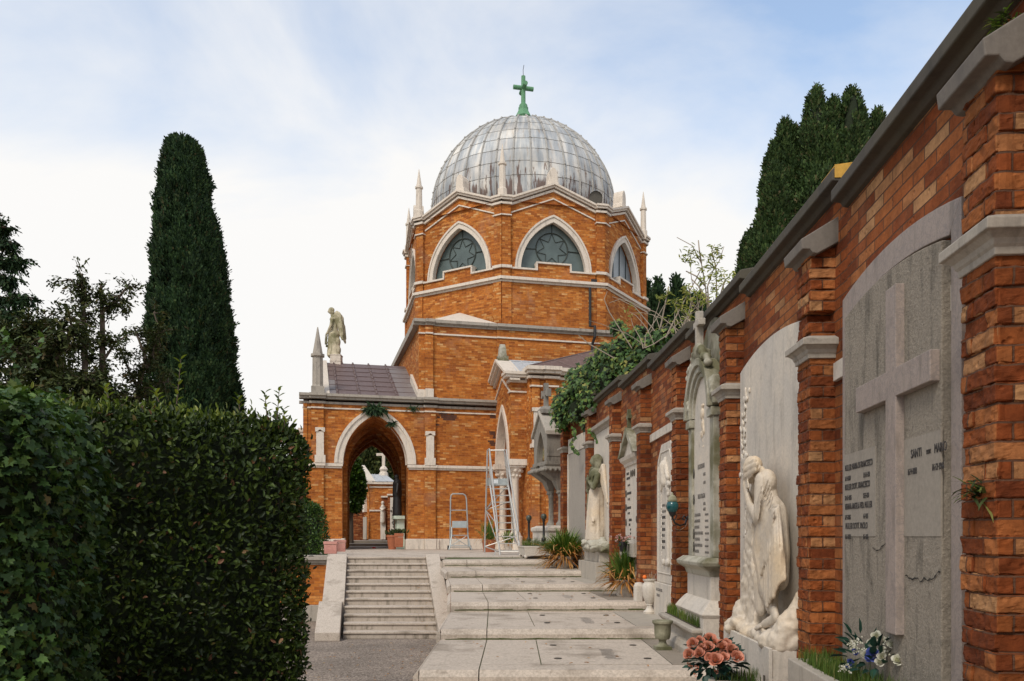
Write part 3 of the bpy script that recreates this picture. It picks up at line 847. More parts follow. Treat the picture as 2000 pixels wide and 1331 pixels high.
# tall block carrying the drum
bk = MB()
tb0, tb1 = T(819), T(1200)
ZB = 8.55
tmid = T(970)
CF.box(bk, tb0, tmid, -11, 0.0, 5.48, ZB)
CF.box(bk, tmid + .002, tb1, -11, 0.06, 5.48, ZB)
CF.box(bk, tE, tb1, -11, -0.02, ZT, 5.47)
CF.box(bk, tb0 - 0.02, T(830), -0.3, 0.04, 5.9, ZB)
CF.box(bk, T(830) + .002, T(845), -0.3, 0.12, 5.9, ZB)
bk.build('block_wall', 'brick_church', church)
st = MB()
CF.box(st, tb0 - 0.08, T(830), -0.3, 0.08, 5.5, 5.92); CF.box(st, T(830) + .002, T(846), -0.3, 0.16, 5.5, 5.95)
for (a, b, o) in ((tb0 - 0.04, T(830), 0.04), (T(830) + .002, T(845), 0.12), (T(845) + .002, tmid, 0.0), (tmid + .002, tb1, 0.06)):
    CF.box(st, a, b, -0.05, o + 0.05, 8.16, 8.22)
st.build('string_course', 'istrian', church)
st = MB()
for (a, b, o) in ((tb0 - 0.25, T(830), 0.04), (T(830) + .002, T(848), 0.12), (T(848) + .002, tmid, 0.0), (tmid + .002, tb1, 0.06)):
    CF.box(st, a, b, -0.3, o + 0.05, ZB - 0.04, ZB + 0.03); CF.box(st, a, b, -0.3, o + 0.16, ZB + 0.07, ZB + 0.19)
    CF.box(st, a, b, -0.3, o + 0.10, ZB + 0.031, ZB + 0.069)
CF.box(st, tb0 - 0.22, tb0, -11, -0.31, ZB - 0.05, ZB + 0.22)
CF.box(st, tb0, tb1, -11, -0.31, ZB + 0.05, ZB + 0.2)
st.build('cornice', 'istrian_old', church)

# octagonal drum
OA = math.radians(13.0)
AL = 4.55
C2 = Vector((-0.4275, 34.2))
C3 = C2 + AL * Vector((math.cos(OA), math.sin(OA)))
cen = (C2 + C3) / 2 - Vector((math.sin(OA), -math.cos(OA))) * (AL / 2 / math.tan(math.pi / 8))
FR = []
for k in range(8):
    a = OA + k * math.pi / 4
    n = Vector((math.sin(a), -math.cos(a))); t = Vector((math.cos(a), math.sin(a)))
    o = cen + n * (AL / 2 / math.tan(math.pi / 8)) - t * AL / 2
    FR.append(Frame(o, t, n))
ZL, ZA0, ZA1 = 10.66, 13.98, 14.72          # lower string, gable valley, gable apex
LOW = MB(); UP = MB(); STR = MB(); CO = MB(); SILL = MB()
for k, fr in enumerate(FR):
    LOW.face([fr.p(0, 0, ZB - 0.4), fr.p(AL, 0, ZB - 0.4), fr.p(AL, 0, ZL), fr.p(0, 0, ZL)])
    tc = AL / 2
    zt = lambda t: ZA0 + (ZA1 - ZA0) * max(0.0, 1 - abs(t - tc) / (tc - 0.28)) if 0.28 < t < AL - 0.28 else ZA0
    s = 0.15
    d = s * math.tan(math.pi / 8)
    arch_wall(UP, fr, d, AL - d, ZL, zt, tc, 1.47, 11.22, 2.16, -s, 0.32)
    UP.face([fr.p(tc - 1.47, -s + .012, ZL), fr.p(tc + 1.47, -s + .012, ZL), fr.p(tc + 1.47, -s + .012, 11.24), fr.p(tc - 1.47, -s + .012, 11.24)])
    # stepped brick sill in front of the window
    fr.box(SILL, tc - 0.72, tc + 0.70, -s + .013, -0.05, 11.1, 11.52)
    fr.box(SILL, 0.42, AL - 0.42, -s + .013, -0.045, 10.8, 11.22)
    for (a, b, z) in ((tc - 0.78, tc + 0.76, 11.52), (0.40, tc - 0.72, 11.22), (tc + 0.70, AL - 0.40, 11.22)):
        fr.box(STR, a, b, -s - 0.2, 0.02, z, z + 0.07)
    for (a, b) in ((tc - 0.79, tc - 0.72), (tc + 0.70, tc + 0.77)):
        fr.box(STR, a, b, -s - 0.1, 0.015, 11.225, 11.518)
    # strings
    fr.box(STR, -0.04, AL + 0.04, -0.15, 0.06, ZL - 0.02, ZL + 0.07)
    fr.box(STR, -0.08, AL + 0.08, -0.15, 0.16, ZL + 0.072, ZL + 0.19)
    # corner pilasters (lower, upper)
    for (a, b) in ((0.0, 0.40), (AL - 0.40, AL)):
        fr.box(LOW, a, b, -0.1, 0.065, ZB - 0.3, ZL - 0.022)
        fr.box(UP, a + d * .3, b - d * .3, -s - 0.05, 0.0, ZL + 0.19, ZA0 - 0.05)
        fr.box(STR, a - 0.02, b + 0.02, -s, 0.09, 11.225, 11.34)
        fr.box(STR, a - 0.02, b + 0.02, -s, 0.06, 13.42, 13.47)
    # thin gable string + raking cornice
    for sg in (-1, 1):
        def q(u, z, w): return fr.p(tc + sg * u, w, z)
        hw2 = tc - 0.42
        def rake(mb, dz0, dz1, w0, w1, over=0.0):
            z0, z1 = ZA0, ZA1
            a, b = hw2 + over, 0.0
            mb.rings([[q(a, z0 + dz0, w0), q(a, z0 + dz0, w1), q(a, z0 + dz1, w1), q(a, z0 + dz1, w0)], [q(b, z1 + dz0, w0), q(b, z1 + dz0, w1), q(b, z1 + dz1, w1), q(b, z1 + dz1, w0)]])
        rake(STR, -0.40, -0.345, -s - 0.05, -s + 0.05)
        rake(CO, -0.08, 0.02, -s - 0.1, -s + 0.09)
        rake(CO, 0.07, 0.16, -s - 0.3, -s + 0.17)
        rake(CO, 0.162, 0.25, -s - 0.55, -s + 0.24)
    for (a, b) in ((-0.06, 0.42), (AL - 0.42, AL + 0.06)):
        fr.box(CO, a, b, -s - 0.1, 0.08, ZA0 - 0.10, ZA0 - 0.01)
        fr.box(CO, a, b, -s - 0.5, 0.14, ZA0 + 0.07, ZA0 + 0.16)
        fr.box(CO, a, b, -s - 0.5, 0.19, ZA0 + 0.162, ZA0 + 0.245)
LOW.face([(cen.x + 5.9 * math.cos(j * math.pi / 4 + OA + math.pi / 8), cen.y + 5.9 * math.sin(j * math.pi / 4 + OA + math.pi / 8), ZA0 + 0.1) for j in range(8)])
LOW.build('drum_base', 'brick_church', church)
UP.build('drum_wall', 'brick_church', church)
SILL.build('window_apron', 'brick_church', church)
STR.build('string_course', 'istrian', church)
CO.build('gable_cornice', 'istrian', church)
for k, fr in enumerate(FR):
    tc = AL / 2; s = 0.15
    f = MB()
    arch_band(f, fr, tc, 1.43, 2.13, 1.66, 2.39, 11.22, -s - 0.16, -s + 0.06)
    arch_band(f, fr, tc, 1.62, 2.34, 1.69, 2.43, 11.22, -s - 0.1, -s + 0.10)
    win = f.build('window', 'istrian', church)
    g = MB()
    g.face([fr.p(tc + x, -s - 0.24, 11.22 + z) for (x, z) in ogive(1.47, 2.16)])
    g.build('pane', 'glass' if k in (0, 7) else 'glass_pale', win)
    br = MB()
    ww = -s - 0.22
    if k in (0, 7):
        cz, R = 12.27, 0.70
        P_ = lambda a, r: fr.p(tc + r * math.sin(a), ww, cz + r * math.cos(a))
        br.tube([P_(2 * math.pi * j / 40, R) for j in range(41)], 0.026, 6)
        br.tube([P_(0, R), P_(0, 1.12)], 0.021, 5)
        for a in (92, -92, 145, -145):
            br.tube([P_(math.radians(a), R), P_(math.radians(a), 1.36 if abs(a) < 100 else 1.35)], 0.021, 5)
        star = []
        for j in range(7):
            a = 2 * math.pi * j / 7
            for da in (-0.012, 0.012):
                pass
            star += [P_(a, R * 0.98), P_(a + math.pi / 7, R * 0.50)]
        star.append(star[0])
        for j in range(len(star) - 1): br.tube([star[j], star[j + 1]], 0.013, 5)
        for j in range(7):
            a = 2 * math.pi * j / 7
            for da in (-1, 1):
                br.tube([P_(a, R * 0.98), P_(a + da * 0.26, R * 0.62)], 0.009, 4)
    else:
        for u in (-0.68, 0.0, 0.68):
            zz = [z for (x, z) in ogive(1.47, 2.16, 40) if abs(x - u) < 0.04]
            br.tube([fr.p(tc + u, ww, 11.22), fr.p(tc + u, ww, 11.2 + max(zz))], 0.02, 5)
    br.build('tracery', 'came', win)
    # stub on the gable, pinnacle on the corner
    f = MB()
    out = [(-0.26, 14.86), (-0.24, 15.02), (-0.20, 15.06), (-0.19, 15.36), (-0.15, 15.52), (-0.08, 15.62), (0, 15.67), (0.08, 15.62), (0.15, 15.52), (0.19, 15.36), (0.20, 15.06), (0.24, 15.02), (0.26, 14.86)]
    fr.extr(f, [(tc + x, z + 0.05) for x, z in out], -s - 0.45, -s + 0.02)
    f.build('gable_stub', 'istrian', church, bevel=0.02)
    if k == 1: continue                     # the pinnacle is missing on this corner
    f = MB()
    a = OA + k * math.pi / 4
    c0 = cen + (Vector((fr.o.x, fr.o.y)) - cen) * 0.975
    def sq(z, h, rot=a - math.pi / 8, n_=8): return [(c0.x + h * math.cos(rot + math.pi / 8 + 2 * math.pi * j / n_), c0.y + h * math.sin(rot + math.pi / 8 + 2 * math.pi * j / n_), z) for j in range(n_)]
    f.rings([sq(14.2, 0.20), sq(14.55, 0.20), sq(14.60, 0.15), sq(15.55, 0.135), sq(15.57, 0.18), sq(15.65, 0.18), sq(15.67, 0.125), sq(16.45, 0.012)])
    f.build('pinnacle', 'istrian', church)
# broach where the square block meets the octagon, drainpipe, siren
f = MB()
a_, b_ = CF.p(T(846), 0.1, 8.76), CF.p(tmid, 0.1, 8.76)
ap = (-0.4275 - 0.839 * 2.18, 34.2 + 0.545 * 2.18, 9.66)
f.face([a_, b_, ap]); f.face([a_, ap, CF.p(T(835), -2.6, 8.85)])
f.build('broach_roof', 'istrian', church)
f = MB()
tp = T(1152)
dpt = FR[0].solve(1152, 0.12)
f.tube([FR[0].p(dpt, 0.15, 10.6), FR[0].p(dpt, 0.15, 8.95), CF.p(T(1157), 0.3, 8.85), CF.p(T(1157), 0.3, 8.4), CF.p(T(1154), 0.16, 8.1), CF.p(T(1152), 0.16, 6.5)], 0.06, 8)
FR[0].box(f, dpt + 0.1, dpt + 0.36, -0.02, 0.01, 10.86, 11.02)
f.build('drainpipe', 'iron', church)

# dome
DR, DZ = 4.47, 15.55
f = MB(); NU, NV = 64, 24
e_lo = math.radians(-14)
def dpt_(u, v, rr=DR):
    a = 2 * math.pi * u; e = e_lo + (math.pi / 2 - e_lo) * v
    return (cen.x + rr * math.cos(e) * math.cos(a), cen.y + rr * math.cos(e) * math.sin(a), DZ + rr * math.sin(e))
tot = DR * (math.pi / 2 - e_lo)
for i in range(NU):
    for j in range(NV):
        u0, u1, v0, v1 = i / NU, (i + 1) / NU, j / NV, (j + 1) / NV
        def uvp(u, v): return (u * 2 * math.pi * DR, v * tot)
        f.face([dpt_(u0, v0), dpt_(u1, v0), dpt_(u1, v1), dpt_(u0, v1)], 0, [uvp(u0, v0), uvp(u1, v0), uvp(u1, v1), uvp(u0, v1)])
dome = f.build('dome', 'lead', church)
bmw = bmesh.new(); bmw.from_mesh(dome.data); bmesh.ops.remove_doubles(bmw, verts=bmw.verts, dist=0.001); bmw.to_mesh(dome.data); bmw.free()
dome.data.polygons.foreach_set('use_smooth', [True] * len(dome.data.polygons))
f = MB()
NR = 36
for i in range(NR):
    u = (i + 0.35) / NR
    f.tube([dpt_(u, 0.02 + 0.955 * j / 20, DR + 0.012) for j in range(21)], 0.042, 6)
for j in range(1, 12):
    v = 0.08 + 0.078 * j
    for i in range(NR):
        jj = rnd.uniform(-0.0025, 0.0025)
        f.tube([dpt_((i + 0.35 + q / 3) / NR, v + jj, DR + 0.004) for q in range(4)], 0.010, 4, cap=False)
    for i in range(NR):
        p = dpt_((i + 0.35) / NR, v, DR + 0.04)
        if rnd.random() < 0.7: f.sphere(p, 0.05, n=6)
f.build('lead_seam', 'lead_seam', dome)
f = MB()
q = PX(1162, 392, 36.2)
f.tube([(q[0], q[1], q[2] + 0.1), (q[0] - 0.02, q[1] - 0.5, q[2] - 0.1)], [0.16, 0.30], 14, cap=False)
f.tube([(q[0] - 0.02, q[1] - 0.47, q[2] - 0.088), (q[0] - 0.02, q[1] - 0.48, q[2] - 0.09)], [0.29, 0.29], 14)
f.build('vent_cowl', 'bronze', dome, smooth=True, auto=40)
f = MB(); f.sphere((q[0] + 0.12, q[1] - 0.2, q[2] + 0.2), 0.11)
f.build('siren', 'white_plastic', dome, smooth=True)
crz = thing('green_cross', 'green copper cross with six round arms and lightning rod atop the dome', 'cross', (cen.x, cen.y, DZ + DR - 0.06))
f = MB()
cz = DZ + DR - 0.05
f.lathe((cen.x, cen.y, cz), [(0.62, 0), (0.55, 0.12), (0.40, 0.2), (0.40, 0.45), (0.44, 0.5), (0.36, 0.62), (0.24, 0.86), (0.24, 1.0), (0.20, 1.04), (0.2, 1.12), (0.115, 1.2)], 8)
f.build('pedestal', 'patina', crz)
zc_ = 21.92
f = MB()
f.tube([(cen.x, cen.y, cz + 1.15), (cen.x, cen.y, 22.5)], [0.115, 0.105], 10)
for a in (OA, OA + math.pi / 2):
    d_ = Vector((math.cos(a), math.sin(a), 0)); c_ = Vector((cen.x, cen.y, zc_))
    f.tube([c_ - d_ * 0.5, c_ + d_ * 0.5], 0.105, 12)
f.build('cross_arms', 'patina', crz)
f = MB(); f.tube([(cen.x, cen.y, 22.5), (cen.x - 0.01, cen.y, 22.8), (cen.x + 0.03, cen.y, 23.05)], 0.014, 5)
f.build('lightning_rod', 'iron', crz)

# side porch with gable, lead roof and columns; taller wing beside it
PF = Frame(CF.p(tE, 2.54, 0), (-CF.w.x, -CF.w.y), (-CF.t.x, -CF.t.y))
g = MB()
gz = lambda t: 6.0 + 0.72 * max(0, 1 - abs(t - 1.27) / 1.5)
arch_wall(g, PF, -0.05, 3.0, 2.9, gz, 1.27, 0.95, 2.95, 2.05, 0.0, 0.35)
CF.box(g, tE + 0.002, tE + 0.62, 2.2, 2.585, 2.95, 6.0)
CF.box(g, tE + 0.36, tE + 3.2, 0.0, 2.2, 5.9, 6.02)
tw = T(1036, 2.99)
CF.box(g, tE + 0.62, tE + 6.6, 0.0, 2.95, ZT + 0.35, 6.1)
CF.box(g, tE + 0.70, tE + 1.0, 2.8, 3.10, ZT + 0.35, 6.1)
CF.box(g, tE + 1.25, tE + 1.68, 2.8, 3.08, ZT + 0.35, 6.1)
g.build('porch_wall', 'brick_church', church)
g = MB()
arch_band(g, PF, 1.27, 0.93, 2.02, 1.14, 2.28, 2.95, -0.3, 0.06)
PF.box(g, -0.15, 0.62, -0.62, 0.12, 2.72, 2.95); PF.box(g, 1.98, 2.6, -0.55, 0.12, 2.72, 2.95)
PF.box(g, -0.1, 0.56, -0.57, 0.07, 2.64, 2.715); PF.box(g, 2.03, 2.54, -0.5, 0.07, 2.64, 2.715)
for sg in (-1, 1):
    def q(u, z, w): return PF.p(1.27 + sg * u, w, z)
    for (d0, d1, w1) in ((-0.02, 0.06, 0.10), (0.10, 0.2, 0.24), (0.202, 0.30, 0.32)):
        g.rings([[q(1.6, 5.95 + d0, -0.3), q(1.6, 5.95 + d0, w1), q(1.6, 5.95 + d1, w1), q(1.6, 5.95 + d1, -0.3)], [q(0, 6.72 + d0, -0.3), q(0, 6.72 + d0, w1), q(0, 6.72 + d1, w1), q(0, 6.72 + d1, -0.3)]])
    g.rings([[q(1.32, 5.50, -0.3), q(1.32, 5.50, 0.05), q(1.32, 5.56, 0.05), q(1.32, 5.56, -0.3)], [q(0, 6.22, -0.3), q(0, 6.22, 0.05), q(0, 6.28, 0.05), q(0, 6.28, -0.3)]])
CF.box(g, tE - 0.25, tE + 0.62, 2.3, 2.60 + 0.30, 6.04, 6.14); CF.box(g, tE - 0.3, tE + 0.62, 2.3, 2.60 + 0.36, 6.142, 6.25)
CF.box(g, tE - 0.05, tE + 0.62, 2.3, 2.63, 5.50, 5.56)
CF.box(g, tE - 0.1, tE + 0.62, 2.3, 2.68, 5.88, 5.98)
for (a, b, w) in ((tE + 0.55, tE + 1.15, 3.10), (tE + 1.152, tE + 1.78, 3.08 + 0.08), (tE + 1.782, tE + 6.8, 2.95)):
    CF.box(g, a, b, 1.2, w + 0.08, 5.98, 6.07); CF.box(g, a - 0.04, b, 1.2, w + 0.22, 6.15, 6.26); CF.box(g, a - 0.1, b, 1.2, w + 0.32, 6.262, 6.40)
    CF.box(g, a + 0.1, b - 0.04, 1.2, w + 0.05, 5.66, 5.72)
CF.box(g, tE + 0.62, tE + 6.6, 0.0, 3.02, ZT, ZT + 0.35)
# white colonnette on the wing pilaster
CF.box(g, tE + 0.66, tE + 1.04, 2.85, 3.26, 3.35, 3.50); CF.box(g, tE + 0.70, tE + 1.0, 2.85, 3.22, 3.502, 3.8); CF.box(g, tE + 0.76, tE + 0.96, 2.85, 3.18, 3.8, 4.72); CF.box(g, tE + 0.70, tE + 1.02, 2.85, 3.22, 4.722, 4.86)
CF.box(g, tE + 1.0, tE + 1.3, 2.85, 3.14, 4.7, 4.9)
g.build('porch_trim', 'istrian', church)
for tq in (0.23, 2.28):
    g = MB()
    c = PF.p(tq, -0.25, 0)
    g.lathe((c[0], c[1], 0), [(0.30, ZT), (0.30, ZT + 0.5), (0.24, ZT + 0.55), (0.2, ZT + 0.66), (0.155, ZT + 0.72), (0.135, 2.15), (0.15, 2.18), (0.15, 2.22), (0.17, 2.28), (0.24, 2.5), (0.31, 2.6), (0.31, 2.64)], 18)
    for j in range(8):
        a = j * math.pi / 4
        g.sphere((c[0] + 0.25 * math.cos(a), c[1] + 0.25 * math.sin(a), 2.52), 0.075, n=7)
        g.sphere((c[0] + 0.19 * math.cos(a + .4), c[1] + 0.19 * math.sin(a + .4), 2.33), 0.06, n=7)
    g.build('porch_column', 'istrian', church, smooth=True, auto=35)
g = MB()
def lr(t, u): return CF.p(tE + t, 2.54 - u, 6.98 - 0.70 * abs(u - 1.27) / 1.5)
g.face([lr(-0.25, -0.3), lr(3.4, -0.3), lr(3.4, 1.27), lr(-0.25, 1.27)]); g.face([lr(-0.25, 1.27), lr(3.4, 1.27), lr(3.4, 2.9), lr(-0.25, 2.9)])
for tq in (0.2, 0.75, 1.3, 1.85): g.tube([lr(tq, -0.3), lr(tq, 1.27)], 0.03, 5)
g.tube([lr(-0.2, 1.27), lr(3.4, 1.27)], 0.05, 6)
g.build('porch_roof', 'lead_roof', church)
g = MB()
wA = CF.p(tE + 5.3, 0.5, 8.1)
w1, w2, w3 = CF.p(tE + 0.55, 3.2, 6.42), CF.p(tE + 8, 3.2, 6.42), CF.p(tE + 0.55, 0.1, 6.42)
g.face([w1, w2, wA]); g.face([w3, w1, wA])
g.tube([w1, wA], 0.035, 6)
for k in (0.25, 0.5, 0.75):
    g.tube([Vector(w1).lerp(Vector(wA), k), Vector(w1).lerp(Vector(w2), k * 0.9 + .02)], 0.03, 5)
g.build('wing_roof', 'copper', church)
g = MB()
PF.box(g, -0.4, 3.2, -1.9, -1.8, ZT, 5.9)
g.build('inner_wall', 'marble_grey', church)
g = MB()                                    # mossy pinnacle stub on the porch gable
PF.box(g, 1.12, 1.42, -0.2, 0.22, 6.95, 7.15)
g.rings([[PF.p(1.27 + a * 0.13, 0.02 + b * 0.16, 7.12) for a, b in ((-1, -1), (1, -1), (1, 1), (-1, 1))], [PF.p(1.27 + a * 0.10, 0.02 + b * 0.13, 7.45) for a, b in ((-1, -1), (1, -1), (1, 1), (-1, 1))], [PF.p(1.27 + a * 0.05, 0.02 + b * 0.1, 7.62) for a, b in ((-1, -1), (1, -1), (1, 1), (-1, 1))]])
g.build('porch_stub', 'marble_green', church)
# tall pinnacle at the free corner of the west arm
g = MB(); pc = CF.p(T(620.5), -0.05, 0)
def sq4(z, h): return [CF.p(T(620.5) + a * h, -0.05 + b * h, z) for a, b in ((-1, -1), (1, -1), (1, 1), (-1, 1))]
def oc(z, h): return [CF.p(T(620.5) + h * math.cos(math.pi / 8 + j * math.pi / 4), -0.05 + h * math.sin(math.pi / 8 + j * math.pi / 4), z) for j in range(8)]
g.rings([sq4(5.5, 0.25), sq4(5.85, 0.25)]); g.rings([oc(5.85, 0.25), oc(5.92, 0.225), oc(7.02, 0.215), oc(7.04, 0.28), oc(7.13, 0.28), oc(7.15, 0.21), oc(8.20, 0.02)])
g.build('pinnacle', 'istrian_old', church)
# figure and green pedestal inside the passage
bz = thing('bronze_figure', 'dark bronze standing figure on pale green pedestal inside the archway', 'statue', CF.p(tJ1 - 0.3, -1.6, ZT))
g = MB(); CF.box(g, tJ1 - 0.42, tJ1 - 0.02, -1.9, -1.0, ZT, ZT + 0.12); CF.box(g, tJ1 - 0.33, tJ1 - 0.02, -1.8, -1.1, ZT + 0.12, ZT + 1.25); CF.box(g, tJ1 - 0.46, tJ1 - 0.02, -1.95, -0.95, ZT + 1.25, ZT + 1.38)
g.build('pedestal', 'patina_pale', bz)
def cfx(c): return CF.p(tJ1 - 0.28 + c[0], -1.45 + c[1], ZT + 1.38 + c[2])
sculpt('person', [('c', (0, 0, 0.1), (0, 0, 0.9), 0.2, 0.17), ('c', (0, 0, 0.9), (0, 0, 1.35), 0.20, 0.19), ('c', (0, 0.2, 1.32), (-0.05, 0.3, 0.95), 0.08, 0.06), ('c', (0, -0.2, 1.32), (-0.12, -0.28, 1.0), 0.08, 0.06), ('e', (-0.03, 0, 1.62), (0.11, 0.10, 0.14), (0, 0, 0)), ('c', (0, 0, 1.35), (-0.02, 0, 1.55), 0.07, 0.06)], 'iron', bz, 0.03, 2, xf=cfx)

# patches where the brick face has fallen away
def eroded(fr, spots, w, parent, n_sc=1.0):
    mb = MB()
    for (x, y, rx, ry, n) in spots:
        for i in range(n):
            t_, z_ = fr.at(x + rnd.gauss(0, rx * .45), y + rnd.gauss(0, ry * .45), w)
            z_ = round(z_ / 0.076) * 0.076
            wd = rnd.choice((.13, .13, .26))
            fr.box(mb, t_ - wd / 2, t_ + wd / 2, w - .02, w + .003 + rnd.uniform(0, .003), z_ + .004, z_ + .072)
    mb.build('eroded_brick', M['eroded'], parent)
M['eroded'] = plain_mat('eroded_brick_face', (0.085, 0.036, 0.022), 0.95, var=0.5, scale=6)
M['damp'] = plain_mat('damp_brick_face', (0.25, 0.13, 0.085), 0.95, var=0.4, scale=6)
eroded(CF, [(867, 812, 9, 7, 22), (884, 815, 6, 5, 10), (876, 822, 14, 3, 8), (850, 833, 5, 2, 3), (958, 795, 10, 6, 12), (963, 815, 3, 8, 7), (964, 850, 3, 12, 8), (962, 870, 4, 5, 6), (870, 788, 30, 3, 7), (930, 797, 12, 3, 4)], 0.0, church)
# ------------------------------------------------------------------ curved cemetery wall in stepped bays
PIER = [(1.10, -1.80), (1.50, 0.62), (1.793, 3.03), (1.979, 5.44), (2.059, 7.87), (2.062, 10.28), (1.989, 12.7), (1.846, 15.1), (1.63, 17.5), (1.244, 19.9), (0.80, 22.2)]
OFF = 1                                   # PIER[k + OFF] is the pier number k counted from the one at the picture's right edge = 1
BF = {}
for i in range(len(PIER) - 1):
    a, b = Vector(PIER[i]), Vector(PIER[i + 1])
    d = (b - a)
    BF[i - OFF] = Frame(a, d, (-d.y, d.x))
    BF[i - OFF].len = d.length
def zc(k): return 1.041 + 0.1425 * (k - 1)        # underside of the pier capitals
def gl(k): return (-1.54, -1.40, -1.263, -1.14, -0.992, -0.861, -0.721, -0.56, -0.53)[max(0, min(8, k))]
WB = -0.165                                # face of the wall behind the pier fronts
PW = 0.27
wall = thing('brick_wall', 'long curved brick cemetery wall with piers, rising in steps towards the chapel', 'wall', (2.2, 8, -1.4))
pan = MB(); cop = MB(); stg = MB()
for k in range(-1, 9):
    if k not in BF: continue
    fr = BF[k]; Lb = fr.len
    ztop = 2.20 + 0.145 * (k - 1)
    a0, a1 = -0.24, Lb - 0.24
    fr.box(pan, a0, a1 + 0.001 * (k % 2), WB - 0.42, WB, -2.2, ztop - 0.122)
    fr.prof(cop, [(WB - 0.5, ztop - 0.02), (WB - 0.5, ztop - 0.12), (WB - 0.002, ztop - 0.125), (WB + 0.03, ztop - 0.120), (WB + 0.05, ztop - 0.092), (WB + 0.105, ztop - 0.085), (WB + 0.105, ztop - 0.012), (WB + 0.08, ztop), (WB - 0.2, ztop + 0.05)], a0, a1 - 0.004)
    if k not in (6, 7, 8):
        fr.box(stg, PW + 0.02, Lb - 0.02, WB - 0.02, WB + 0.022, zc(k) - 0.02, zc(k) + 0.10)
pan.build('wall_panel', 'brick_wall', wall)
cop.build('coping', 'coping', wall, bevel=0.008)
stg.build('string_course', 'marble', wall, bevel=0.004)
lc = MB()
for k in (2,):
    fr = BF[k]; zt_ = 2.20 + 0.145 * (k - 1)
    fr.prof(lc, [(WB + 0.085, zt_ + 0.004), (WB - 0.30, zt_ + 0.056), (WB - 0.30, zt_ + 0.062), (WB + 0.085, zt_ + 0.014)], -0.242, 0.02)
    fr.box(lc, -0.2465, -0.2405, WB - 0.3, WB + 0.090, zt_ - 0.07, zt_ + 0.012)
lc.build('coping_lichen', 'lichen' , wall)
for k in range(0, 9):
    fr = BF[k] if k in BF else BF[8]
    pm = MB()
    z = math.floor((gl(k) - 0.35) / 0.0714) * 0.0714; c = zc(k); j = 0
    ztopp = c + 0.80
    while z < ztopp - 0.01:
        h = 0.0714
        if k <= 4:
            e = lambda: rnd.uniform(-0.006, 0.009) * (1.5 if rnd.random() < 0.15 else 1)
            if k == 2 and c + 0.19 < z < c + 0.26:      # a brick has fallen out above the capital
                fr.box(pm, 0.10, PW, WB - 0.02, -0.01, z, z + h - 0.003)
            else:
                # two bricks per course, alternately bonded
                sp = PW * (0.5 + (0.18 if j % 2 else -0.18))
                fr.box(pm, 0 + e(), sp - 0.001, WB - 0.02, e(), z, z + h - rnd.uniform(0.0, 0.003))
                fr.box(pm, sp + 0.001, PW + e(), WB - 0.02, e(), z, z + h - rnd.uniform(0.0, 0.003))
        else:
            fr.box(pm, 0 + rnd.uniform(-.004, .004), PW, WB - 0.02, rnd.uniform(-.004, .004), z, z + h - 0.004)
        z += h; j += 1
    fr.box(pm, 0.006, PW - 0.006, WB - 0.02, -0.008, gl(k) - 0.35, c + 0.15 if k == 2 else ztopp - 0.03)
    pier = pm.build('pier', 'brick_wall', wall, bevel=0.006 if k <= 4 else 0)
    if 1 <= k <= 4:                        # crumbled brick faces
        m1 = pier.modifiers.new('fine', 'SUBSURF'); m1.subdivision_type = 'SIMPLE'; m1.levels = m1.render_levels = 3 if k <= 2 else 2
        if 'crumble' not in bpy.data.textures:
            tx = bpy.data.textures.new('crumble', 'CLOUDS'); tx.noise_scale = 0.045; tx.noise_depth = 4
        m2 = pier.modifiers.new('crumble', 'DISPLACE'); m2.texture = bpy.data.textures['crumble']; m2.strength = 0.022; m2.mid_level = 0.55; m2.texture_coords = 'LOCAL'
    cm = MB()
    def ring(z, o): return (z, -o, PW + o, WB - 0.01, o)
    fr.loft(cm, [ring(c - 0.002, 0.012), ring(c + 0.025, 0.014), ring(c + 0.035, 0.022), ring(c + 0.055, 0.028), ring(c + 0.075, 0.05), ring(c + 0.078, 0.066), ring(c + 0.118, 0.066), ring(c + 0.122, 0.062), ring(c + 0.148, 0.004)])
    cm.build('capital', 'istrian_old', pier, bevel=0.004)
    cm = MB()                              # raking weathered cap
    zt2 = c + 0.82
    fr.prof(cm, [(WB - 0.02, zt2 - 0.06), (-0.03, zt2 - 0.145), (0.0, zt2 - 0.14), (0.02, zt2 - 0.115), (0.07, zt2 - 0.115), (0.078, zt2 - 0.05), (WB - 0.02, zt2 + 0.11)], -0.06, PW + 0.06)
    cm.build('pier_cap', 'pier_cap', pier, bevel=0.006)

# ------------------------------------------------------------------ stepped stone landings along the wall
EDGE = [(-4, -1.5, -1.82), (-3, 0.8, -1.68), (-2, 3.1, -1.54), (-1, 5.4, -1.40), (0, 7.70, -1.263), (1, 10.02, -1.14), (2, 12.35, -0.992), (3, 14.65, -0.861), (4, 16.97, -0.721), (5, 19.3, -0.56)]
XL = {-4: -0.50, -3: -0.62, -2: -0.72, -1: -0.78, 0: -0.82, 1: -0.815, 2: -0.865, 3: -1.04, 4: -1.26, 5: -1.57, 6: -1.75}
def wallx(Y):
    for i in range(len(PIER) - 1):
        if PIER[i][1] <= Y <= PIER[i + 1][1]:
            s = (Y - PIER[i][1]) / (PIER[i + 1][1] - PIER[i][1])
            return PIER[i][0] * (1 - s) + PIER[i + 1][0] * s + 0.2
    return PIER[-1][0] + 0.2 if Y > 20 else PIER[0][0] + 0.2
def slab(mb, c, z0, z1, mi, bev=None):
    mb.poly8([(x, y, z0) for x, y in c] + [(x, y, z1) for x, y in c], mi)
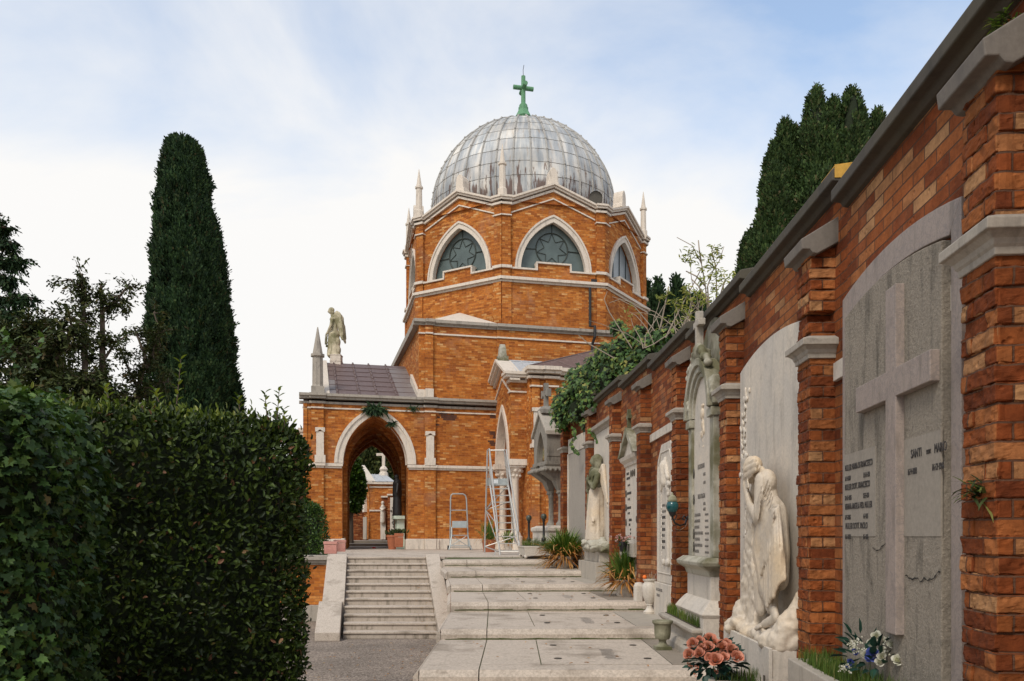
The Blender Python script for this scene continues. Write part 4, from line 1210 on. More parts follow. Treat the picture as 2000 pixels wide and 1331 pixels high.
for i, (k, Y0, z) in enumerate(EDGE):
    if k == 5:
        Y1, zn = 24.5, z
    else:
        Y1 = EDGE[i + 1][1] + 0.06
    tilt = math.atan2(PIER[min(i + 0, 9)][0] - PIER[min(i + 1, 10)][0], 2.41) if 0 < i < 10 else 0
    tl = math.tan(tilt) * 0.55
    mb = MB()
    x0, x1 = XL[k], XL.get(k + 1, XL[k])
    def P2(u, v):          # u from left (0) to wall (1); v in metres behind the front edge
        Y = Y0 + v
        s = min(1, max(0, v / (Y1 - Y0)))
        xl = x0 * (1 - s) + x1 * s
        xr = wallx(Y)
        x = xl + (xr - xl) * u
        return (x, Y + tl * (x - 0.0))
    D = Y1 - Y0
    zb = z - 0.16
    ub = 0.165
    g = 0.0055
    def cell(u0, u1, v0, v1, mi=0, dz=0.0):
        a, b, c_, d_ = P2(u0, v0), P2(u1, v0), P2(u1, v1), P2(u0, v1)
        a = (a[0] + g, a[1] + g); b = (b[0] - g, b[1] + g); c_ = (c_[0] - g, c_[1] - g); d_ = (d_[0] + g, d_[1] - g)
        slab(mb, [a, b, c_, d_], zb, z + dz + rnd.uniform(-0.003, 0.003), mi)
    # kerb stones with a sloped nosing
    bv = 0.055
    for (ua, ub_) in ((-0.02, ub), (ub, 1.02)):
        segs = 1 if ua < 0 else 10
        lo, mid, hi, bk_, bkl = [], [], [], [], []
        for q in range(segs + 1):
            u = ua + (ub_ - ua) * q / segs
            sh = (g if q == 0 else (-g if q == segs else 0))
            a = P2(u, 0); b = P2(u, bv); e_ = P2(u, 0.36 if ua > 0 else D)
            lo.append((a[0] + sh, a[1], zb)); mid.append((a[0] + sh, a[1], z - 0.06)); hi.append((b[0] + sh, b[1], z)); bk_.append((e_[0] + sh, e_[1] - g, z)); bkl.append((e_[0] + sh, e_[1] - g, zb))
        mb.rings([lo, mid, hi, bk_, bkl], 0, cap=False, closed=False)
        for q in (0, segs):
            mb.face([lo[q], mid[q], hi[q], bk_[q], bkl[q]], 0)
    for q in range(14):                    # grime and moss along the foot of the riser
        a, b = P2(q / 14, 0), P2((q + 1) / 14, 0)
        h_ = rnd.uniform(0.008, 0.022)
        mb.face([(a[0], a[1] - .003, zb + .035), (b[0], b[1] - .003, zb + .035), (b[0], b[1] - .003, zb + .037 + h_), (a[0], a[1] - .003, zb + .037 + rnd.uniform(0.008, 0.022))], 3)
    # chamfer along the free left edge
    a0_, a1_ = P2(-0.02, 0), P2(-0.02, D)
    mb.rings([[(a0_[0], a0_[1], zb), (a0_[0] - 0.05, a0_[1], zb), (a0_[0] - 0.05, a0_[1], z - 0.055), (a0_[0], a0_[1], z - 0.004)], [(a1_[0], a1_[1], zb), (a1_[0] - 0.05, a1_[1], zb), (a1_[0] - 0.05, a1_[1], z - 0.055), (a1_[0], a1_[1], z - 0.004)]])
    dd = min(D, 2.38)
    cell(ub, 0.36, 0.37, dd - 0.02, 0)
    cell(0.36, 0.78, 0.37, dd - 0.34, 0)
    cell(0.36, 0.78, dd - 0.34, dd - 0.02, 0)
    cell(0.78, 1.0, 0.37, dd - 0.02, 1 if k in (0, 2, -1) else 2)
    if D > 2.5:
        for q in range(1, 4):
            cell(ub + 0.001, 0.5, dd + 0.7 * (q - 1), min(D, dd + 0.7 * q), 0); cell(0.5, 1.0, dd + 0.7 * (q - 1), min(D, dd + 0.7 * q), 0)
    # moss bed showing in the joints, lifting rings of the grave slabs, worn inscription
    c4 = [P2(0.0, 0.1), P2(1.0, 0.1), P2(1.0, D - 0.01), P2(0.0, D - 0.01)]
    mb.face([(x, y, z - 0.012) for x, y in c4], 3)
    if k >= -1 and k <= 3:
        for (u, v) in ((0.42, 0.75), (0.42, dd - 0.6), (0.72, 0.75), (0.72, dd - 0.6)):
            p = P2(u, v)
            mb.lathe((p[0], p[1], z), [(0.040, 0.003), (0.040, 0.008), (0.03, 0.010)], 14, 4)
        for q in range(9):
            a, b = P2(0.575 + rnd.uniform(0, .01), 0.72 + 0.085 * q), P2(0.615 + rnd.uniform(0, .02), 0.72 + 0.085 * q)
            mb.face([(a[0], a[1], z + 0.0045), (b[0], b[1], z + 0.0045), (b[0], b[1] + 0.022, z + 0.0045), (a[0], a[1] + 0.022, z + 0.0045)], 5)
    o = mb.build('path', ['paving', 'paving_dark', 'marble_grey', 'moss', 'bronze', 'letter_soft'])
    tag(o, kind='structure')
# brick flank under the landings
rw = thing('retaining_wall', 'low brick flank wall under the left edge of the stone landings', 'wall', (-0.8, 10, ZG))
mb = MB()
pts = [(XL[k] + 0.02, Y, z) for (k, Y, z) in EDGE] + [(-1.72, 21.2, -0.56)]
for (a, b) in zip(pts[:-1], pts[1:]):
    mb.face([(a[0], a[1], ZG), (b[0], b[1], ZG), (b[0], b[1], a[2] - 0.155), (a[0], a[1], a[2] - 0.155)])
    mb.face([(a[0], a[1], ZG), (a[0] + 2.6, a[1], ZG), (a[0] + 2.6, a[1], a[2] - 0.158), (a[0], a[1], a[2] - 0.158)])
mb.build('wall_panel', 'brick_wall', rw)

# ------------------------------------------------------------------ terrace before the chapel
mb = MB()
g = 0.006
YT = 21.05
mb.face([(-14, YT, ZT - 0.012), (-1.6, YT, ZT - 0.012), (-1.7, 19.9, ZT - 0.03), (4, 22.4, ZT - 0.012), (6, 44, ZT - 0.012), (-22, 44, ZT - 0.012)], 1)
row = YT
while row < 43.5:
    h = rnd.choice((0.55, 0.7, 0.85, 0.7))
    x = -14 + rnd.uniform(-1, 0)
    while x < 3.2:
        wd = rnd.uniform(0.9, 1.7)
        lim = -1.60
        xe = min(x + wd, 3.2)
        slab(mb, [(x + g, row + g), (xe - g, row + g), (xe - g, row + h - g), (x + g, row + h - g)], ZT - 0.1, ZT + rnd.uniform(-0.003, 0.003), 0)
        x = xe + 0.0001
    row += h
tag(mb.build('terrace', ['paving', 'moss']), kind='structure')
mb = MB()
slab(mb, [(-24, 43.55), (4, 43.55), (4, 47), (-24, 47)], ZT - 0.3, ZT + 0.14, 0)
slab(mb, [(-24, 47.01), (4, 47.01), (4, 90), (-24, 90)], ZT - 0.3, ZT + 0.26, 0)
tag(mb.build('path', ['paving_dark']), kind='structure')
# retaining wall left of the stairs
rw2 = thing('retaining_wall', 'brick terrace wall with stone coping left of the staircase', 'wall', (-6, YT, ZG))
mb = MB(); mb.poly8([(-14, YT - 0.02, ZG), (-4.75, YT - 0.02, ZG), (-4.75, YT + 0.4, ZG), (-14, YT + 0.4, ZG), (-14, YT - 0.02, ZT - 0.16), (-4.75, YT - 0.02, ZT - 0.16), (-4.75, YT + 0.4, ZT - 0.16), (-14, YT + 0.4, ZT - 0.16)])
mb.build('wall_panel', 'brick_church', rw2)
mb = MB()
for (o_, z0, z1) in ((0.10, ZT - 0.15, ZT - 0.08), (0.05, ZT - 0.2, ZT - 0.151), (0.16, ZT - 0.079, ZT + 0.045)):
    mb.poly8([(-14, YT - o_, z0), (-4.70, YT - o_, z0), (-4.70, YT + 0.3, z0), (-14, YT + 0.3, z0), (-14, YT - o_, z1), (-4.70, YT - o_, z1), (-4.70, YT + 0.3, z1), (-14, YT + 0.3, z1)])
mb.poly8([(-14, YT - 0.10, ZG), (-4.72, YT - 0.10, ZG), (-4.72, YT, ZG), (-14, YT, ZG), (-14, YT - 0.10, ZG + 0.42), (-4.72, YT - 0.10, ZG + 0.42), (-4.72, YT, ZG + 0.42), (-14, YT, ZG + 0.42)])
mb.build('coping', 'istrian_old', rw2, bevel=0.01)
# staircase of eleven steps
SF = Frame((-3.22, 21.0), (1, 0.0), (0.63 / 3.6, -1))
stair = thing('stone_staircase', 'stone staircase of eleven steps between sloping cheek slabs, up to the terrace', 'staircase', (-2.9, 19, ZG))
NS, RI, TR = 11, (ZT - ZG) / 11.0, 0.358
for q in range(NS):
    zt_ = ZT - RI * q
    w0, w1 = TR * q, TR * q + 0.0
    mb = MB()
    def SP(t, w, z):
        return (-3.22 + t + 0.177 * w, 21.0 - w, z)
    def sbox(t0, t1, w0, w1, z0, z1, mi):
        mb.poly8([SP(t0, w1, z0), SP(t1, w1, z0), SP(t1, w0, z0), SP(t0, w0, z0), SP(t0, w1, z1), SP(t1, w1, z1), SP(t1, w0, z1), SP(t0, w0, z1)], mi)
    sbox(-1.005, 1.005, -0.35 if q else -0.3, TR * q, ZG if q == NS - 1 else zt_ - RI - 0.02, zt_ - 0.042, 1) if q else sbox(-1.005, 1.005, -0.3, 0, zt_ - RI - 0.02, zt_ - 0.042, 1)
    sbox(-1.005, 1.005, TR * (q - 1) - 0.03, TR * q + 0.03, zt_ - 0.041, zt_, 0)
    mb.build('step', ['paving', 'riser'], stair, bevel=0.008)
for (a, b, nm) in ((-1.51, -1.01, 0), (1.01, 1.36, 1)):
    mb = MB()
    segs = ((-0.05, 2.45, 0.0), (2.452, 3.98, 0.05 if nm == 0 else 0.0))
    for (w0, w1, dx) in segs:
        z0, z1 = ZT + 0.06 - RI / TR * w0 * 0.97, ZT + 0.06 - RI / TR * w1 * 0.97
        aa, bb = a - dx * 1.5, b - dx
        mb.poly8([SP(aa, w0, ZG), SP(bb, w0, ZG), SP(bb, w1, ZG), SP(aa, w1, ZG), SP(aa, w0, z0), SP(bb, w0, z0), SP(bb, w1, max(z1, ZG + 0.18)), SP(aa, w1, max(z1, ZG + 0.18))])
    mb.build('cheek_slab', 'paving', stair, bevel=0.012)
mb = MB(); mb.poly8([(-4.22, 21.0, ZT - 0.05), (-1.72, 21.0, ZT - 0.05), (-1.72, 21.3, ZT - 0.05), (-4.22, 21.3, ZT - 0.05), (-4.22, 21.0, ZT + .006), (-1.72, 21.0, ZT + .006), (-1.72, 21.3, ZT + .006), (-4.22, 21.3, ZT + .006)])
mb.build('top_step', 'paving', stair)
# ------------------------------------------------------------------ monuments in the bays (bay frames: t along, w out of the pier fronts)
def leaf_dirs(n, nx, spread=0.8):
    v = rng.normal(size=(n, 3)); v /= np.linalg.norm(v, axis=1)[:, None]
    return v

def grass_patch(name, fr, t0, t1, w0, w1, z, n, h, parent=None, lean=0.35, mat='grass'):
    P = []; A = []; U = []; Ls = []
    for i in range(n):
        t, w = rnd.uniform(t0, t1), rnd.uniform(w0, w1)
        p = fr.p(t, w, z)
        P.append(p); a = rnd.uniform(0, 6.283); l = rnd.uniform(0, lean)
        A.append((l * math.cos(a), l * math.sin(a), 1)); U.append((math.cos(a), math.sin(a), -l)); Ls.append(h * rnd.uniform(0.45, 1.2))
    return leaf_cloud(name, P, A, U, Ls, 0.0045, mat, parent, 'blade')

# --- bay 1: rough panel with a great pink cross
fr = BF[1]
t = thing('cross_memorial', 'wall memorial with large pink marble cross on rough grey cement panel', 'memorial', fr.p(1.36, WB, -1.4))
tc_, hw = 1.37, 0.80
mb = MB()
oa = [(tc_ + x, 1.49 + z) for x, z in arc(hw, 0.085, 14)]; ia = [(tc_ + x, 1.36 + z) for x, z in arc(hw - 0.115, 0.07, 14)]
mb.rings([[fr.p(p[0], WB - 0.02, p[1]), fr.p(q_[0], WB - 0.02, q_[1]), fr.p(q_[0], WB + 0.035, q_[1]), fr.p(p[0], WB + 0.035, p[1])] for p, q_ in zip(ia, oa)])
fr.box(mb, tc_ - hw, tc_ - hw + 0.10, WB - 0.02, WB + 0.034, -1.4, 1.49); fr.box(mb, tc_ + hw - 0.10, tc_ + hw, WB - 0.02, WB + 0.034, -1.4, 1.49)
mb.build('frame', 'pink_marble', t, bevel=0.004)
mb = MB()
fr.extr(mb, [(tc_ - hw + 0.13, -1.4)] + [(tc_ + x, 1.345 + z) for x, z in arc(hw - 0.13, 0.065, 14)] + [(tc_ + hw - 0.118, -1.4)], WB - 0.02, WB + 0.062)
panel = mb.build('panel', 'stucco', t, bevel=0.006)
mb = MB()
fr.box(mb, tc_ - hw + 0.105, tc_ - hw + 0.129, WB - 0.05, WB + 0.012, -1.4, 1.36)
mb.build('joint_gap', 'dark', t)
mb = MB()
fr.box(mb, 0.60 + 0.10, tc_ - 0.12, WB + 0.05, WB + 0.0645, 0.0, 0.485)
fr.box(mb, tc_ + 0.14, tc_ + hw - 0.125, WB + 0.05, WB + 0.0645, 0.0, 0.50)
mb.build('smooth_field', 'cement', panel)
wc = WB + 0.105
cv0, cv1 = fr.solve(1749, wc), fr.solve(1729, wc); cx = (cv0 + cv1) / 2
ca0, ca1 = fr.solve(1816, wc), fr.solve(1671, wc)
mb = MB()
fr.extr(mb, [(cv0, -0.50), (cv0, 0.71), (ca0, 0.71), (ca0, 0.855), (cv0, 0.855), (cv0, 1.28), (cv1, 1.28), (cv1, 0.855), (ca1, 0.855), (ca1, 0.71), (cv1, 0.71), (cv1, -0.50)], WB + 0.05, wc)
mb.build('cross', 'pink_marble', t, bevel=0.004)
wz = WB + 0.066
text_on('inscription', 'SANTI', 0.062, fr, cx - 0.16, wz, 0.385, 'letter', panel, 0.74)
text_on('inscription', 'DOTT.', 0.030, fr, cx - 0.34, wz, 0.388, 'letter', panel, 0.55)
text_on('inscription', 'MARIO', 0.062, fr, cx - 0.425, wz, 0.385, 'letter', panel, 0.66)
text_on('inscription', '16\u00b79\u00b71893', 0.045, fr, cx - 0.12, wz, 0.305, 'letter', panel, 0.62)
text_on('inscription', '16\u00b712\u00b71946', 0.045, fr, cx - 0.40, wz, 0.305, 'letter', panel, 0.62)
zz = 0.40
tl_ = tc_ + hw - 0.15
for a, b, c in (('MULLER MARIA DI FRANCESCO', '11\u00b79\u00b71899', '13\u00b711\u00b7190'), ('MULLER DOTT. FRANCESCO', '28\u00b711\u00b71865', '25\u00b75\u00b7190'), ('VIENNA ANGELA VED. MULLER', '17\u00b75\u00b71876', '4\u00b77\u00b7195'), (' MULLER DOTT. PAOLO', '14\u00b71\u00b71898', '6\u00b71\u00b7195')):
    text_on('inscription', a, 0.052, fr, tl_, wz, zz, 'letter', panel, 0.64 if len(a) > 21 else 0.70)
    text_on('inscription', b, 0.042, fr, tl_, wz, zz - 0.062, 'letter', panel, 0.62)
    text_on('inscription', c, 0.042, fr, tl_ - 0.32, wz, zz - 0.062, 'letter', panel, 0.62)
    zz -= 0.118
mb = MB()                                   # cracks in the cement
def crack(t0, z0, t1, z1, n, amp, wd):
    pts = []
    for q in range(n + 1):
        s = q / n
        pts.append((t0 + (t1 - t0) * s, z0 + (z1 - z0) * s + rnd.uniform(-amp, amp) - 0.03 * math.sin(s * 3.1)))
    for (a, b) in zip(pts[:-1], pts[1:]):
        h = rnd.uniform(0.3, 1) * wd
        mb.face([fr.p(a[0], WB + 0.0665, a[1] - h), fr.p(b[0], WB + 0.0665, b[1] - h), fr.p(b[0], WB + 0.0665, b[1] + h), fr.p(a[0], WB + 0.0665, a[1] + h)])
crack(cx - 0.09, -0.20, tc_ - hw + 0.13, -0.16, 18, 0.012, 0.005)
crack(cx + 0.15, -0.02, cx + 0.36, -0.06, 8, 0.01, 0.004)
crack(cx + 0.36, -0.06, cx + 0.37, -0.16, 4, 0.01, 0.004)
mb.build('crack', 'dark', panel)
pl = thing('marble_planter', 'low grey marble trough of grass below the pink cross', 'planter', fr.p(1.2, 0, -1.4))
mb = MB()
for (a, b, c, d) in ((0.35, 2.36, 0.09, 0.16), (0.35, 2.36, WB + 0.05, WB + 0.1), (0.35, 0.42, WB + .101, 0.089), (2.29, 2.36, WB + .101, 0.089)):
    fr.box(mb, a, b, c, d, -1.55, -0.80)
mb.build('trough', 'marble_grey', pl, bevel=0.008)
mb = MB(); fr.box(mb, 0.42, 2.29, WB + 0.1, 0.09, -1.5, -0.86); mb.build('soil', 'soil', pl)
tag(grass_patch('grass', fr, 0.40, 2.33, WB + 0.08, 0.11, -0.87, 2600, 0.15), 'green grass growing in trough below the pink cross', 'grass', kind='stuff')

def petals(P, A, U, Ls, Ws, c, r, ax, kind='rose', n=18):
    """layered petals round an axis, upright in the heart and cupped open outside"""
    ax = Vector(ax).normalized()
    x = ax.cross(Vector((0, 0, 1)) if abs(ax.z) < 0.9 else Vector((1, 0, 0))).normalized(); y = ax.cross(x)
    for i in range(n):
        s = (i + 0.5) / n
        a = i * 2.399 + rnd.uniform(-.2, .2)
        d = x * math.cos(a) + y * math.sin(a)
        op = -0.10 + 1.0 * s ** 1.3
        p = Vector(c) + d * (r * (0.10 + 0.34 * s)) - ax * r * (0.40 + 0.1 * s)
        P.append(p); A.append(ax * math.cos(op) + d * math.sin(op)); U.append(-d * math.cos(op) + ax * math.sin(op)); Ls.append(r * rnd.uniform(.86, 1.0) * (1.0 - .12 * s)); Ws.append(r * (0.42 + 0.62 * s))

def stems_leaves(P, A, U, Ls, Ws, c, R, n, L, W, flat=0.6):
    for i in range(n):
        v = Vector((rnd.gauss(0, 1), rnd.gauss(0, 1), rnd.gauss(0, flat)))
        v.normalize()
        p = Vector(c) + Vector((v.x * R[0], v.y * R[1], v.z * R[2])) * rnd.uniform(0.5, 1.0)
        d = Vector((v.x, v.y, v.z + rnd.uniform(-.2, .6))).normalized()
        P.append(p); A.append(d); U.append(Vector((0, 0, 1)) + v * 0.5 + Vector((rnd.uniform(-.4, .4), rnd.uniform(-.4, .4), 0))); Ls.append(L * rnd.uniform(.7, 1.3)); Ws.append(W * rnd.uniform(.7, 1.3))

# bouquet of white and blue flowers
bq = thing('bouquet', 'bouquet of white roses and one blue flower in the grass below the cross', 'bouquet', fr.p(1.35, 0, -0.8))
def near(x, y, Y): return Vector(PX(x, y, Y))
P, A, U, Ls, Ws, I = [], [], [], [], [], []
WF = [(1711, 1242, 4.42, .030), (1703, 1256, 4.45, .032), (1744, 1258, 4.3, .036), (1692, 1279, 4.42, .034), (1722, 1283, 4.32, .028), (1718, 1293, 4.32, .03), (1753, 1289, 4.2, .034), (1760, 1284, 4.2, .026)]
for (x, y, Y, r) in WF:
    n0 = len(P); petals(P, A, U, Ls, Ws, near(x, y, Y), r, (-0.5, -0.6, 0.5), n=16); I += [0] * (len(P) - n0)
for (x, y, Y, r) in ((1706, 1278, 4.36, .042), (1697, 1284, 4.38, .024), (1671, 1273, 4.5, .02), (1661, 1293, 4.45, .02), (1656, 1300, 4.45, .016)):
    n0 = len(P); petals(P, A, U, Ls, Ws, near(x, y, Y), r, (-0.4, -0.8, 0.4), n=20); I += [1] * (len(P) - n0)
for i in range(150):                        # baby's breath
    cxy = rnd.choice(((1664, 1262), (1670, 1256), (1676, 1268), (1724, 1268), (1735, 1275), (1727, 1280), (1729, 1250), (1650, 1305)))
    c = near(cxy[0] + rnd.gauss(0, 6), cxy[1] + rnd.gauss(0, 6), 4.38 + rnd.uniform(-.08, .06))
    n0 = len(P); petals(P, A, U, Ls, Ws, c, rnd.uniform(.006, .012), (rnd.uniform(-1, 1), -1, .6), n=5); I += [0] * (len(P) - n0)
leaf_cloud('blossoms', P, A, U, Ls, Ws, ['petal_white', 'petal_blue'], bq, 'petal', I)
P, A, U, Ls, Ws = [], [], [], [], []
stems_leaves(P, A, U, Ls, Ws, near(1705, 1285, 4.45), (0.13, 0.2, 0.10), 70, 0.075, 0.035)
for (x, y, dx, dz) in ((1672, 1265, -.12, .9), (1680, 1238, -.1, 1), (1664, 1240, -.5, .7), (1690, 1262, .5, .6), (1660, 1250, -1, .2), (1655, 1275, -1, .3), (1685, 1255, -.6, .4), (1729, 1240, .25, 1), (1750, 1252, .4, 1), (1700, 1255, .3, .9)):
    P.append(near(x, y, 4.45)); A.append((dx, -0.2, dz)); U.append((0, -1, .3)); Ls.append(.09); Ws.append(.02)
leaf_cloud('leaves', P, A, U, Ls, Ws, 'silk_leaf', bq, 'leaf')
def weed(name, label, c, n, L):
    P, A, U, Ls = [], [], [], []
    for i in range(n):
        a = rnd.uniform(0, 6.28); P.append(Vector(c) + Vector((rnd.gauss(0, .02), rnd.gauss(0, .02), rnd.gauss(0, .02)))); A.append((math.cos(a) - .6, math.sin(a), rnd.uniform(-.6, 1))); U.append((0, 0, 1)); Ls.append(L * rnd.uniform(.5, 1.2))
    return tag(leaf_cloud(name, P, A, U, Ls, L * 0.12, ['yew', 'grass'], None, 'blade', [rnd.choice((0, 0, 1)) for _ in P]), label, 'weed')
weed('wall_weed', 'straggly weed rooted in the front of the nearest brick pier', BF[1].p(0.10, 0.02, 0.17), 46, 0.11)
weed('wall_weed', 'small mossy weed under the coping at the top of the nearest pier', BF[1].p(0.06, -0.05, 1.93), 60, 0.06)

# --- bay 2: arched marble slab with a weeping woman in relief
fr = BF[2]
t = thing('mourning_memorial', 'white marble slab with weeping draped woman on rocky base and plinth', 'memorial', fr.p(1.1, 0, -1.4))
mb = MB()
tc_, hw = 1.36, 0.96
fr.extr(mb, [(tc_ - hw, -0.8)] + [(tc_ + x, 1.545 + z) for x, z in arc(hw, 0.10, 16)] + [(tc_ + hw, -0.8)], WB - 0.02, WB + 0.06)
slab_ = mb.build('slab', 'marble', t, bevel=0.004)
prims = []                                  # climbing flowers carved up the slab's outer edge
for i in range(95):
    s = rnd.random()
    z = -0.1 + 1.45 * s
    tt = tc_ + hw - 0.20 + rnd.gauss(0, 0.055) - 0.08 * math.sin(s * 7)
    prims.append(('e', (tt, WB + 0.066, z), (rnd.uniform(.018, .045), .012, rnd.uniform(.012, .035)), (0, rnd.uniform(0, 3), 0)))
prims.append(('c', (tc_ + hw - 0.2, WB + 0.06, -0.2), (tc_ + hw - 0.25, WB + 0.06, 1.3), 0.012, 0.008))
sculpt('flower_relief', prims, 'marble', slab_, 0.012, 1, xf=lambda c: fr.p(c[0], c[1], c[2]))
mb = MB()
fr.box(mb, 0.30, 1.70, WB - 0.02, 0.165, -1.5, -0.80)
mb.build('plinth', 'marble', t, bevel=0.006)
mb = MB(); fr.box(mb, 0.285, 1.69, 0.166, 0.192, -1.5, -0.785)
face_ = mb.build('plinth_plate', 'marble', t, bevel=0.003)
text_on('inscription', 'FAMIGLIA', 0.10, fr, 1.16, 0.1935, -0.98, 'letter_soft', face_, 0.62)
mb = MB()
for tt in (0.39, 1.60):
    fr.box(mb, tt - 0.014, tt + 0.014, 0.19, 0.20, -1.035, -0.99)
mb.build('stud', 'bronze', face_)
R0 = (0, 0, 0)
pr = []
# rocky ground
for i in range(26):
    tt = rnd.uniform(0.36, 1.62); ww = rnd.uniform(WB + 0.05, 0.10)
    pr.append(('e', (tt, ww, -0.79 + rnd.uniform(0, .05)), (rnd.uniform(.09, .16), rnd.uniform(.06, .10), rnd.uniform(.05, .11)), (rnd.uniform(-.4, .4), rnd.uniform(-.4, .4), rnd.uniform(0, 3))))
pr.append(('b', (1.0, -0.02, -0.775), (0.70, 0.155, 0.035), R0))
for (a, b, z, r) in ((1.55, 0.04, -0.70, .15), (1.62, 0.02, -0.66, .13), (1.46, -0.02, -0.66, .14)):
    pr.append(('e', (a, b, z), (r, .11, r), R0))
for q in range(9):                          # rock rising at the near end to the slab
    s = q / 8
    pr.append(('e', (0.38 - 0.04 * s, 0.09 - 0.20 * s, -0.74 + 0.30 * s), (.09, .08, .10), (rnd.uniform(-.3, .3), 0, 0)))
    pr.append(('e', (0.50 - 0.04 * s, 0.02 - 0.12 * s, -0.74 + 0.16 * s), (.09, .07, .09), R0))
# rough pillar she leans on
for q in range(8):
    z = -0.72 + q * 0.125
    pr.append(('b', (1.36 + rnd.uniform(-.01, .01), -0.05, z), (0.20 - 0.012 * q, 0.13 - 0.003 * q, 0.10), (rnd.uniform(-.06, .06), rnd.uniform(-.06, .06), rnd.uniform(-.1, .1))))
rock = sculpt('rocky_base', pr, 'statue', t, 0.014, 1, 0.045, 0.07, xf=lambda c: fr.p(c[0], c[1], c[2]))
pr = []
# the woman: bare feet, legs under long cloth, bent back, arms up, face buried in her hands
WS = 0.55
def K(x, y, w):
    a_, z_ = fr.at(x, y, w)
    return (a_, w / WS, z_)
def CK(p, q_, r0, r1): pr.append(('c', K(*p), K(*q_), r0, r1))
def EK(p, r, rot=R0): pr.append(('e', K(*p), r if isinstance(r, tuple) else (r, r, r), rot))
CK((1504, 1000, .025), (1496, 948, .035), .135, .125); EK((1497, 944, .045), (.13, .13, .11)); CK((1492, 940, .05), (1478, 922, .06), .085, .07)
EK((1466, 918, .06), (.105, .105, .115)); EK((1473, 911, .06), (.10, .115, .085)); EK((1488, 921, .07), .042)
CK((1474, 902, .10), (1458, 907, .11), .026, .022); CK((1478, 908, .115), (1456, 918, .12), .026, .024); CK((1476, 918, .12), (1456, 930, .115), .022, .026); CK((1456, 926, .09), (1453, 943, .08), .034, .022); CK((1462, 905, .08), (1454, 922, .09), .03, .026); CK((1470, 928, .115), (1459, 936, .11), .015, .012)
CK((1486, 943, .095), (1483, 1005, .115), .082, .074); EK((1481, 1014, .105), (.075, .07, .05)); CK((1480, 1012, .10), (1465, 990, .09), .060, .045); CK((1465, 990, .09), (1456, 955, .08), .044, .036)
CK((1474, 955, .03), (1466, 1000, .03), .055, .045); CK((1466, 1000, .03), (1458, 955, .05), .042, .034); EK((1457, 948, .075), (.04, .05, .05))
for j in range(4): CK((1458 + 1.5 * j, 952, .085 + .012 * j), (1455 + 1.5 * j, 937, .085 + .012 * j), .014, .010)
EK((1509, 1004, .02), (.165, .165, .115)); EK((1514, 1015, .0), (.14, .13, .14))
CK((1506, 1008, .035), (1491, 1080, .055), .16, .135); CK((1491, 1080, .055), (1502, 1150, .05), .135, .115); CK((1502, 1150, .05), (1511, 1192, .06), .08, .05)
CK((1508, 1010, .02), (1502, 1140, .03), .17, .15); CK((1516, 1010, .0), (1523, 1085, .0), .14, .125); CK((1523, 1085, .0), (1525, 1128, .0), .12, .10)
CK((1497, 1020, .0), (1483, 1095, .0), .13, .12); CK((1483, 1095, .0), (1471, 1158, .0), .115, .085); CK((1472, 1160, .0), (1482, 1182, .0), .055, .04)
CK((1484, 1186, .0), (1472, 1203, .02), .04, .026)
CK((1487, 1135, .05), (1487, 1184, .05), .11, .085); CK((1500, 1135, .05), (1507, 1180, .05), .11, .085)
EK((1515, 1205, .075), .048); CK((1513, 1195, .07), (1514, 1208, .075), .046, .045); CK((1513, 1209, .075), (1492, 1220, .10), .043, .034); CK((1492, 1221, .10), (1478, 1227, .115), .032, .020)
for j in range(5): CK((1480 + 1.5 * j, 1226 - .5 * j, .112 + .008 * j), (1474 + 1.8 * j, 1229 - .5 * j, .118 + .008 * j), .013, .010)
# cloth: long folds from the hip, gathered folds round the knee, sleeve creases, hanging tail
for j in range(15):
    s_ = j / 14
    bulge_ = math.sin(math.pi * s_)
    p0 = (1497 + 25 * s_, 992 + 6 * bulge_, .045 + .040 * bulge_)
    p1 = (1480 + 50 * s_ + rnd.uniform(-1.5, 1.5), 1072 + rnd.uniform(-8, 8), .055 + .055 * bulge_)
    p2 = (1482 + 49 * s_ + rnd.uniform(-1.5, 1.5), 1132 + 48 * (1 - abs(2 * s_ - .75)) * (1 if s_ < .8 else .1) + rnd.uniform(-3, 3), .05 + .052 * bulge_)
    CK(p0, p1, .018, .024); CK(p1, p2, .024, .030)
for j in range(7):
    CK((1512 - 1.2 * j, 1000 + 9 * j, .105), (1488 - .3 * j, 1048 + 12 * j, .118), .014, .020)
for j in range(5):
    CK((1485 + 3.0 * j, 1090 + 2 * j, .118), (1502 + 3 * j, 1072 - 3 * j, .105), .016, .012)
for j in range(6):
    CK((1487 - .6 * j, 950 + 9 * j, .138), (1479 + .2 * j, 985 + 6 * j, .145), .010, .012)
for j in range(5):
    CK((1500 + 2.4 * j, 938 + 8 * j, .085), (1490 + 3 * j, 962 + 8 * j, .105), .010, .009)
for j in range(4):
    CK((1522 + 2.5 * j, 1050, .035), (1521 + 4 * j, 1134 - 2 * j, .035), .022, .028)
CK((1495, 1002, .08), (1520, 990, .055), .018, .018)
sculpt('person', pr, 'statue', t, 0.0085, 1, 0.005, 0.025, xf=lambda c: fr.p(c[0], c[1] * WS, c[2]))

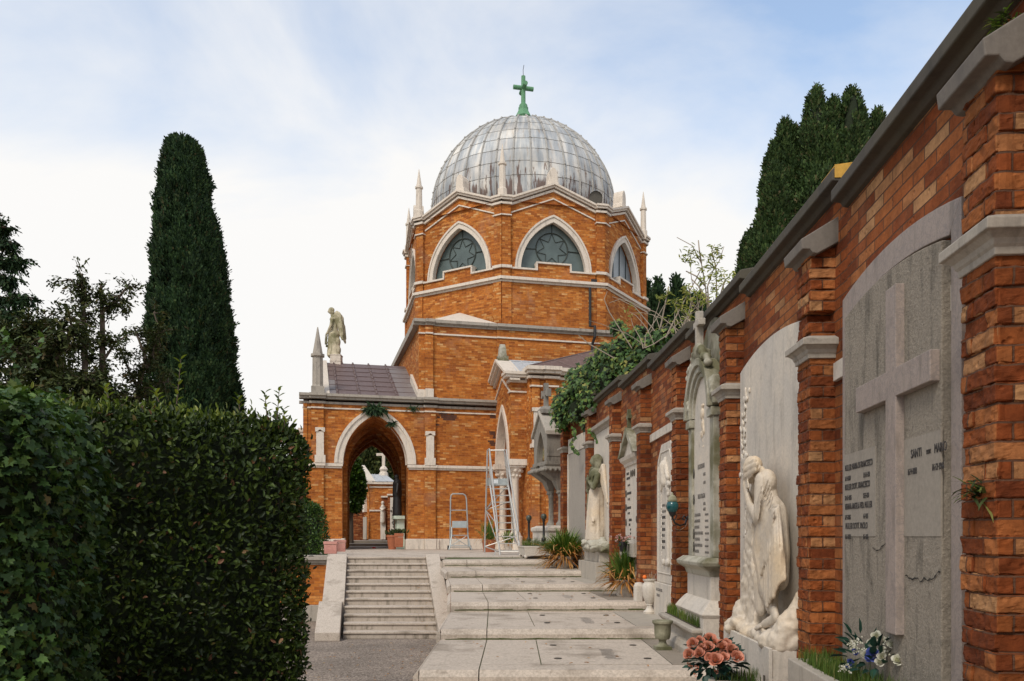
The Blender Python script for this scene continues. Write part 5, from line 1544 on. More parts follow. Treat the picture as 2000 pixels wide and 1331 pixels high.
# --- flower box with coral roses in front of it
bx = thing('flower_box', 'grey stone box standing on the landing before the weeping woman', 'planter', fr.p(0.9, 0.35, -1.4))
mb = MB()
Bc = Frame(fr.p(0.55, 0.30, 0), fr.t, fr.w)
fb0 = PX(1362, 1312, 5.75); fb1 = PX(1462, 1322, 5.55)
zt_ = -0.96
Bx = Frame((fb0[0], fb0[1] - 0.32), (0.22, 0.97), (-0.97, 0.22))
for (a, b, c, d) in ((0, 0.5, -0.05, 0), (0, 0.5, -0.36, -0.31), (0, 0.05, -0.309, -0.051), (0.45, 0.5, -0.309, -0.051)):
    Bx.box(mb, a, b, c, d, -1.42, zt_)
mb.build('box', 'marble_grey', bx, bevel=0.008)
mb = MB(); Bx.box(mb, 0.04, 0.46, -0.32, -0.04, -1.4, -1.0); mb.build('soil', 'soil', bx)
rs = thing('rose_bunch', 'bunch of coral silk roses with dark leaves in the stone box', 'flowers', Bx.p(0.25, -0.18, -1.0))
P, A, U, Ls, Ws = [], [], [], [], []
RS = [(1345, 1277, 30), (1352, 1256, 30), (1365, 1252, 27), (1385, 1247, 32), (1395, 1255, 26), (1382, 1263, 32), (1410, 1262, 33), (1419, 1256, 25), (1429, 1268, 32), (1440, 1282, 34), (1365, 1275, 28), (1397, 1287, 38), (1414, 1283, 27), (1384, 1283, 24), (1370, 1265, 24)]
for (x, y, d) in RS:
    Y = 5.62 - (y - 1250) * 0.006
    P, A, U, Ls, Ws = [], [], [], [], []
    petals(P, A, U, Ls, Ws, near(x, y, Y), d / 2 / FPX * Y * 0.82, (-0.25 + (x - 1395) / 150, -0.75, 0.62), n=26)
    leaf_cloud('rose', P, A, U, Ls, Ws, 'rose', rs, 'petal')
P, A, U, Ls, Ws = [], [], [], [], []
for (x, y, d) in ((1350, 1302, 10), (1361, 1304, 12), (1399, 1312, 11), (1403, 1275, 11), (1358, 1318, 9), (1407, 1297, 9), (1374, 1259, 10), (1345, 1297, 9)):
    petals(P, A, U, Ls, Ws, near(x, y, 5.5), d / 2 / FPX * 5.5, (-.2, -.8, .4), n=7)
leaf_cloud('rosebuds', P, A, U, Ls, Ws, 'rose', rs, 'petal')
P, A, U, Ls, Ws = [], [], [], [], []
stems_leaves(P, A, U, Ls, Ws, near(1396, 1290, 5.60), (0.17, 0.13, 0.11), 190, 0.07, 0.05, 0.9)
leaf_cloud('leaves', P, A, U, Ls, Ws, 'silk_leaf', rs, 'leaf')
tag(grass_patch('grass', Bx, 0.02, 0.48, -0.34, -0.03, -1.0, 320, 0.10), 'dry grass tuft in stone box under the coral roses', 'grass', kind='stuff')

# --- bay 3: tall tombstone with round arch, cross and grass trough
fr = BF[3]
t = thing('arched_tombstone', 'tall mossy marble tombstone with round arch, carved scrolls and cross', 'tombstone', fr.p(1.12, 0, -1.2))
tc_ = 1.10
mb = MB()
fr.extr(mb, [(tc_ - 0.60, 1.2)] + [(tc_ + x, 1.78 + z) for x, z in arc(0.60, 0.60, 16)] + [(tc_ + 0.60, 1.2)], WB - 0.02, WB + 0.035)
mb.build('back_slab', 'marble_green', t, bevel=0.004)
mb = MB()
fr.box(mb, tc_ - 0.52, tc_ + 0.52, WB - 0.02, -0.03, -0.22, 1.33)
fr.extr(mb, [(tc_ + x, 1.328 + z) for x, z in arc(0.52, 0.5199, 18)], WB - 0.02, -0.031)
shaft = mb.build('shaft', 'marble', t, bevel=0.004)
mb = MB()
for sg in (-1, 1):
    a, b = sorted((tc_ + sg * 0.43, tc_ + sg * 0.60))
    fr.box(mb, a, b, WB - 0.02, 0.0, -0.22, 1.24)
    fr.box(mb, a - 0.02, b + 0.02, WB - 0.02, 0.03, 1.24, 1.33)
    mb.build('side_pilaster', 'marble_green', t, bevel=0.006)
    mb = MB()
def half(r0, r1, w0, w1, zo=1.34):
    n = 22
    rg = []
    for q in range(n + 1):
        a = math.pi * q / n
        c, s = math.cos(a), math.sin(a)
        rg.append([fr.p(tc_ + r0 * c, w0, zo + r0 * s), fr.p(tc_ + r1 * c, w0, zo + r1 * s), fr.p(tc_ + r1 * c, w1, zo + r1 * s), fr.p(tc_ + r0 * c, w1, zo + r0 * s)])
    mb.rings(rg)
half(0.40, 0.45, -0.06, 0.0); half(0.452, 0.52, -0.06, 0.03); half(0.522, 0.60, -0.12, 0.06)
mb.build('arch_moulding', 'marble_green', t, bevel=0.006)
mb = MB()
fr.loft(mb, [(-0.42, tc_ - 0.56, tc_ + 0.56, WB - .02, 0.03), (-0.36, tc_ - 0.58, tc_ + 0.58, WB - .02, 0.05), (-0.31, tc_ - 0.66, tc_ + 0.66, WB - .02, 0.12), (-0.27, tc_ - 0.67, tc_ + 0.67, WB - .02, 0.13), (-0.22, tc_ - 0.62, tc_ + 0.62, WB - .02, 0.06)])
mb.build('ledge', 'marble_green', t, bevel=0.008)
mb = MB()
fr.box(mb, tc_ - 0.56, tc_ + 0.56, WB - .02, 0.02, -0.80, -0.42)
fr.loft(mb, [(-1.1, tc_ - 0.66, tc_ + 0.66, WB - .02, 0.12), (-0.84, tc_ - 0.66, tc_ + 0.66, WB - .02, 0.12), (-0.80, tc_ - 0.68, tc_ + 0.68, WB - .02, 0.14), (-0.74, tc_ - 0.64, tc_ + 0.64, WB - .02, 0.10), (-0.68, tc_ - 0.60, tc_ + 0.60, WB - .02, 0.05), (-0.66, tc_ - 0.57, tc_ + 0.57, WB - .02, 0.03)])
mb.build('base', 'marble', t, bevel=0.006)
pr = []
for sg in (-1, 1):                          # scrolled palmettes at the springing and over the crown
    pr.append(('b', (tc_ + sg * 0.56, -0.05, 1.50), (0.10, 0.07, 0.15), R0))
    for q in range(7):
        a = math.radians(20 + 25 * q)
        pr.append(('c', (tc_ + sg * 0.56 - .02 * sg, 0.025, 1.40), (tc_ + sg * 0.56 + 0.10 * math.cos(a), 0.03, 1.43 + 0.18 * math.sin(a)), .012, .026))
    for q in range(8):
        a = q * 0.7
        pr.append(('e', (tc_ + sg * (0.10 + 0.05 * q), 0.02, 2.02 - 0.028 * q + .03 * math.sin(a * 2)), (.045, .05, .045), R0))
pr += [('e', (tc_, 0.02, 2.02), (.12, .06, .10), R0), ('b', (tc_, -0.02, 1.97), (0.17, 0.06, 0.05), R0)]
sculpt('scroll_ornament', pr, 'marble_green', t, 0.016, 2, 0.01, 0.04, xf=lambda c: fr.p(c[0], c[1], c[2]))
mb = MB(); fr.box(mb, tc_ - 0.035, tc_ + 0.035, -0.03, 0.05, 2.08, 2.46); fr.box(mb, tc_ - 0.13, tc_ + 0.13, -0.029, 0.049, 2.29, 2.36)
mb.build('cross', 'marble_grey', t, bevel=0.006)
pr = [('e', (tc_, -0.03, 1.34), (.055, .03, .07), R0), ('e', (tc_ - .02, -0.03, 1.22), (.04, .025, .06), R0), ('c', (tc_ + .02, -0.03, 1.2), (tc_ - .03, -0.03, 0.93), .010, .006), ('e', (tc_ + .05, -0.03, 1.12), (.025, .02, .05), R0), ('e', (tc_ - .06, -0.03, 1.15), (.025, .02, .05), R0), ('e', (tc_, -0.03, 1.43), (.06, .02, .025), R0)]
sculpt('rose_relief', pr, 'statue', shaft, 0.012, 2, 0.01, 0.03, xf=lambda c: fr.p(c[0], c[1], c[2]))
tl_, wz = tc_ + 0.40, -0.028
for (s, z, sz, dt) in (('LUIGI BONGINI', 0.75, .075, .16), ('9\u00b77\u00b71871', 0.66, .05, .42), ('1\u00b71\u00b71930', 0.57, .05, .42), ('EMILIO BONGINI', 0.42, .075, .16), ('1\u00b78\u00b71911', 0.34, .05, .42), ('4\u00b74\u00b71937', 0.28, .05, .42)):
    text_on('inscription', s, sz, fr, tl_ - dt, wz, z, 'letter_soft', shaft, 0.62)
for i, (s, d) in enumerate((('LUCIA LENA BONGINI', '4\u00b74\u00b71862  M. 23\u00b79\u00b71951'), ('ANTONIO BONGINI', '1\u00b71\u00b71902  M. 5\u00b74\u00b71961'), ('MARCO BONGINI', '4\u00b74\u00b71930  M. 12\u00b77\u00b71988'), ('PAOLINA BALDI VED. BONGINI', '24\u00b71\u00b71906  M. 20\u00b712\u00b71967'), ('LUCIANO BONGINI', '19\u00b71\u00b71927  M. 11\u00b75\u00b71967'), ('INES MUNEROTTO BONGINI', '6\u00b712\u00b71914  M. 1\u00b71\u00b71977'), ('EMILIA BONGINI', '26\u00b710\u00b71900  M. 14\u00b71\u00b71978'))):
    text_on('inscription', s, 0.05, fr, tl_, wz, 0.225 - 0.068 * i, 'letter_soft', shaft, 0.58)
    text_on('inscription', d, 0.034, fr, tl_ - 0.50, wz, 0.225 - 0.068 * i, 'letter_soft', shaft, 0.50)
mb = MB()
for (dz) in (0.72, 0.42, 0.03, -0.12):
    c = fr.p(tl_ + 0.05, wz + 0.004, dz)
    mb.rings([[fr.p(tl_ + 0.04 + 0.045 * math.cos(a) * k_, wz + o_, dz + 0.06 * math.sin(a) * k_) for a in [2 * math.pi * q / 16 for q in range(16)]] for (k_, o_) in ((1, 0.0), (1, 0.008), (0.85, 0.012))])
mb.build('portrait_medallion', 'bronze', shaft)
pl = thing('grass_trough', 'moulded grey marble trough of grass before the arched tombstone', 'planter', fr.p(1.4, 0.1, -1.2))
mb = MB()
a0, a1, b1 = 0.50, 2.36, 0.25
for lv in ([(-1.3, 0.02), (-1.17, 0.02), (-1.16, -0.01)], ):
    pass
def trough(mb, fr, a0, a1, b0, b1, prof):
    fr.loft(mb, [(z, a0 - o, a1 + o, b0, b1 + o) for z, o in prof])
trough(mb, fr, a0, a1, WB + .2, b1 - 0.05, [(-1.35, 0.03), (-1.20, 0.03), (-1.14, 0.0), (-1.12, -0.05), (-1.04, -0.05), (-1.02, 0.0), (-0.985, 0.03), (-0.955, 0.03), (-0.945, 0.01)])
mb.build('trough', 'marble_grey', pl, bevel=0.006)
mb = MB(); fr.box(mb, a0 + 0.05, a1 - 0.05, WB + .25, b1 - 0.09, -0.95, -0.938); mb.build('soil', 'soil', pl)
tag(grass_patch('grass', fr, a0 + 0.06, a1 - 0.06, 0.06, b1 - 0.10, -0.94, 1500, 0.12), 'grass growing in moulded marble trough by the arched tombstone', 'grass', kind='stuff')

# --- bay 4: white tablet with an angel holding roses, ledge base
fr = BF[4]
TW = -0.115
t = thing('angel_tablet', 'smooth white marble tablet with angel relief, chamfered corners, beside the white urn', 'memorial', fr.p(1.2, 0, -1.1))
a0, a1 = 0.70, 1.74
mb = MB()
outl = [(a0, -0.66), (a0, 1.12), (a0 + .05, 1.24), (a0 + .18, 1.31), (a1 - .30, 1.31), (a1 - .06, 1.10), (a1, 0.9), (a1, -0.66)]
fr.extr(mb, outl, WB - 0.02, TW)
slab_ = mb.build('slab', 'marble', t, bevel=0.012)
mb = MB()
inn = [(a0 + .10, -0.52), (a0 + .10, 1.06), (a0 + .20, 1.19), (a1 - .32, 1.19), (a1 - .13, 1.02), (a1 - .11, 0.86), (a1 - .11, -0.52)]
for (p, q_) in zip(inn, inn[1:] + inn[:1]):
    mb.tube([fr.p(p[0], TW, p[1]), fr.p(q_[0], TW, q_[1])], 0.012, 6)
mb.build('border', 'marble', slab_)
mb = MB(); fr.box(mb, a0 - 0.03, a1 + 0.03, WB - .02, TW + 0.04, -1.25, -0.661); bs_ = mb.build('base', 'marble', t, bevel=0.006)
text_on('inscription', 'CAV. LUCIANO VERSA\n   18\u00b7VIII\u00b71899', 0.06, fr, a1 - 0.15, TW + 0.0415, -0.78, 'letter_soft', bs_, 0.7)
c = (a0 + a1) / 2 - 0.12
pr = [('e', (c + .05, -0.02, 1.05), (.06, .035, .07), R0), ('c', (c + .05, -0.02, .98), (c, -0.02, .75), .09, .075), ('c', (c - .02, -0.015, .95), (c - .26, 0.0, .80), .04, .03), ('c', (c + .1, -0.015, .93), (c + .32, 0, .78), .04, .03), ('c', (c + .12, -.02, .98), (c + .36, -.02, .66), .05, .03), ('c', (c - .05, -.02, .98), (c - .3, -.02, .62), .05, .03), ('c', (c - .2, -0.01, .76), (c - .24, -0.01, -0.3), .035, .03), ('c', (c - .26, -0.01, .72), (c - .16, -0.01, -0.3), .03, .02), ('e', (c - .22, 0.0, -.36), (.10, .04, .06), R0), ('e', (c + .1, 0.0, -.36), (.07, .03, .05), R0), ('c', (c + .42, -.02, .70), (c + .34, -.02, -.44), .012, .012)]
for q in range(26): pr.append(('e', (c + .42 - .05 * (q / 26) + rnd.gauss(0, .025), -0.018, .7 - 1.1 * q / 26), (.025, .012, .02), (0, rnd.uniform(0, 3), 0)))
for q in range(9): pr.append(('e', (c - .24 + rnd.gauss(0, .06), 0.0, .68 + rnd.gauss(0, .05)), (.035, .03, .035), R0))
sculpt('angel_relief', pr, 'marble', slab_, 0.013, 2, 0.008, 0.03, xf=lambda c_: fr.p(c + (c_[0] - c) * 0.8, c_[1] + TW + .02, c_[2]))
for i, s in enumerate(('GIUSEPPE VERSA', 'GUGLIELMO VERSA', 'BRUNO VERSA', '1899 - 1961', 'MARIA VERSA', '1903 - 1984', 'ELENA VERSA', '1880 - 1958')):
    text_on('inscription', s, 0.055 if i > 1 else 0.05, fr, c + .27, TW + 0.002, 0.42 - 0.085 * i, 'letter' if i > 1 else 'letter_soft', slab_, 0.62, bold=i > 1)
ur = thing('white_urn', 'tall cream white marble urn with dried stems beside the angel tablet', 'urn', PX(1269, 1197, 12.1))
u0 = PX(1269, 1197, 12.1)
mb = MB()
mb.lathe((u0[0], u0[1], -1.14), [(0.09, 0), (0.095, .03), (0.06, .06), (0.042, .10), (0.045, .125), (0.055, .13), (0.05, .14), (0.08, .19), (0.105, .27), (0.115, .36), (0.11, .43), (0.085, .455), (0.08, .47), (0.10, .49), (0.10, .51), (0.07, .512), (0.065, .45)], 28)
mb.build('vase', 'marble', ur, smooth=True, auto=45)
mb = MB()
for q in range(5): mb.tube([(u0[0] + .02 * q - .04, u0[1], -0.68), (u0[0] + .03 * q - .05 + .02, u0[1], -0.66 + .08 + .03 * (q % 3))], .004, 5)
mb.build('dried_stem', 'twig', ur)
mb = MB(); mb.sphere((u0[0] - .08, u0[1] - .03, -0.60), 0.03)
mb.build('dried_flower', 'petal_orange', ur)
tag(grass_patch('wall_weed', Frame(u0, (1, 0), (0, -1)), -.1, .02, -.03, .03, -0.72, 14, 0.14, mat='elder'), 'few green sprigs in the cream urn', 'sprig')
mk = MB(); q0 = PX(1248, 1176, 12.55)
mk.lathe((q0[0], q0[1], -0.992), [(0.085, 0), (0.085, .23), (0.06, .28), (0.02, .29)], 6)
tag(mk.build('marble_block', 'marble', bevel=0.004), 'small hexagonal white marble post between urn and iris pot', 'post')
dk = thing('dark_urn', 'squat dark stone urn on square foot beside the grass trough', 'urn', PX(1294, 1270, 9.15))
d0 = PX(1294, 1270, 9.15)
mb = MB()
mb.poly8([(d0[0] + a * .088, d0[1] + b * .088, z) for z in (-1.263, -1.225) for a, b in ((-1, -1), (1, -1), (1, 1), (-1, 1))])
mb.lathe((d0[0], d0[1], -1.225), [(0.07, 0), (0.05, .02), (0.04, .05), (0.045, .075), (0.075, .08), (0.085, .10), (0.092, .16), (0.092, .23), (0.10, .245), (0.115, .26), (0.115, .285), (0.08, .29), (0.06, .26)], 24)
mb.build('vase', 'statue_green', dk, smooth=True, auto=35)

# lamp on the pier between bays 3 and 4
lp = thing('wall_lamp', 'turquoise glass globe lamp on curled black iron wall bracket', 'lamp', PX(1345, 1014, 9.6))
mb = MB()
g0 = Vector(PX(1313, 990, 9.45))
wl0 = Vector(PX(1347, 1011, 9.75))
pts = [wl0, wl0.lerp(g0, .25) + Vector((0, 0, -.0)), Vector(PX(1338, 1024, 9.6)), Vector(PX(1328, 1027, 9.52)), Vector(PX(1318, 1022, 9.47)), Vector(PX(1313.5, 1012, 9.45)), Vector(PX(1313, 1003, 9.45))]
pts[1] = Vector(PX(1343, 1010, 9.7))
mb.tube(pts, [0.014, .016, .012, .011, .011, .012, .02], 8)
mb.tube([Vector(PX(1340, 1012, 9.66)), Vector(PX(1336, 1008, 9.63)), Vector(PX(1333, 1012, 9.62)), Vector(PX(1336, 1017, 9.62))], 0.010, 7)
mb.tube([Vector(PX(1318, 1016, 9.46)), Vector(PX(1322, 1008, 9.46)), Vector(PX(1319, 1004, 9.46))], 0.007, 6)
mb.lathe((g0.x, g0.y, g0.z - 0.12), [(0.012, 0), (0.03, .02), (0.045, .055), (0.02, .06)], 14)
mb.build('bracket', 'iron', lp)
mb = MB(); mb.lathe((g0.x, g0.y, g0.z), [(0.03, -0.075), (0.055, -0.05), (0.07, -0.015), (0.072, 0.015), (0.062, 0.045), (0.05, 0.06)], 22)
mb.build('globe', 'turq', lp, smooth=True)
mb = MB(); mb.lathe((g0.x, g0.y, g0.z + 0.058), [(0.056, 0), (0.058, .02), (0.05, .03), (0.046, .05), (0.03, .07), (0.012, .08), (0.012, .10), (0.002, .105)], 16)
mb.build('cap', 'statue_green', lp, smooth=True, auto=30)
mb = MB(); mb.tube([wl0 + Vector((0, 0, -.02)), Vector(PX(1338, 1030, 9.7)), Vector(PX(1328, 1036, 9.62)), Vector(PX(1318, 1033, 9.55))], 0.004, 5)
mb.build('cable', 'twig', lp)

# --- bay 5: narrow stele with gable and cross
fr = BF[5]
t = thing('gabled_stele', 'narrow marble inscription stele under mossy gable with small cross', 'memorial', fr.p(1.3, 0, -0.9))
a0, a1 = 0.55, 1.66
m_ = (a0 + a1) / 2
mb = MB(); fr.box(mb, a0, a1, WB - .02, -0.10, -0.12, 1.22); sh = mb.build('slab', 'marble', t, bevel=0.004)
mb = MB()
fr.loft(mb, [(1.20, a0 - .01, a1 + .01, WB - .02, -0.08), (1.25, a0 - .02, a1 + .02, WB - .02, -0.07), (1.30, a0 - .08, a1 + .08, WB - .02, -0.02), (1.36, a0 - .10, a1 + .10, WB - .02, 0.0)])
mb.build('cornice', 'marble', t, bevel=0.004)
mb = MB()
for sg in (-1, 1):
    fr.extr(mb, sorted([(m_ + sg * 0.70, 1.362), (m_ + sg * 0.54, 1.362), (m_, 1.72), (m_, 1.84)], key=lambda p: 0), WB - .02, 0.02)
mb.build('gable', 'marble_green', t, bevel=0.008)
mb = MB(); fr.extr(mb, [(m_ - .54, 1.361), (m_ + .54, 1.361), (m_, 1.72)], WB - .02, -0.06); mb.build('tympanum', 'marble', t)
mb = MB(); fr.box(mb, m_ - .03, m_ + .03, -0.08, -0.02, 1.80, 2.14); fr.box(mb, m_ - .10, m_ + .10, -0.079, -0.021, 1.98, 2.04); mb.build('cross', 'statue_green', t)
mb = MB(); fr.box(mb, a0 - .02, a1 + .02, WB - .02, 0.0, -0.34, -0.12); fr.box(mb, a0 + .2, a1 - .2, WB - .02, -0.07, -0.9, -0.341); mb.build('shelf', 'marble_grey', t, bevel=0.006)
for i, (s, z, dt, sz) in enumerate((('FAMIGLIA\nCARLO ROSSI', 1.06, .1, .06), ('1871 - 1940', .86, .2, .05), ('ANNA DE ROSSI', .72, .15, .06), ('1866   1922', .62, .2, .05), ('G. LUPATO ROSSI', .47, .1, .06), ('1886   1957', .38, .2, .05), ('GIOVANNI\nROSSI', .26, .3, .06), ('1912\n1944', .10, .4, .05), ('ELISA ROSSI', -.02, .2, .05))):
    text_on('inscription', s, sz, fr, a1 - dt, -0.0975, z, 'letter', sh, 0.8, bold=True)
mb = MB()
for (tt, z) in ((m_ + .06, 1.06), (m_ - .08, 1.06), (m_ - .22, 1.06), (a1 - .08, .74), (a1 - .08, .50), (a1 - .08, .24), (a0 + .16, .28), (a1 - .08, -.04)):
    mb.rings([[fr.p(tt + .045 * math.cos(a) * k_, -0.098 + o_, z + .06 * math.sin(a) * k_) for a in [2 * math.pi * q / 14 for q in range(14)]] for (k_, o_) in ((1, 0.0), (1, 0.008), (.8, .011))])
mb.build('portrait_medallion', 'bronze', sh)
pk = thing('flower_pot', 'dark vase of pale pink flowers on shelf of the gabled stele', 'flower pot', PX(1217, 1075, 13.6))
q0 = PX(1217, 1078, 13.6)
mb = MB(); mb.lathe(q0, [(.05, 0), (.06, .05), (.075, .16), (.07, .17)], 14); mb.build('pot', 'iron', pk, smooth=True, auto=40)
P, A, U, Ls, Ws = [], [], [], [], []
for i in range(26):
    c = Vector(q0) + Vector((rnd.gauss(-.02, .07), rnd.gauss(-.03, .06), .24 + rnd.gauss(0, .035)))
    petals(P, A, U, Ls, Ws, c, rnd.uniform(.025, .04), (rnd.uniform(-.5, .5), -.5, .8), n=8)
leaf_cloud('blossoms', P, A, U, Ls, Ws, 'petal_pink', pk, 'petal')
P, A, U, Ls, Ws = [], [], [], [], []
stems_leaves(P, A, U, Ls, Ws, Vector(q0) + Vector((-.02, -.03, .17)), (.11, .1, .06), 40, .07, .03)
leaf_cloud('leaves', P, A, U, Ls, Ws, 'box_leaf', pk, 'leaf')

# --- bay 6: angel statue on rock and stepped plinth
fr = BF[6]
t = thing('angel_memorial', 'marble angel statue with algae darkened head and wings on rocky base', 'memorial', fr.p(1.2, 0.1, -0.9))
mb = MB(); fr.box(mb, 0.32, 2.2, WB - .02, WB + .08, -0.6, 2.12); bs_ = mb.build('back_slab', 'marble', t, bevel=0.004)
mb = MB(); fr.loft(mb, [(2.121, 0.31, 2.21, WB - .02, WB + .09), (2.17, 0.29, 2.23, WB - .02, WB + .12), (2.20, 0.25, 2.27, WB - .02, WB + .17), (2.26, 0.24, 2.28, WB - .02, WB + .18)]); mb.build('cornice', 'istrian_old', t)
mb = MB()
pf = [fr.at(1163, 1100, 0.0)[0], 0]
fr.box(mb, 0.44, 2.36, WB + .09, 0.22, -0.95, -0.50); fr.box(mb, 0.60, 2.20, WB + .09, 0.12, -0.499, -0.28)
mb.build('plinth', 'marble_grey', t, bevel=0.008)
c = 1.30
fx = lambda q: fr.p(q[0], q[1], q[2])
pr = [('b', (c, -0.02, -.27), (0.75, 0.12, 0.04), R0)]
for i in range(54):
    s = rnd.random()
    u_ = rnd.uniform(-1, 1)
    pr.append(('e', (c + .72 * u_, rnd.uniform(-.1, .15), -.25 + .26 * (1 - abs(u_)) ** .7 * s), (rnd.uniform(.1, .22), .11, rnd.uniform(.05, .1)), (rnd.uniform(-.5, .5), rnd.uniform(-.5, .5), rnd.uniform(0, 3))))
sculpt('rocky_base', pr, 'marble_green', t, 0.02, 1, 0.05, 0.08, xf=fx)
pr = [('c', (c, 0.0, -.05), (c, 0.02, .62), .20, .155), ('c', (c, 0.02, .62), (c - .02, 0.02, .98), .165, .15), ('c', (c - .05, 0.03, .2), (c - .12, .06, -.02), .16, .15)]
for j in range(16):
    a = math.pi * (j / 15)
    b0 = (c + .15 * math.cos(a), .03 + .14 * math.sin(a), .92)
    b1 = (c + .19 * math.cos(a) + .03 * math.sin(a * 2), .04 + .165 * math.sin(a), .4 + rnd.uniform(-.12, .12))
    b2 = (c + .23 * math.cos(a) + rnd.uniform(-.05, .05), .05 + .185 * math.sin(a), -.06)
    pr += [('c', b0, b1, .018, .026), ('c', b1, b2, .028, .034)]
for j in range(5):
    pr.append(('c', (c + .2 - .02 * j, .12, .75 - .05 * j), (c - .25 + .03 * j, .15, .3 - .06 * j), .02, .03))
pr += [('c', (c + .25, .1, .3), (c + .34, .08, -.0), .05, .06)]
sculpt('robe', pr, 'statue', t, 0.016, 2, 0.01, 0.05, xf=fx)
pr = [('c', (c - .02, .02, .98), (c - .02, .03, 1.22), .15, .16), ('e', (c - .02, .03, 1.22), (.20, .13, .11), R0), ('c', (c - .02, .03, 1.28), (c - .02, .05, 1.40), .06, .055),
      ('e', (c - .02, .07, 1.50), (.085, .10, .125), R0), ('e', (c - .02, .03, 1.53), (.105, .11, .12), R0), ('e', (c - .02, .165, 1.49), (.018, .02, .025), R0), ('e', (c - .08, .02, 1.42), (.05, .07, .11), R0), ('e', (c + .05, .02, 1.42), (.05, .07, .11), R0),
      ('c', (c + .17, .05, 1.20), (c + .24, .15, .95), .06, .05), ('c', (c + .24, .15, .95), (c - .02, .22, 1.12), .05, .034), ('c', (c - .20, .05, 1.20), (c - .26, .15, .96), .06, .05), ('c', (c - .26, .15, .96), (c + .06, .21, 1.16), .05, .034), ('e', (c + .25, .14, .93), (.07, .07, .07), R0)]
for j in range(4): pr += [('c', (c - .02, .215, 1.10 + .02 * j), (c - .10, .205, 1.15 + .022 * j), .013, .010), ('c', (c + .04, .215, 1.13 + .02 * j), (c + .12, .20, 1.17 + .022 * j), .013, .010)]
for j in range(6): pr.append(('c', (c - .16 + .06 * j, .15, 1.2), (c - .12 + .045 * j, .155, .95), .016, .016))
sculpt('person', pr, 'statue_green', t, 0.011, 2, 0.006, 0.04, xf=fx)
for sg in (-1, 1):
    pr = []
    wv = .10 if sg > 0 else -.06            # the far wing swings out from the slab
    for j in range(9):
        s = j / 8
        p0 = (c + sg * (.12 + .20 * s), wv * s, 1.24 + .14 * math.sin(s * 2.4))
        pr.append(('c', p0, (c + sg * (.26 + .24 * s), wv * (.4 + s), .98 - .42 * s), .034, .018))
    pr += [('c', (c + sg * .08, .0, 1.18), (c + sg * .30, wv * .6, 1.38), .05, .05), ('c', (c + sg * .30, wv * .6, 1.38), (c + sg * .52, wv * 1.3, .66), .05, .02)]
    sculpt('wing', pr, 'statue_green' if sg > 0 else 'statue', t, 0.012, 1, 0.008, 0.03, xf=fx)

# --- bay 7: plain grey slab
fr = BF[7]
t = thing('grey_slab_tomb', 'plain grey wall slab with white marble band along its top', 'memorial', fr.p(1.3, 0, -0.6))
mb = MB(); fr.box(mb, 0.35, 2.22, WB - .02, WB + .07, -0.9, 1.97); mb.build('slab', 'grey_slab', t, bevel=0.004)
mb = MB(); fr.box(mb, 0.33, 2.24, WB - .02, WB + .085, 1.971, 2.32); fr.box(mb, 2.221, 2.28, WB - .02, WB + .10, -.9, 1.97); mb.build('band', 'marble', t, bevel=0.004)

# --- shrine canopy at the end of the wall
SH = Frame(PX(1068.5, 1060, 20.6), (-0.30, 1.0), (-1.0, -0.30))
t = thing('shrine_canopy', 'grey marble gabled canopy shrine with mosaic niche on columns, cross on top', 'shrine', SH.p(0.5, -0.3, ZT))
Lw = 1.05
mb = MB()
gb = [(-0.0, 1.9), (-0.0, 2.62), (Lw / 2, 3.12), (Lw, 2.62), (Lw, 1.9)]
a = [(Lw / 2 + x, 1.98 + z) for x, z in ogive(0.30, 0.72, 8)]
zt = lambda tt: 2.62 + 0.5 * (1 - abs(tt - Lw / 2) / (Lw / 2))
arch_wall(mb, SH, 0, Lw, 1.9, zt, Lw / 2, 0.30, 1.98, 0.72, 0.0, 0.18, n=10)
SH.box(mb, 0, Lw, -0.9, -0.19, 1.9, 2.6); SH.box(mb, -.001, .02, -0.9, -0.001, 1.9, 2.62); SH.box(mb, Lw - .02, Lw, -0.9, -.001, 1.9, 2.62)
SH.box(mb, -.03, Lw + .03, -0.9, 0.03, 1.82, 1.899); SH.box(mb, -.015, .02, -.9, .0, 2.02, 2.08)
mb.build('housing', 'shrine_stone', t, bevel=0.006)
mb = MB(); SH.extr(mb, [(Lw / 2 + x, 1.98 + z) for x, z in ogive(0.30, 0.72, 8)], -0.18, -0.16); mb.build('mosaic', 'mosaic', t)
mb = MB()
for sg in (-1, 1):
    m_ = Lw / 2
    mb.rings([[SH.p(m_ + sg * 0.60, 0.06, 2.56), SH.p(m_, 0.06, 3.14), SH.p(m_, 0.06, 3.24), SH.p(m_ + sg * 0.60, 0.06, 2.66)], [SH.p(m_ + sg * 0.60, -0.9, 2.56), SH.p(m_, -0.9, 3.14), SH.p(m_, -0.9, 3.24), SH.p(m_ + sg * 0.60, -0.9, 2.66)]])
mb.build('roof', 'marble_grey', t, bevel=0.01)
mb = MB(); m_ = Lw / 2
SH.loft(mb, [(3.15, m_ - .2, m_ + .2, -0.35, 0.02), (3.26, m_ - .2, m_ + .2, -0.35, 0.02), (3.36, m_ - .09, m_ + .09, -.25, -.06)])
SH.box(mb, m_ - .055, m_ + .055, -0.21, -0.1, 3.35, 3.95); SH.box(mb, m_ - .2, m_ + .2, -0.209, -0.101, 3.62, 3.74)
for sg in (-1, 1): SH.box(mb, m_ + sg * .2 - .03, m_ + sg * .2 + .03, -0.22, -0.09, 3.58, 3.78)
mb.build('cross', 'shrine_stone', t, bevel=0.01)
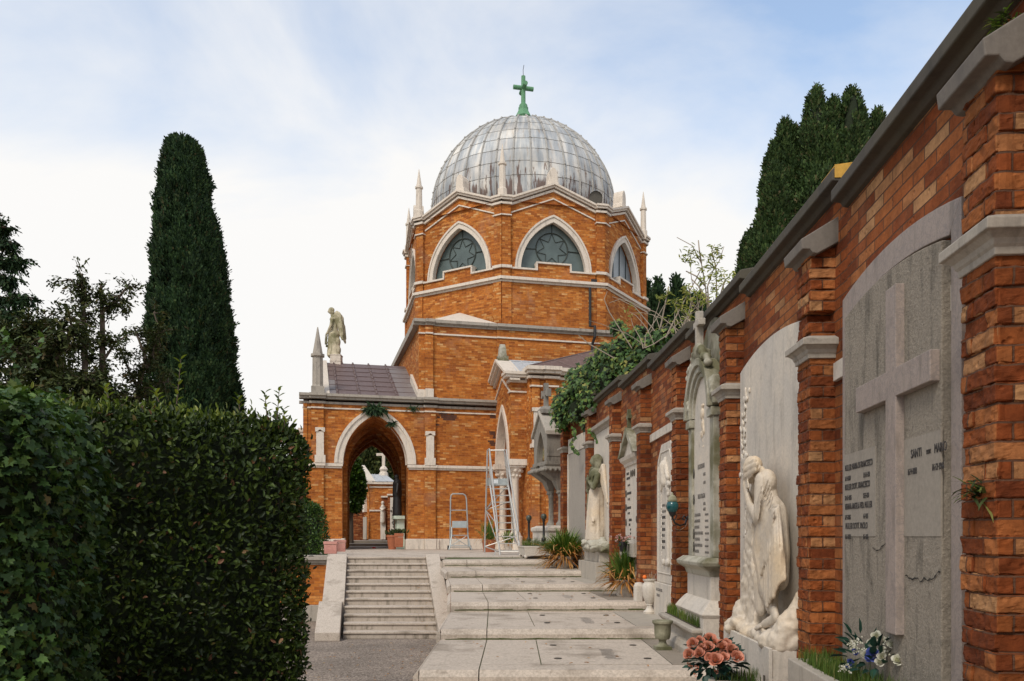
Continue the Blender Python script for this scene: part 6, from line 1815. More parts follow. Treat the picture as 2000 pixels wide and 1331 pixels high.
for q, tt in enumerate((0.20, 0.95)):
    mb = MB()
    SH.loft(mb, [(1.20, tt - .12, tt + .12, -0.58, -0.34), (1.42, tt - .16, tt + .16, -0.64, -0.24), (1.60, tt - .20, tt + .20, -0.9, 0.02), (1.68, tt - .28, tt + .28, -0.9, 0.10), (1.72, tt - .28, tt + .28, -0.9, 0.10), (1.76, tt - .22, tt + .22, -0.9, .05), (1.819, tt - .25, tt + .25, -0.9, .07)])
    for j in range(6): mb.sphere(SH.p(tt - .25 + .1 * j, 0.09, 1.68), .05, n=7)
    for j in range(6): mb.sphere(SH.p(tt - .27, 0.05 - .13 * j, 1.68), .05, n=7)
    mb.build('bracket', 'shrine_stone', t, bevel=0.01)
    mb = MB(); cc = SH.p(tt, -0.46, 0)
    mb.lathe((cc[0], cc[1], 0), [(.14, .28), (.14, .33), (.10, .38), (.085, .42), (.08, 1.0), (.095, 1.02), (.09, 1.05), (.13, 1.18), (.13, 1.20)], 16)
    for j in range(8): mb.sphere((cc[0] + .11 * math.cos(j * .785), cc[1] + .11 * math.sin(j * .785), 1.12), .03, n=6)
    mb.build('column', 'shrine_stone', t, smooth=True, auto=40)
mb = MB()
SH.loft(mb, [(ZT, -.12, Lw + .22, -.95, .02), (-0.1, -.12, Lw + .22, -.95, .02), (-0.08, -.08, Lw + .18, -.95, -.02), (.10, -.08, Lw + .18, -.95, -.02), (.14, -.12, Lw + .22, -.95, .02), (.22, -.12, Lw + .22, -.95, .02), (.275, -.02, Lw + .1, -.95, -.1)])
mb.build('pedestal', 'marble', t, bevel=0.01)
mb = MB(); SH.box(mb, 0.1, Lw, -0.92, -0.66, .275, 1.82); tb = mb.build('tablet', 'marble', t)
for i in range(14):
    text_on('inscription', ('PIETRO  ROSA', 'ANTONIO V.', 'LUIGIA  D.', 'ERNESTO  P.', 'GIULIA  M.')[i % 5], .085, SH, Lw - .05, -0.658, 1.25 - .072 * i, 'letter', tb, 0.95, bold=True)
for (x, y0, y1, Y) in ((1033, 1063, 1007, 21.0), (1062, 1052, 1004, 20.4)):
    b = PX(x, 1085, Y)
    zt_ = (HOR - y1) / FPX * Y
    zb_ = -0.42
    l = thing('grave_lantern', 'black iron post lantern with round green head, %s of the shrine planter' % ('far end' if x < 1040 else 'near end'), 'lantern', (b[0], b[1], zb_), 'post lanterns in the shrine planter')
    mb = MB(); h = zt_ - zb_
    mb.lathe((b[0], b[1], zb_), [(.07, 0), (.07, .05), (.05, .08), (.045, .2), (.06, .22), (.06, .25), (.035, .28), (.06, .32), (.06, .36), (.03, .40), (.028, h - .2), (.045, h - .17), (.025, h - .15)], 12)
    mb.build('post', 'iron', l, smooth=True, auto=40)
    mb = MB(); mb.lathe((b[0], b[1], zb_ + h - .16), [(.03, 0), (.065, .05), (.075, .10), (.06, .145), (.03, .165), (.005, .17)], 14)
    mb.build('globe', 'lantern', l, smooth=True)
pl = thing('white_trough', 'white marble trough on little balls, planted with grass before the shrine', 'planter', PX(1040, 1090, 20.2))
TF = Frame(PX(1023, 1090, 20.15), (0.97, 0.10), (0.10, -0.97))
mb = MB(); TF.loft(mb, [(-0.48, .04, .86, -1.4, -.03), (-.30, .02, .88, -1.4, -.01), (-.27, 0, .9, -1.4, 0), (-.24, 0, .9, -1.4, 0)])
for (a, b) in ((.06, -.06), (.84, -.06), (.06, -1.3)): mb.sphere(TF.p(a, b, -.50), .045)
mb.build('trough', 'marble', pl, bevel=0.006)
mb = MB(); TF.box(mb, .04, .86, -1.36, -.04, -.26, -.232); mb.build('soil', 'soil', pl)
tag(grass_patch('grass', TF, .05, .85, -1.3, -.05, -.24, 700, .2), 'grass growing in white trough before the shrine', 'grass', kind='stuff')

# --- clumps of sword leaved plants in pots
def iris(label, c, R, H, n, potr, poth, pot_mat, dry=0.35, lean=1.1, nm='iris_clump', potz=0.0):
    t = thing(nm, label, 'plant', (c[0], c[1], c[2]))
    mb = MB(); mb.lathe((c[0], c[1], c[2]), [(potr * .8, 0), (potr * .82, .04), (potr, poth * .85), (potr * 1.05, poth), (potr * .9, poth), (potr * .88, poth - .03)], 18)
    mb.build('pot', pot_mat, t, smooth=True, auto=40)
    P, A, U, Ls, I = [], [], [], [], []
    for i in range(n):
        a = rnd.uniform(0, 6.283); l = abs(rnd.gauss(0, .5)) * lean
        d = rnd.random() < dry
        if d: l = rnd.uniform(.9, 2.2)
        r0 = potr * rnd.uniform(0, .9)
        p = (c[0] + r0 * math.cos(a), c[1] + r0 * math.sin(a), c[2] + poth * .95)
        P.append(p)
        if d:
            A.append((l * math.cos(a), l * math.sin(a), rnd.uniform(-.9, .9))); Ls.append(R * rnd.uniform(.7, 1.15))
        else:
            A.append((l * math.cos(a), l * math.sin(a), 1)); Ls.append(H * rnd.uniform(.55, 1.1))
        U.append((-math.cos(a) * .2 + rnd.uniform(-.3, .3), -math.sin(a) * .2 + rnd.uniform(-.3, .3), .6 * l)); I.append(1 if d else 0)
    leaf_cloud('blades', P, A, U, Ls, 0.026, ['iris_green', 'iris_dry'], t, 'blade', I)
    # drooping withered blades over the rim, tips bent down
    P, A, U, Ls = [], [], [], []
    for i in range(int(n * dry * 0.75)):
        a = rnd.uniform(0, 6.283); rr = R * rnd.uniform(.45, 1.0)
        p = (c[0] + rr * .9 * math.cos(a), c[1] + rr * .9 * math.sin(a), c[2] + poth + H * rnd.uniform(.1, .75) * (1.05 - rr / R * .6))
        P.append(p); v_ = rnd.uniform(.3, 1.6); A.append((v_ * math.cos(a) + rnd.gauss(0, .3), v_ * math.sin(a) + rnd.gauss(0, .3), rnd.uniform(-1.2, .1))); U.append((math.cos(a), math.sin(a), .3)); Ls.append(H * rnd.uniform(.15, .5))
    leaf_cloud('withered_blades', P, A, U, Ls, 0.022, 'iris_dry', t, 'blade')
    return t
c = PX(1103, 1110, 18.6); iris('broad clump of sword leaves with many brown tips, beside the angel plinth', (c[0], c[1], -0.721), .66, .66, 1000, .20, .27, 'istrian', dry=.2, lean=2.2)
c = PX(1221, 1163, 13.65); iris('green sword leaved clump with withered brown skirt in carved pot under the stele', (c[0], c[1], -.94), .44, .55, 420, .17, .22, 'marble', dry=.3, lean=1.0)
mb = MB(); mb.poly8([(c[0] + a * .13, c[1] + b * .13, z) for z in (-.995, -.94) for a, b in ((-1, -1), (1, -1), (1, 1), (-1, 1))])
tag(mb.build('stone_block', 'marble'), 'low square stone block under the carved iris pot', 'block')
# ------------------------------------------------------------------ vegetation
def rbox_points(n, h, r, top_only=False):
    """random points and normals on a rounded box of half size h"""
    h = np.array(h)
    areas = np.array([h[1] * h[2], h[1] * h[2], h[0] * h[2], h[0] * h[2], h[0] * h[1]])
    f = rng.choice(5, size=n, p=areas / areas.sum())
    p = rng.uniform(-1, 1, (n, 3)) * h
    p[f == 0, 0] = h[0]; p[f == 1, 0] = -h[0]; p[f == 2, 1] = h[1]; p[f == 3, 1] = -h[1]; p[f == 4, 2] = h[2]
    q = np.clip(p, -(h - r), h - r)
    q[:, 2] = np.where(p[:, 2] < 0, p[:, 2], np.clip(p[:, 2], None, h[2] - r))
    d = p - q
    d /= np.linalg.norm(d, axis=1)[:, None] + 1e-9
    return q + d * r, d

def nz3(P, s):
    return np.array([mnoise.noise(Vector((float(p[0]) * s, float(p[1]) * s, float(p[2]) * s))) for p in P])

def clipped_hedge(name, label, cat, c, h, r, rotz, n, L, W, mat, bulge=0.10, tmpl='leaf', droop=0.0, group=None):
    t = thing(name, label, cat, (c[0], c[1], c[2] - h[2]), group)
    R = np.array(((math.cos(rotz), -math.sin(rotz), 0), (math.sin(rotz), math.cos(rotz), 0), (0, 0, 1)))
    P, D = rbox_points(n, h, r)
    b = nz3(P, 1.1) * bulge + nz3(P, 3.5) * bulge * 0.5
    P = P + D * (b + rng.normal(0, 0.035, n))[:, None] - D * np.abs(rng.normal(0, 0.065, n))[:, None]
    A = D * 0.55 + rng.normal(0, 0.55, (n, 3)) + np.array((0, 0, 0.35 - droop))
    U = D + rng.normal(0, 0.45, (n, 3)) + np.array((0, 0, 0.35))
    P = P @ R.T + np.array(c); A = A @ R.T; U = U @ R.T
    leaf_cloud('foliage', P, A, U, L * rng.uniform(0.6, 1.25, n), W * rng.uniform(0.7, 1.2, n), mat, t, tmpl)
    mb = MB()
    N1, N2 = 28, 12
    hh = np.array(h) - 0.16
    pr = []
    for q in range(9):                     # added solid core: blocks light, its dark colour stands for inner shade
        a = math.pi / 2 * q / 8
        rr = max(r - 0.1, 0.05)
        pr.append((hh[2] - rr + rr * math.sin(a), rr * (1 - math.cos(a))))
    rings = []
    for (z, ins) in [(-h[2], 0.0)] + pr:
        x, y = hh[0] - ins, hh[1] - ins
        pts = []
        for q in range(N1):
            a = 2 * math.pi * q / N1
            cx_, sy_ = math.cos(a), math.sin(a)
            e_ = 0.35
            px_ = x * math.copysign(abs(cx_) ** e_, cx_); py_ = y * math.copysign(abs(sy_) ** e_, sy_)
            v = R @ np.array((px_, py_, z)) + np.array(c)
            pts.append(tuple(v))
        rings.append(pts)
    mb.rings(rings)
    mb.build('shade_core', 'leaf_core', t)
    return t, R

def sprig(c, h, n, mat, L, W, parent, lean=(0, 0)):
    mb = MB()
    top = (c[0] + lean[0], c[1] + lean[1], c[2] + h)
    mb.tube([c, top], [0.006, 0.003], 5)
    mb.build('stem', 'wood', parent)
    P, A, U = [], [], []
    for i in range(n):
        s = (i + 1) / n
        a = i * 2.4
        P.append(Vector(c).lerp(Vector(top), s)); A.append((math.cos(a), math.sin(a), .8)); U.append((-math.cos(a) * .6, -math.sin(a) * .6, 1))
    leaf_cloud('sprig_leaves', P, A, U, L, W, mat, parent)

# big clipped laurel hedge, turned a little away from the camera
ha = math.radians(33)
hc = (-4.75, 7.55, (1.17 + ZG) / 2)
hd, R_ = clipped_hedge('laurel_hedge', 'big clipped dark laurel hedge with rounded shoulder, beside the gravel path', 'hedge', hc, (2.65, 1.05, (1.17 - ZG) / 2), 0.42, ha, 74000, 0.072, 0.034, 'laurel', 0.09)
P = []; n = 5200
while len(P) < n:                          # young shoots along the top
    x, y = rng.uniform(-2.5, 2.5), rng.uniform(-0.95, 0.9)
    v = R_ @ np.array((x, y, 0))
    P.append((hc[0] + v[0], hc[1] + v[1], 1.14 + rng.normal(0, 0.05) - 0.10 * max(0, abs(x) - 2.1) * 2))
P = np.array(P); A = rng.normal(0, 0.4, (n, 3)) + np.array((0, 0, 0.9)); U = rng.normal(0, 1, (n, 3)) + np.array((0, -0.5, 0.3))
leaf_cloud('young_shoots', P, A, U, 0.065 * rng.uniform(.6, 1.2, n), 0.028, 'laurel_new', hd)
for (x, y, Y, h, nn) in ((345, 790, 7.3, 0.40, 14), (521, 812, 7.9, 0.22, 9), (541, 820, 8.0, 0.30, 12), (468, 800, 7.8, 0.12, 8), (310, 785, 7.2, .10, 8), (212, 778, 7.0, .1, 7), (556, 832, 8.1, .16, 9)):
    c = PX(x, y, Y); sprig(c, h, nn, 'laurel_new', 0.075, 0.034, hd, (rnd.uniform(-.04, .04), 0))
# ivy-grown mass nearest the camera
iv, R2 = clipped_hedge('ivy_hedge', 'ivy covered hedge with broad pale veined leaves nearest the viewer', 'hedge', (-3.98, 5.15, (0.86 + ZG) / 2), (1.20, 0.95, (0.86 - ZG) / 2), 0.5, math.radians(14), 30000, 0.060, 0.062, 'ivy', 0.16, 'ivy', droop=0.75)
P = []; A = []; U = []
for s in range(46):                        # loose runners
    x, y = rng.uniform(-1.1, 1.15), rng.uniform(-0.95, 0.2)
    v = R2 @ np.array((x, -0.9 if rng.random() < .5 else y, 0))
    z = rng.uniform(-0.6, 0.95) if rng.random() < .6 else 0.9
    p = Vector((-3.98 + v[0] + 0.1, 5.15 + v[1], min(z, 0.92)))
    d = Vector((rng.uniform(-.3, 1), rng.uniform(-.7, 0), rng.uniform(.1, .9))).normalized()
    for q in range(9):
        P.append(p + d * 0.03 * q); a = q * 2.4; A.append(d + Vector((math.cos(a), math.sin(a), .3)) * .9); U.append((0, -.5, 1))
leaf_cloud('runners', P, A, U, 0.045, 0.036, 'box_leaf', iv, 'ivy')

# small round bush by the pink planters
bs, _ = clipped_hedge('round_bush', 'small rounded bright green bush behind the pink planters', 'bush', (-6.05, 23.3, ZT + 0.75), (0.72, 0.7, 0.8), 0.55, 0.3, 7000, 0.07, 0.045, 'box_leaf', 0.12)

def crown_cloud(name, parent, prof, c, n, L, W, mat, lump=0.22, lumpf=1.2, up=0.9, tmpl='spray', seed=0, lean=(0, 0), depth=0.30, zst=0.42):
    """foliage shell over a lumpy profile prof = [(z, r)]"""
    zs = np.array([p[0] for p in prof]); rs = np.array([p[1] for p in prof])
    w = np.interp(np.linspace(zs[0], zs[-1], 200), zs, rs); zz = np.linspace(zs[0], zs[-1], 200)
    z = rng.choice(zz, size=n, p=w / w.sum()) + rng.uniform(-.05, .05, n)
    a = rng.uniform(0, 2 * math.pi, n)
    r = np.interp(z, zs, rs)
    lumps = np.array([mnoise.noise(Vector((math.cos(t) * rr * lumpf + seed, math.sin(t) * rr * lumpf, zv * lumpf * zst))) + 0.5 * mnoise.noise(Vector((math.cos(t) * rr * lumpf * 2.7 + seed, math.sin(t) * rr * lumpf * 2.7, zv * lumpf * 2.4 * zst))) for t, rr, zv in zip(a, r, z)])
    r2 = r * (1 + lump * lumps) - np.abs(rng.normal(0, depth * 0.5, n)) * np.minimum(1, r)
    keep = lumps > -0.42 + rng.uniform(-.12, .12, n)
    z, a, r, r2 = z[keep], a[keep], r[keep], r2[keep]; n = len(z)
    f = (z - zs[0]) / (zs[-1] - zs[0])
    P = np.stack([c[0] + r2 * np.cos(a) + lean[0] * f, c[1] + r2 * np.sin(a) + lean[1] * f, z], 1)
    D = np.stack([np.cos(a), np.sin(a), np.zeros(n)], 1)
    A = D * 0.5 + rng.normal(0, 0.35, (n, 3)) + np.array((0, 0, up))
    U = D + rng.normal(0, 0.5, (n, 3))
    return leaf_cloud(name, P, A, U, L * rng.uniform(.6, 1.3, n), W * rng.uniform(.6, 1.3, n), mat, parent, tmpl)

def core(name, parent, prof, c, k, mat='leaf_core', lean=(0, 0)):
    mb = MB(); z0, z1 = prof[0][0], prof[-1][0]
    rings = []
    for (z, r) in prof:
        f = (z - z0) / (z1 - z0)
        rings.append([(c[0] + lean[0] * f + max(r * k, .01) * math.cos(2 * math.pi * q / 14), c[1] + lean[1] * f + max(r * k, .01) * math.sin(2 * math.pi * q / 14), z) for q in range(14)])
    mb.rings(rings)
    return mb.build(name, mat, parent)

def cypress(label, x, ytop, ybot_edges, Y, mat='cypress', n=26000, L=.30, group=None, lump=.22, lean=(0, 0), seed=0, prof=None, zbase=None, lumpf=1.0):
    cx_ = (x - 1000) / FPX * Y
    t = thing('cypress_tree', label, 'tree', (cx_, Y, ZG), group)
    pf = [((HOR - y) / FPX * Y, hw / FPX * Y) for (y, hw) in (prof or ybot_edges)]
    pf = [(pf[0][0] - 0.0, pf[0][1])] + pf[1:]
    pf.sort()
    crown_cloud('crown', t, pf, (cx_, Y), n, L, L * .42, mat, lump, 0.9 * lumpf, 1.0, 'spray', seed, lean)
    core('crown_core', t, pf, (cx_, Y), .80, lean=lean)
    mb = MB(); mb.tube([(cx_, Y, ZG), (cx_ + lean[0] * .5, Y, (pf[0][0] + pf[-1][0]) / 2)], [.28, .1], 8); mb.build('trunk', 'wood', t)
    return t
cypress('tall dark columnar cypress rising behind the laurel hedge', 385, 272, [(860, 76), (780, 77), (700, 75), (620, 71), (560, 67), (500, 61), (440, 54), (380, 46), (330, 39), (300, 33), (283, 23), (273, 6)], 34, n=80000, L=.24, lean=(-0.62, 0), seed=3, lump=.26, lumpf=2.6)
# lit cypress behind the wall, many pointed tops
t = thing('cypress_tree', 'broad many tipped cypress rising behind the right brick wall', 'tree', (8.3, 23, ZG))
Y = 23
tips = [(1592, 178, 24), (1620, 205, 22), (1650, 192, 24), (1675, 200, 22), (1700, 232, 16), (1545, 222, 24), (1560, 240, 24), (1522, 262, 20), (1505, 335, 22), (1490, 395, 24), (1478, 440, 26), (1470, 480, 20), (1640, 250, 40), (1600, 300, 60), (1570, 380, 70), (1540, 430, 60), (1690, 320, 40), (1600, 420, 80), (1530, 480, 50)]
k = 0
for (x, y, hw) in tips:
    cx_ = (x - 1000) / FPX * Y
    yb = 560 if hw > 30 else y + 190
    pf = sorted([((HOR - yb) / FPX * Y, hw * 1.1 / FPX * Y), ((HOR - (yb * .5 + y * .5)) / FPX * Y, hw * 1.15 / FPX * Y), ((HOR - y - 24) / FPX * Y, hw * .6 / FPX * Y), ((HOR - y) / FPX * Y, 0.03)])
    cc = (cx_, Y + rnd.uniform(-.5, .7))
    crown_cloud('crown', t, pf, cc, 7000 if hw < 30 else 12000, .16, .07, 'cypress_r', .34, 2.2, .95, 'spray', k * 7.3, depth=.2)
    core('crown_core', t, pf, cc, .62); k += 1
mb = MB(); mb.tube([(8.3, 23, ZG), (8.3, 23, 7)], [.3, .12], 8); mb.build('trunk', 'wood', t)
for i, (x, y, Y, hw, pos) in enumerate(((1264, 552, 62, 9, 'leftmost, just right of the drum'), (1285, 548, 60, 15, 'second from the drum, blunt and double topped'), (1322, 540, 60, 16, 'middle and tallest, needle pointed'), (1347, 566, 61, 14, 'right of the needle pointed one, partly behind the shrub'), (1305, 580, 63, 14, 'low one between the two taller ones'), (1368, 575, 62, 16, 'rightmost, half hidden by the wall'))):
    cypress('far dark cypress above the wall, ' + pos, x, y, [(760, hw * 1.2), (680, hw * 1.25), (630, hw), (590, hw * .75), (y + 12, hw * .3), (y, 1)], Y, n=3800, L=.5, lump=.3, seed=i * 5.1, group='far cypresses beyond the wall')

# ragged yews and a spruce at the left edge
def branch_tree(name, label, x, Y, ybase, limbs, mat, n_per, L, W, rad, group=None, droop=0.2):
    cx_ = (x - 1000) / FPX * Y
    t = thing(name, label, 'tree', (cx_, Y, ZG), group)
    mb = MB(); P = []; A = []; U = []
    for (pts, r0, dens) in limbs:
        q = [Vector(PX(px_, py_, Y + dy)) for (px_, py_, dy) in pts]
        mb.tube(q, [r0 * (1 - .7 * i / (len(q) - 1)) for i in range(len(q))], 7)
        for a, b in zip(q[:-1], q[1:]):
            ln = (b - a).length
            for i in range(int(ln * n_per * dens)):
                s = rnd.random()
                p = a.lerp(b, s)
                tw = Vector((rnd.gauss(0, 1), rnd.gauss(0, 1), rnd.gauss(0, .7))).normalized()
                e = p + tw * rad * rnd.uniform(.3, 1)
                mb.tube([p, e], [.02, .008], 4, cap=False)
                m = rnd.randint(16, 30)
                for j in range(m):
                    u = rnd.uniform(.2, 1.05)
                    P.append(p.lerp(e, u) + Vector((rnd.gauss(0, rad * .16), rnd.gauss(0, rad * .16), rnd.gauss(0, rad * .13))))
                    A.append(tw * .7 + Vector((rnd.gauss(0, .5), rnd.gauss(0, .5), rnd.gauss(-droop, .35)))); U.append((rnd.gauss(0, .5), rnd.gauss(0, .5), 1))
    mb.build('trunk', 'wood', t)
    leaf_cloud('crown', P, A, U, L * rng.uniform(.6, 1.3, len(P)), W, mat, t, 'spray')
    return t
branch_tree('yew_tree', 'thin double stemmed yew with bare ragged tops, left of the tall cypress', 200, 26, 800,
    [([(165, 850, 0), (166, 700, 0), (163, 600, 0), (160, 535, 0)], .12, 1.0), ([(165, 590, 0), (150, 560, 0), (138, 545, 0)], .05, 1.6), ([(205, 850, .3), (200, 720, .3), (200, 620, .3), (197, 555, .3)], .14, .7), ([(200, 610, .3), (225, 590, .3), (245, 565, .3), (255, 558, .3)], .06, 1.7), ([(165, 680, 0), (130, 672, 0), (100, 690, 0), (60, 700, 0)], .06, 1.5), ([(205, 700, .3), (225, 670, .3), (250, 655, .3)], .05, 1.2), ([(200, 760, .3), (150, 740, 0), (90, 745, -.3)], .06, 1.7)], 'yew', 11, .20, .075, .62)
branch_tree('yew_tree', 'low spreading brownish yew behind the left end of the hedge', 80, 22, 800,
    [([(80, 850, 0), (82, 740, 0), (75, 660, 0)], .14, 1.2), ([(78, 720, 0), (40, 690, 0), (10, 660, .4), (-20, 650, .4)], .07, 2.2), ([(80, 740, 0), (110, 700, -.3), (140, 640, -.3), (135, 610, -.3)], .07, 2.2), ([(80, 780, 0), (30, 760, -.5), (-20, 750, -.5)], .07, 2.4), ([(80, 760, 0), (130, 745, -.5), (180, 740, -.5), (220, 770, -.5)], .07, 2.2), ([(75, 670, 0), (60, 640, .2), (100, 615, .2)], .05, 2.0), ([(80, 800, 0), (140, 790, -.6), (230, 790, -.6)], .06, 2.2)], 'yew', 13, .22, .085, .7)
branch_tree('yew_tree', 'sparse yew sapling with red brown tips at the foot of the tall cypress', 275, 28, 800,
    [([(262, 860, 0), (270, 760, 0), (285, 700, 0), (262, 640, 0)], .10, 1.0), ([(285, 720, 0), (300, 690, 0), (310, 640, 0), (300, 610, 0)], .06, 1.4), ([(270, 760, 0), (250, 720, 0), (235, 680, 0)], .05, 1.2), ([(270, 780, 0), (310, 750, 0), (330, 745, 0)], .06, 2.0), ([(265, 790, 0), (240, 770, 0), (270, 800, 0)], .05, 2.0)], 'yew', 10, .20, .075, .55)
branch_tree('spruce_tree', 'dark spruce at the left picture edge with drooping branch tips', -25, 24, 800,
    [([(-25, 860, 0), (-20, 640, 0), (-12, 420, 0)], .2, .6)] + [([(-18, y, 0), (-18 + w * .6, y + 4, -.3), (-18 + w, y - 6 + w * .1, -.5)], .05, 1.9) for (y, w) in ((445, 26), (475, 40), (510, 56), (545, 46), (580, 78), (615, 62), (650, 96), (690, 80), (720, 110), (760, 90))] + [([(-18, y, 0), (-18 - w * .6, y + 4, .3), (-18 - w, y, .5)], .05, 1.2) for (y, w) in ((500, 40), (590, 60), (680, 80))], 'cypress', 10, .22, .07, .36, droop=.6)

# ivy over the far part of the wall
iw = thing('ivy_mass', 'thick dark ivy with yellow flower heads hanging over the far wall top', 'ivy', PX(1190, 760, 17))
P = []; A = []; U = []; I = []
blobs = [(1096, 812, 19.4, 22, 34, .5), (1112, 775, 19.0, 30, 30, .6), (1135, 745, 18.4, 32, 34, .6), (1130, 800, 18.6, 30, 28, .5), (1160, 770, 17.8, 36, 44, .6), (1165, 715, 17.6, 30, 26, .5), (1195, 735, 16.9, 36, 46, .6), (1185, 690, 16.9, 26, 24, .5), (1215, 690, 16.2, 36, 34, .5), (1240, 715, 15.8, 30, 36, .5), (1225, 665, 16.2, 28, 20, .5), (1262, 680, 15.3, 30, 28, .5), (1285, 662, 14.8, 18, 16, .4), (1118, 735, 18.9, 14, 16, .4), (1180, 805, 17.6, 14, 20, .3), (1205, 640, 17.2, 18, 16, .4), (1090, 790, 19.5, 16, 26, .5), (1150, 830, 17.9, 18, 16, .4), (1228, 735, 16.0, 22, 22, .4), (1300, 650, 14.5, 14, 14, .4), (1250, 650, 15.6, 18, 16, .4)]
for (x, y, Y, rx, ry, rd) in blobs:
    c = Vector(PX(x, y, Y)); k = Y / FPX
    m = int(20 * rx * ry * k * k * 100)
    for i in range(min(m, 2200)):
        v = Vector((rnd.gauss(0, 1), rnd.gauss(0, 1), rnd.gauss(0, 1))).normalized() * rnd.uniform(.55, 1.05)
        P.append(c + Vector((v.x * rx * k, v.y * rd, v.z * ry * k))); A.append(v * .4 + Vector((rnd.gauss(0, .4), rnd.gauss(-.2, .4), -.8))); U.append(v + Vector((0, -.3, .5)))
        I.append(1 if (v.z > .0 and rnd.random() < .22) else 0)
pts = [Vector(PX(x, y, Y)) for (x, y, Y) in ((1120, 835, 18.4), (1122, 855, 18.3), (1116, 870, 18.2), (1122, 880, 18.15), (1132, 888, 18.1))] 
pts2 = [Vector(PX(x, y, Y)) for (x, y, Y) in ((1150, 838, 17.2), (1160, 852, 17.1), (1170, 862, 16.9), (1182, 866, 16.7), (1192, 862, 16.4))]
mbv = MB()
for pp in (pts, pts2):
    mbv.tube(pp, .008, 5)
    for a, b in zip(pp[:-1], pp[1:]):
        for q in range(7):
            P.append(a.lerp(b, q / 7)); A.append((rnd.gauss(0, 1), rnd.gauss(-.4, .5), -.7)); U.append((0, -1, .5)); I.append(0)
leaf_cloud('foliage', P, A, U, .085 * rng.uniform(.7, 1.2, len(P)), .088 * rng.uniform(.7, 1.2, len(P)), ['ivy_wall', 'ivy_flower'], iw, 'ivy', I)
for (x, y, Y, rx, ry, rd) in blobs:
    k = Y / FPX; c = PX(x, y, Y + .1); mbv.sphere(c, 1.0, 1, 10, (rx * k * .72, rd * .7, ry * k * .72))  # solid dark cores added inside the ivy as its inner shade
mbv.build('stems', ['wood', 'leaf_core'], iw)
# bare twigs and elder growing on top of the wall
tg = thing('dry_shrub', 'tangle of bare pale twigs and straggling stems on the wall top beside the ivy', 'shrub', PX(1250, 640, 16))
mb = MB(); P = []; A = []; U = []
for i in range(38):
    x, Y = rnd.uniform(1245, 1372), rnd.uniform(13.2, 17)
    y0 = 705 - (x - 1200) * .42
    p = Vector(PX(x, y0, Y)); d = Vector((rnd.gauss(.1, .45), rnd.gauss(0, .3), rnd.uniform(.5, 1))).normalized()
    h = rnd.uniform(.3, .85) if rnd.random() < .85 else 1.15
    q = [p]
    for s in range(5):
        d = (d + Vector((rnd.gauss(0, .22), rnd.gauss(0, .15), rnd.gauss(-.03, .15)))).normalized(); q.append(q[-1] + d * h / 5)
    mb.tube(q, [.009, .008, .007, .006, .005, .003], 4, cap=False)
    if rnd.random() < .5:
        for j in range(6):
            P.append(q[-1] + Vector((rnd.gauss(0, .06), rnd.gauss(0, .06), rnd.gauss(0, .08)))); A.append((rnd.gauss(0, 1), rnd.gauss(0, 1), rnd.gauss(.2, .6))); U.append((0, -.5, 1))
for pts in (((1330, 650), (1280, 610), (1230, 590), (1196, 580)), ((1240, 690), (1190, 610), (1180, 585), (1186, 570)), ((1290, 660), (1240, 600), (1210, 585), (1190, 592)), ((1200, 700), (1150, 672), (1130, 655))):
    mb.tube([Vector(PX(x, y, 15.5)) for x, y in pts], [.012, .01, .008, .005][:len(pts)], 5)
mb.build('twigs', 'twig', tg)
leaf_cloud('leaves', P, A, U, .09, .035, 'elder', tg, 'leaf')
el = thing('elder_shrub', 'thin elder with yellow green leaves standing behind the wall coping', 'shrub', PX(1390, 590, 13))
mb = MB(); P = []; A = []; U = []
Y = 12.6
stems = [((1385, 640), (1378, 560), (1370, 515), (1352, 480), (1322, 464)), ((1388, 640), (1382, 560), (1392, 530), (1405, 510), (1414, 482)), ((1395, 630), (1400, 570), (1398, 520), (1390, 490), (1396, 478)), ((1378, 560), (1360, 540), (1340, 530)), ((1385, 600), (1365, 560), (1350, 545)), ((1400, 600), (1412, 560), (1418, 545)), ((1375, 620), (1350, 590), (1345, 560)), ((1370, 515), (1366, 490), (1364, 470)), ((1300, 660), (1330, 600), (1360, 545), (1372, 520)), ((1290, 640), (1300, 590), (1306, 560))]
for s in stems:
    q = [Vector(PX(x, y, Y + (0 if i % 2 else .1))) for i, (x, y) in enumerate(s)]
    mb.tube(q, [.013 - .002 * i for i in range(len(q))], 5)
for (x, y) in ((1338, 500), (1350, 492), (1346, 510), (1360, 500), (1392, 494), (1400, 486), (1408, 498), (1385, 505), (1390, 520), (1376, 525), (1400, 528), (1385, 540), (1405, 545), (1416, 548), (1425, 540), (1370, 545), (1395, 560), (1400, 575), (1342, 562), (1338, 575), (1350, 585), (1360, 570), (1376, 590), (1330, 600), (1320, 590), (1305, 575), (1290, 582), (1345, 610), (1360, 620)):
    c = Vector(PX(x, y, Y))
    for j in range(18):
        a = rnd.uniform(-1, 1)
        P.append(c + Vector((rnd.gauss(0, .035), rnd.gauss(0, .05), rnd.gauss(0, .035)))); A.append((rnd.gauss(0, 1), rnd.gauss(-.2, .6), rnd.gauss(-.1, .5))); U.append((rnd.gauss(0, .5), -.6, .8))
mb.build('stems', 'twig', el)
leaf_cloud('leaves', P, A, U, .085 * rng.uniform(.7, 1.2, len(P)), .028, 'elder', el, 'leaf')
def tuft(label, c, n, L, spread, mat='cypress'):
    P, A, U = [], [], []
    for i in range(n):
        P.append(Vector(c) + Vector((rnd.gauss(0, spread), rnd.gauss(0, .03), rnd.gauss(0, spread * .3)))); A.append((rnd.gauss(0, 1), rnd.gauss(-.6, .4), rnd.gauss(-.5, .6))); U.append((rnd.gauss(0, .4), -1, .5))
    return tag(leaf_cloud('wall_weed', P, A, U, L * rng.uniform(.5, 1.2, n), L * .16, mat, None, 'blade'), label, 'weed')
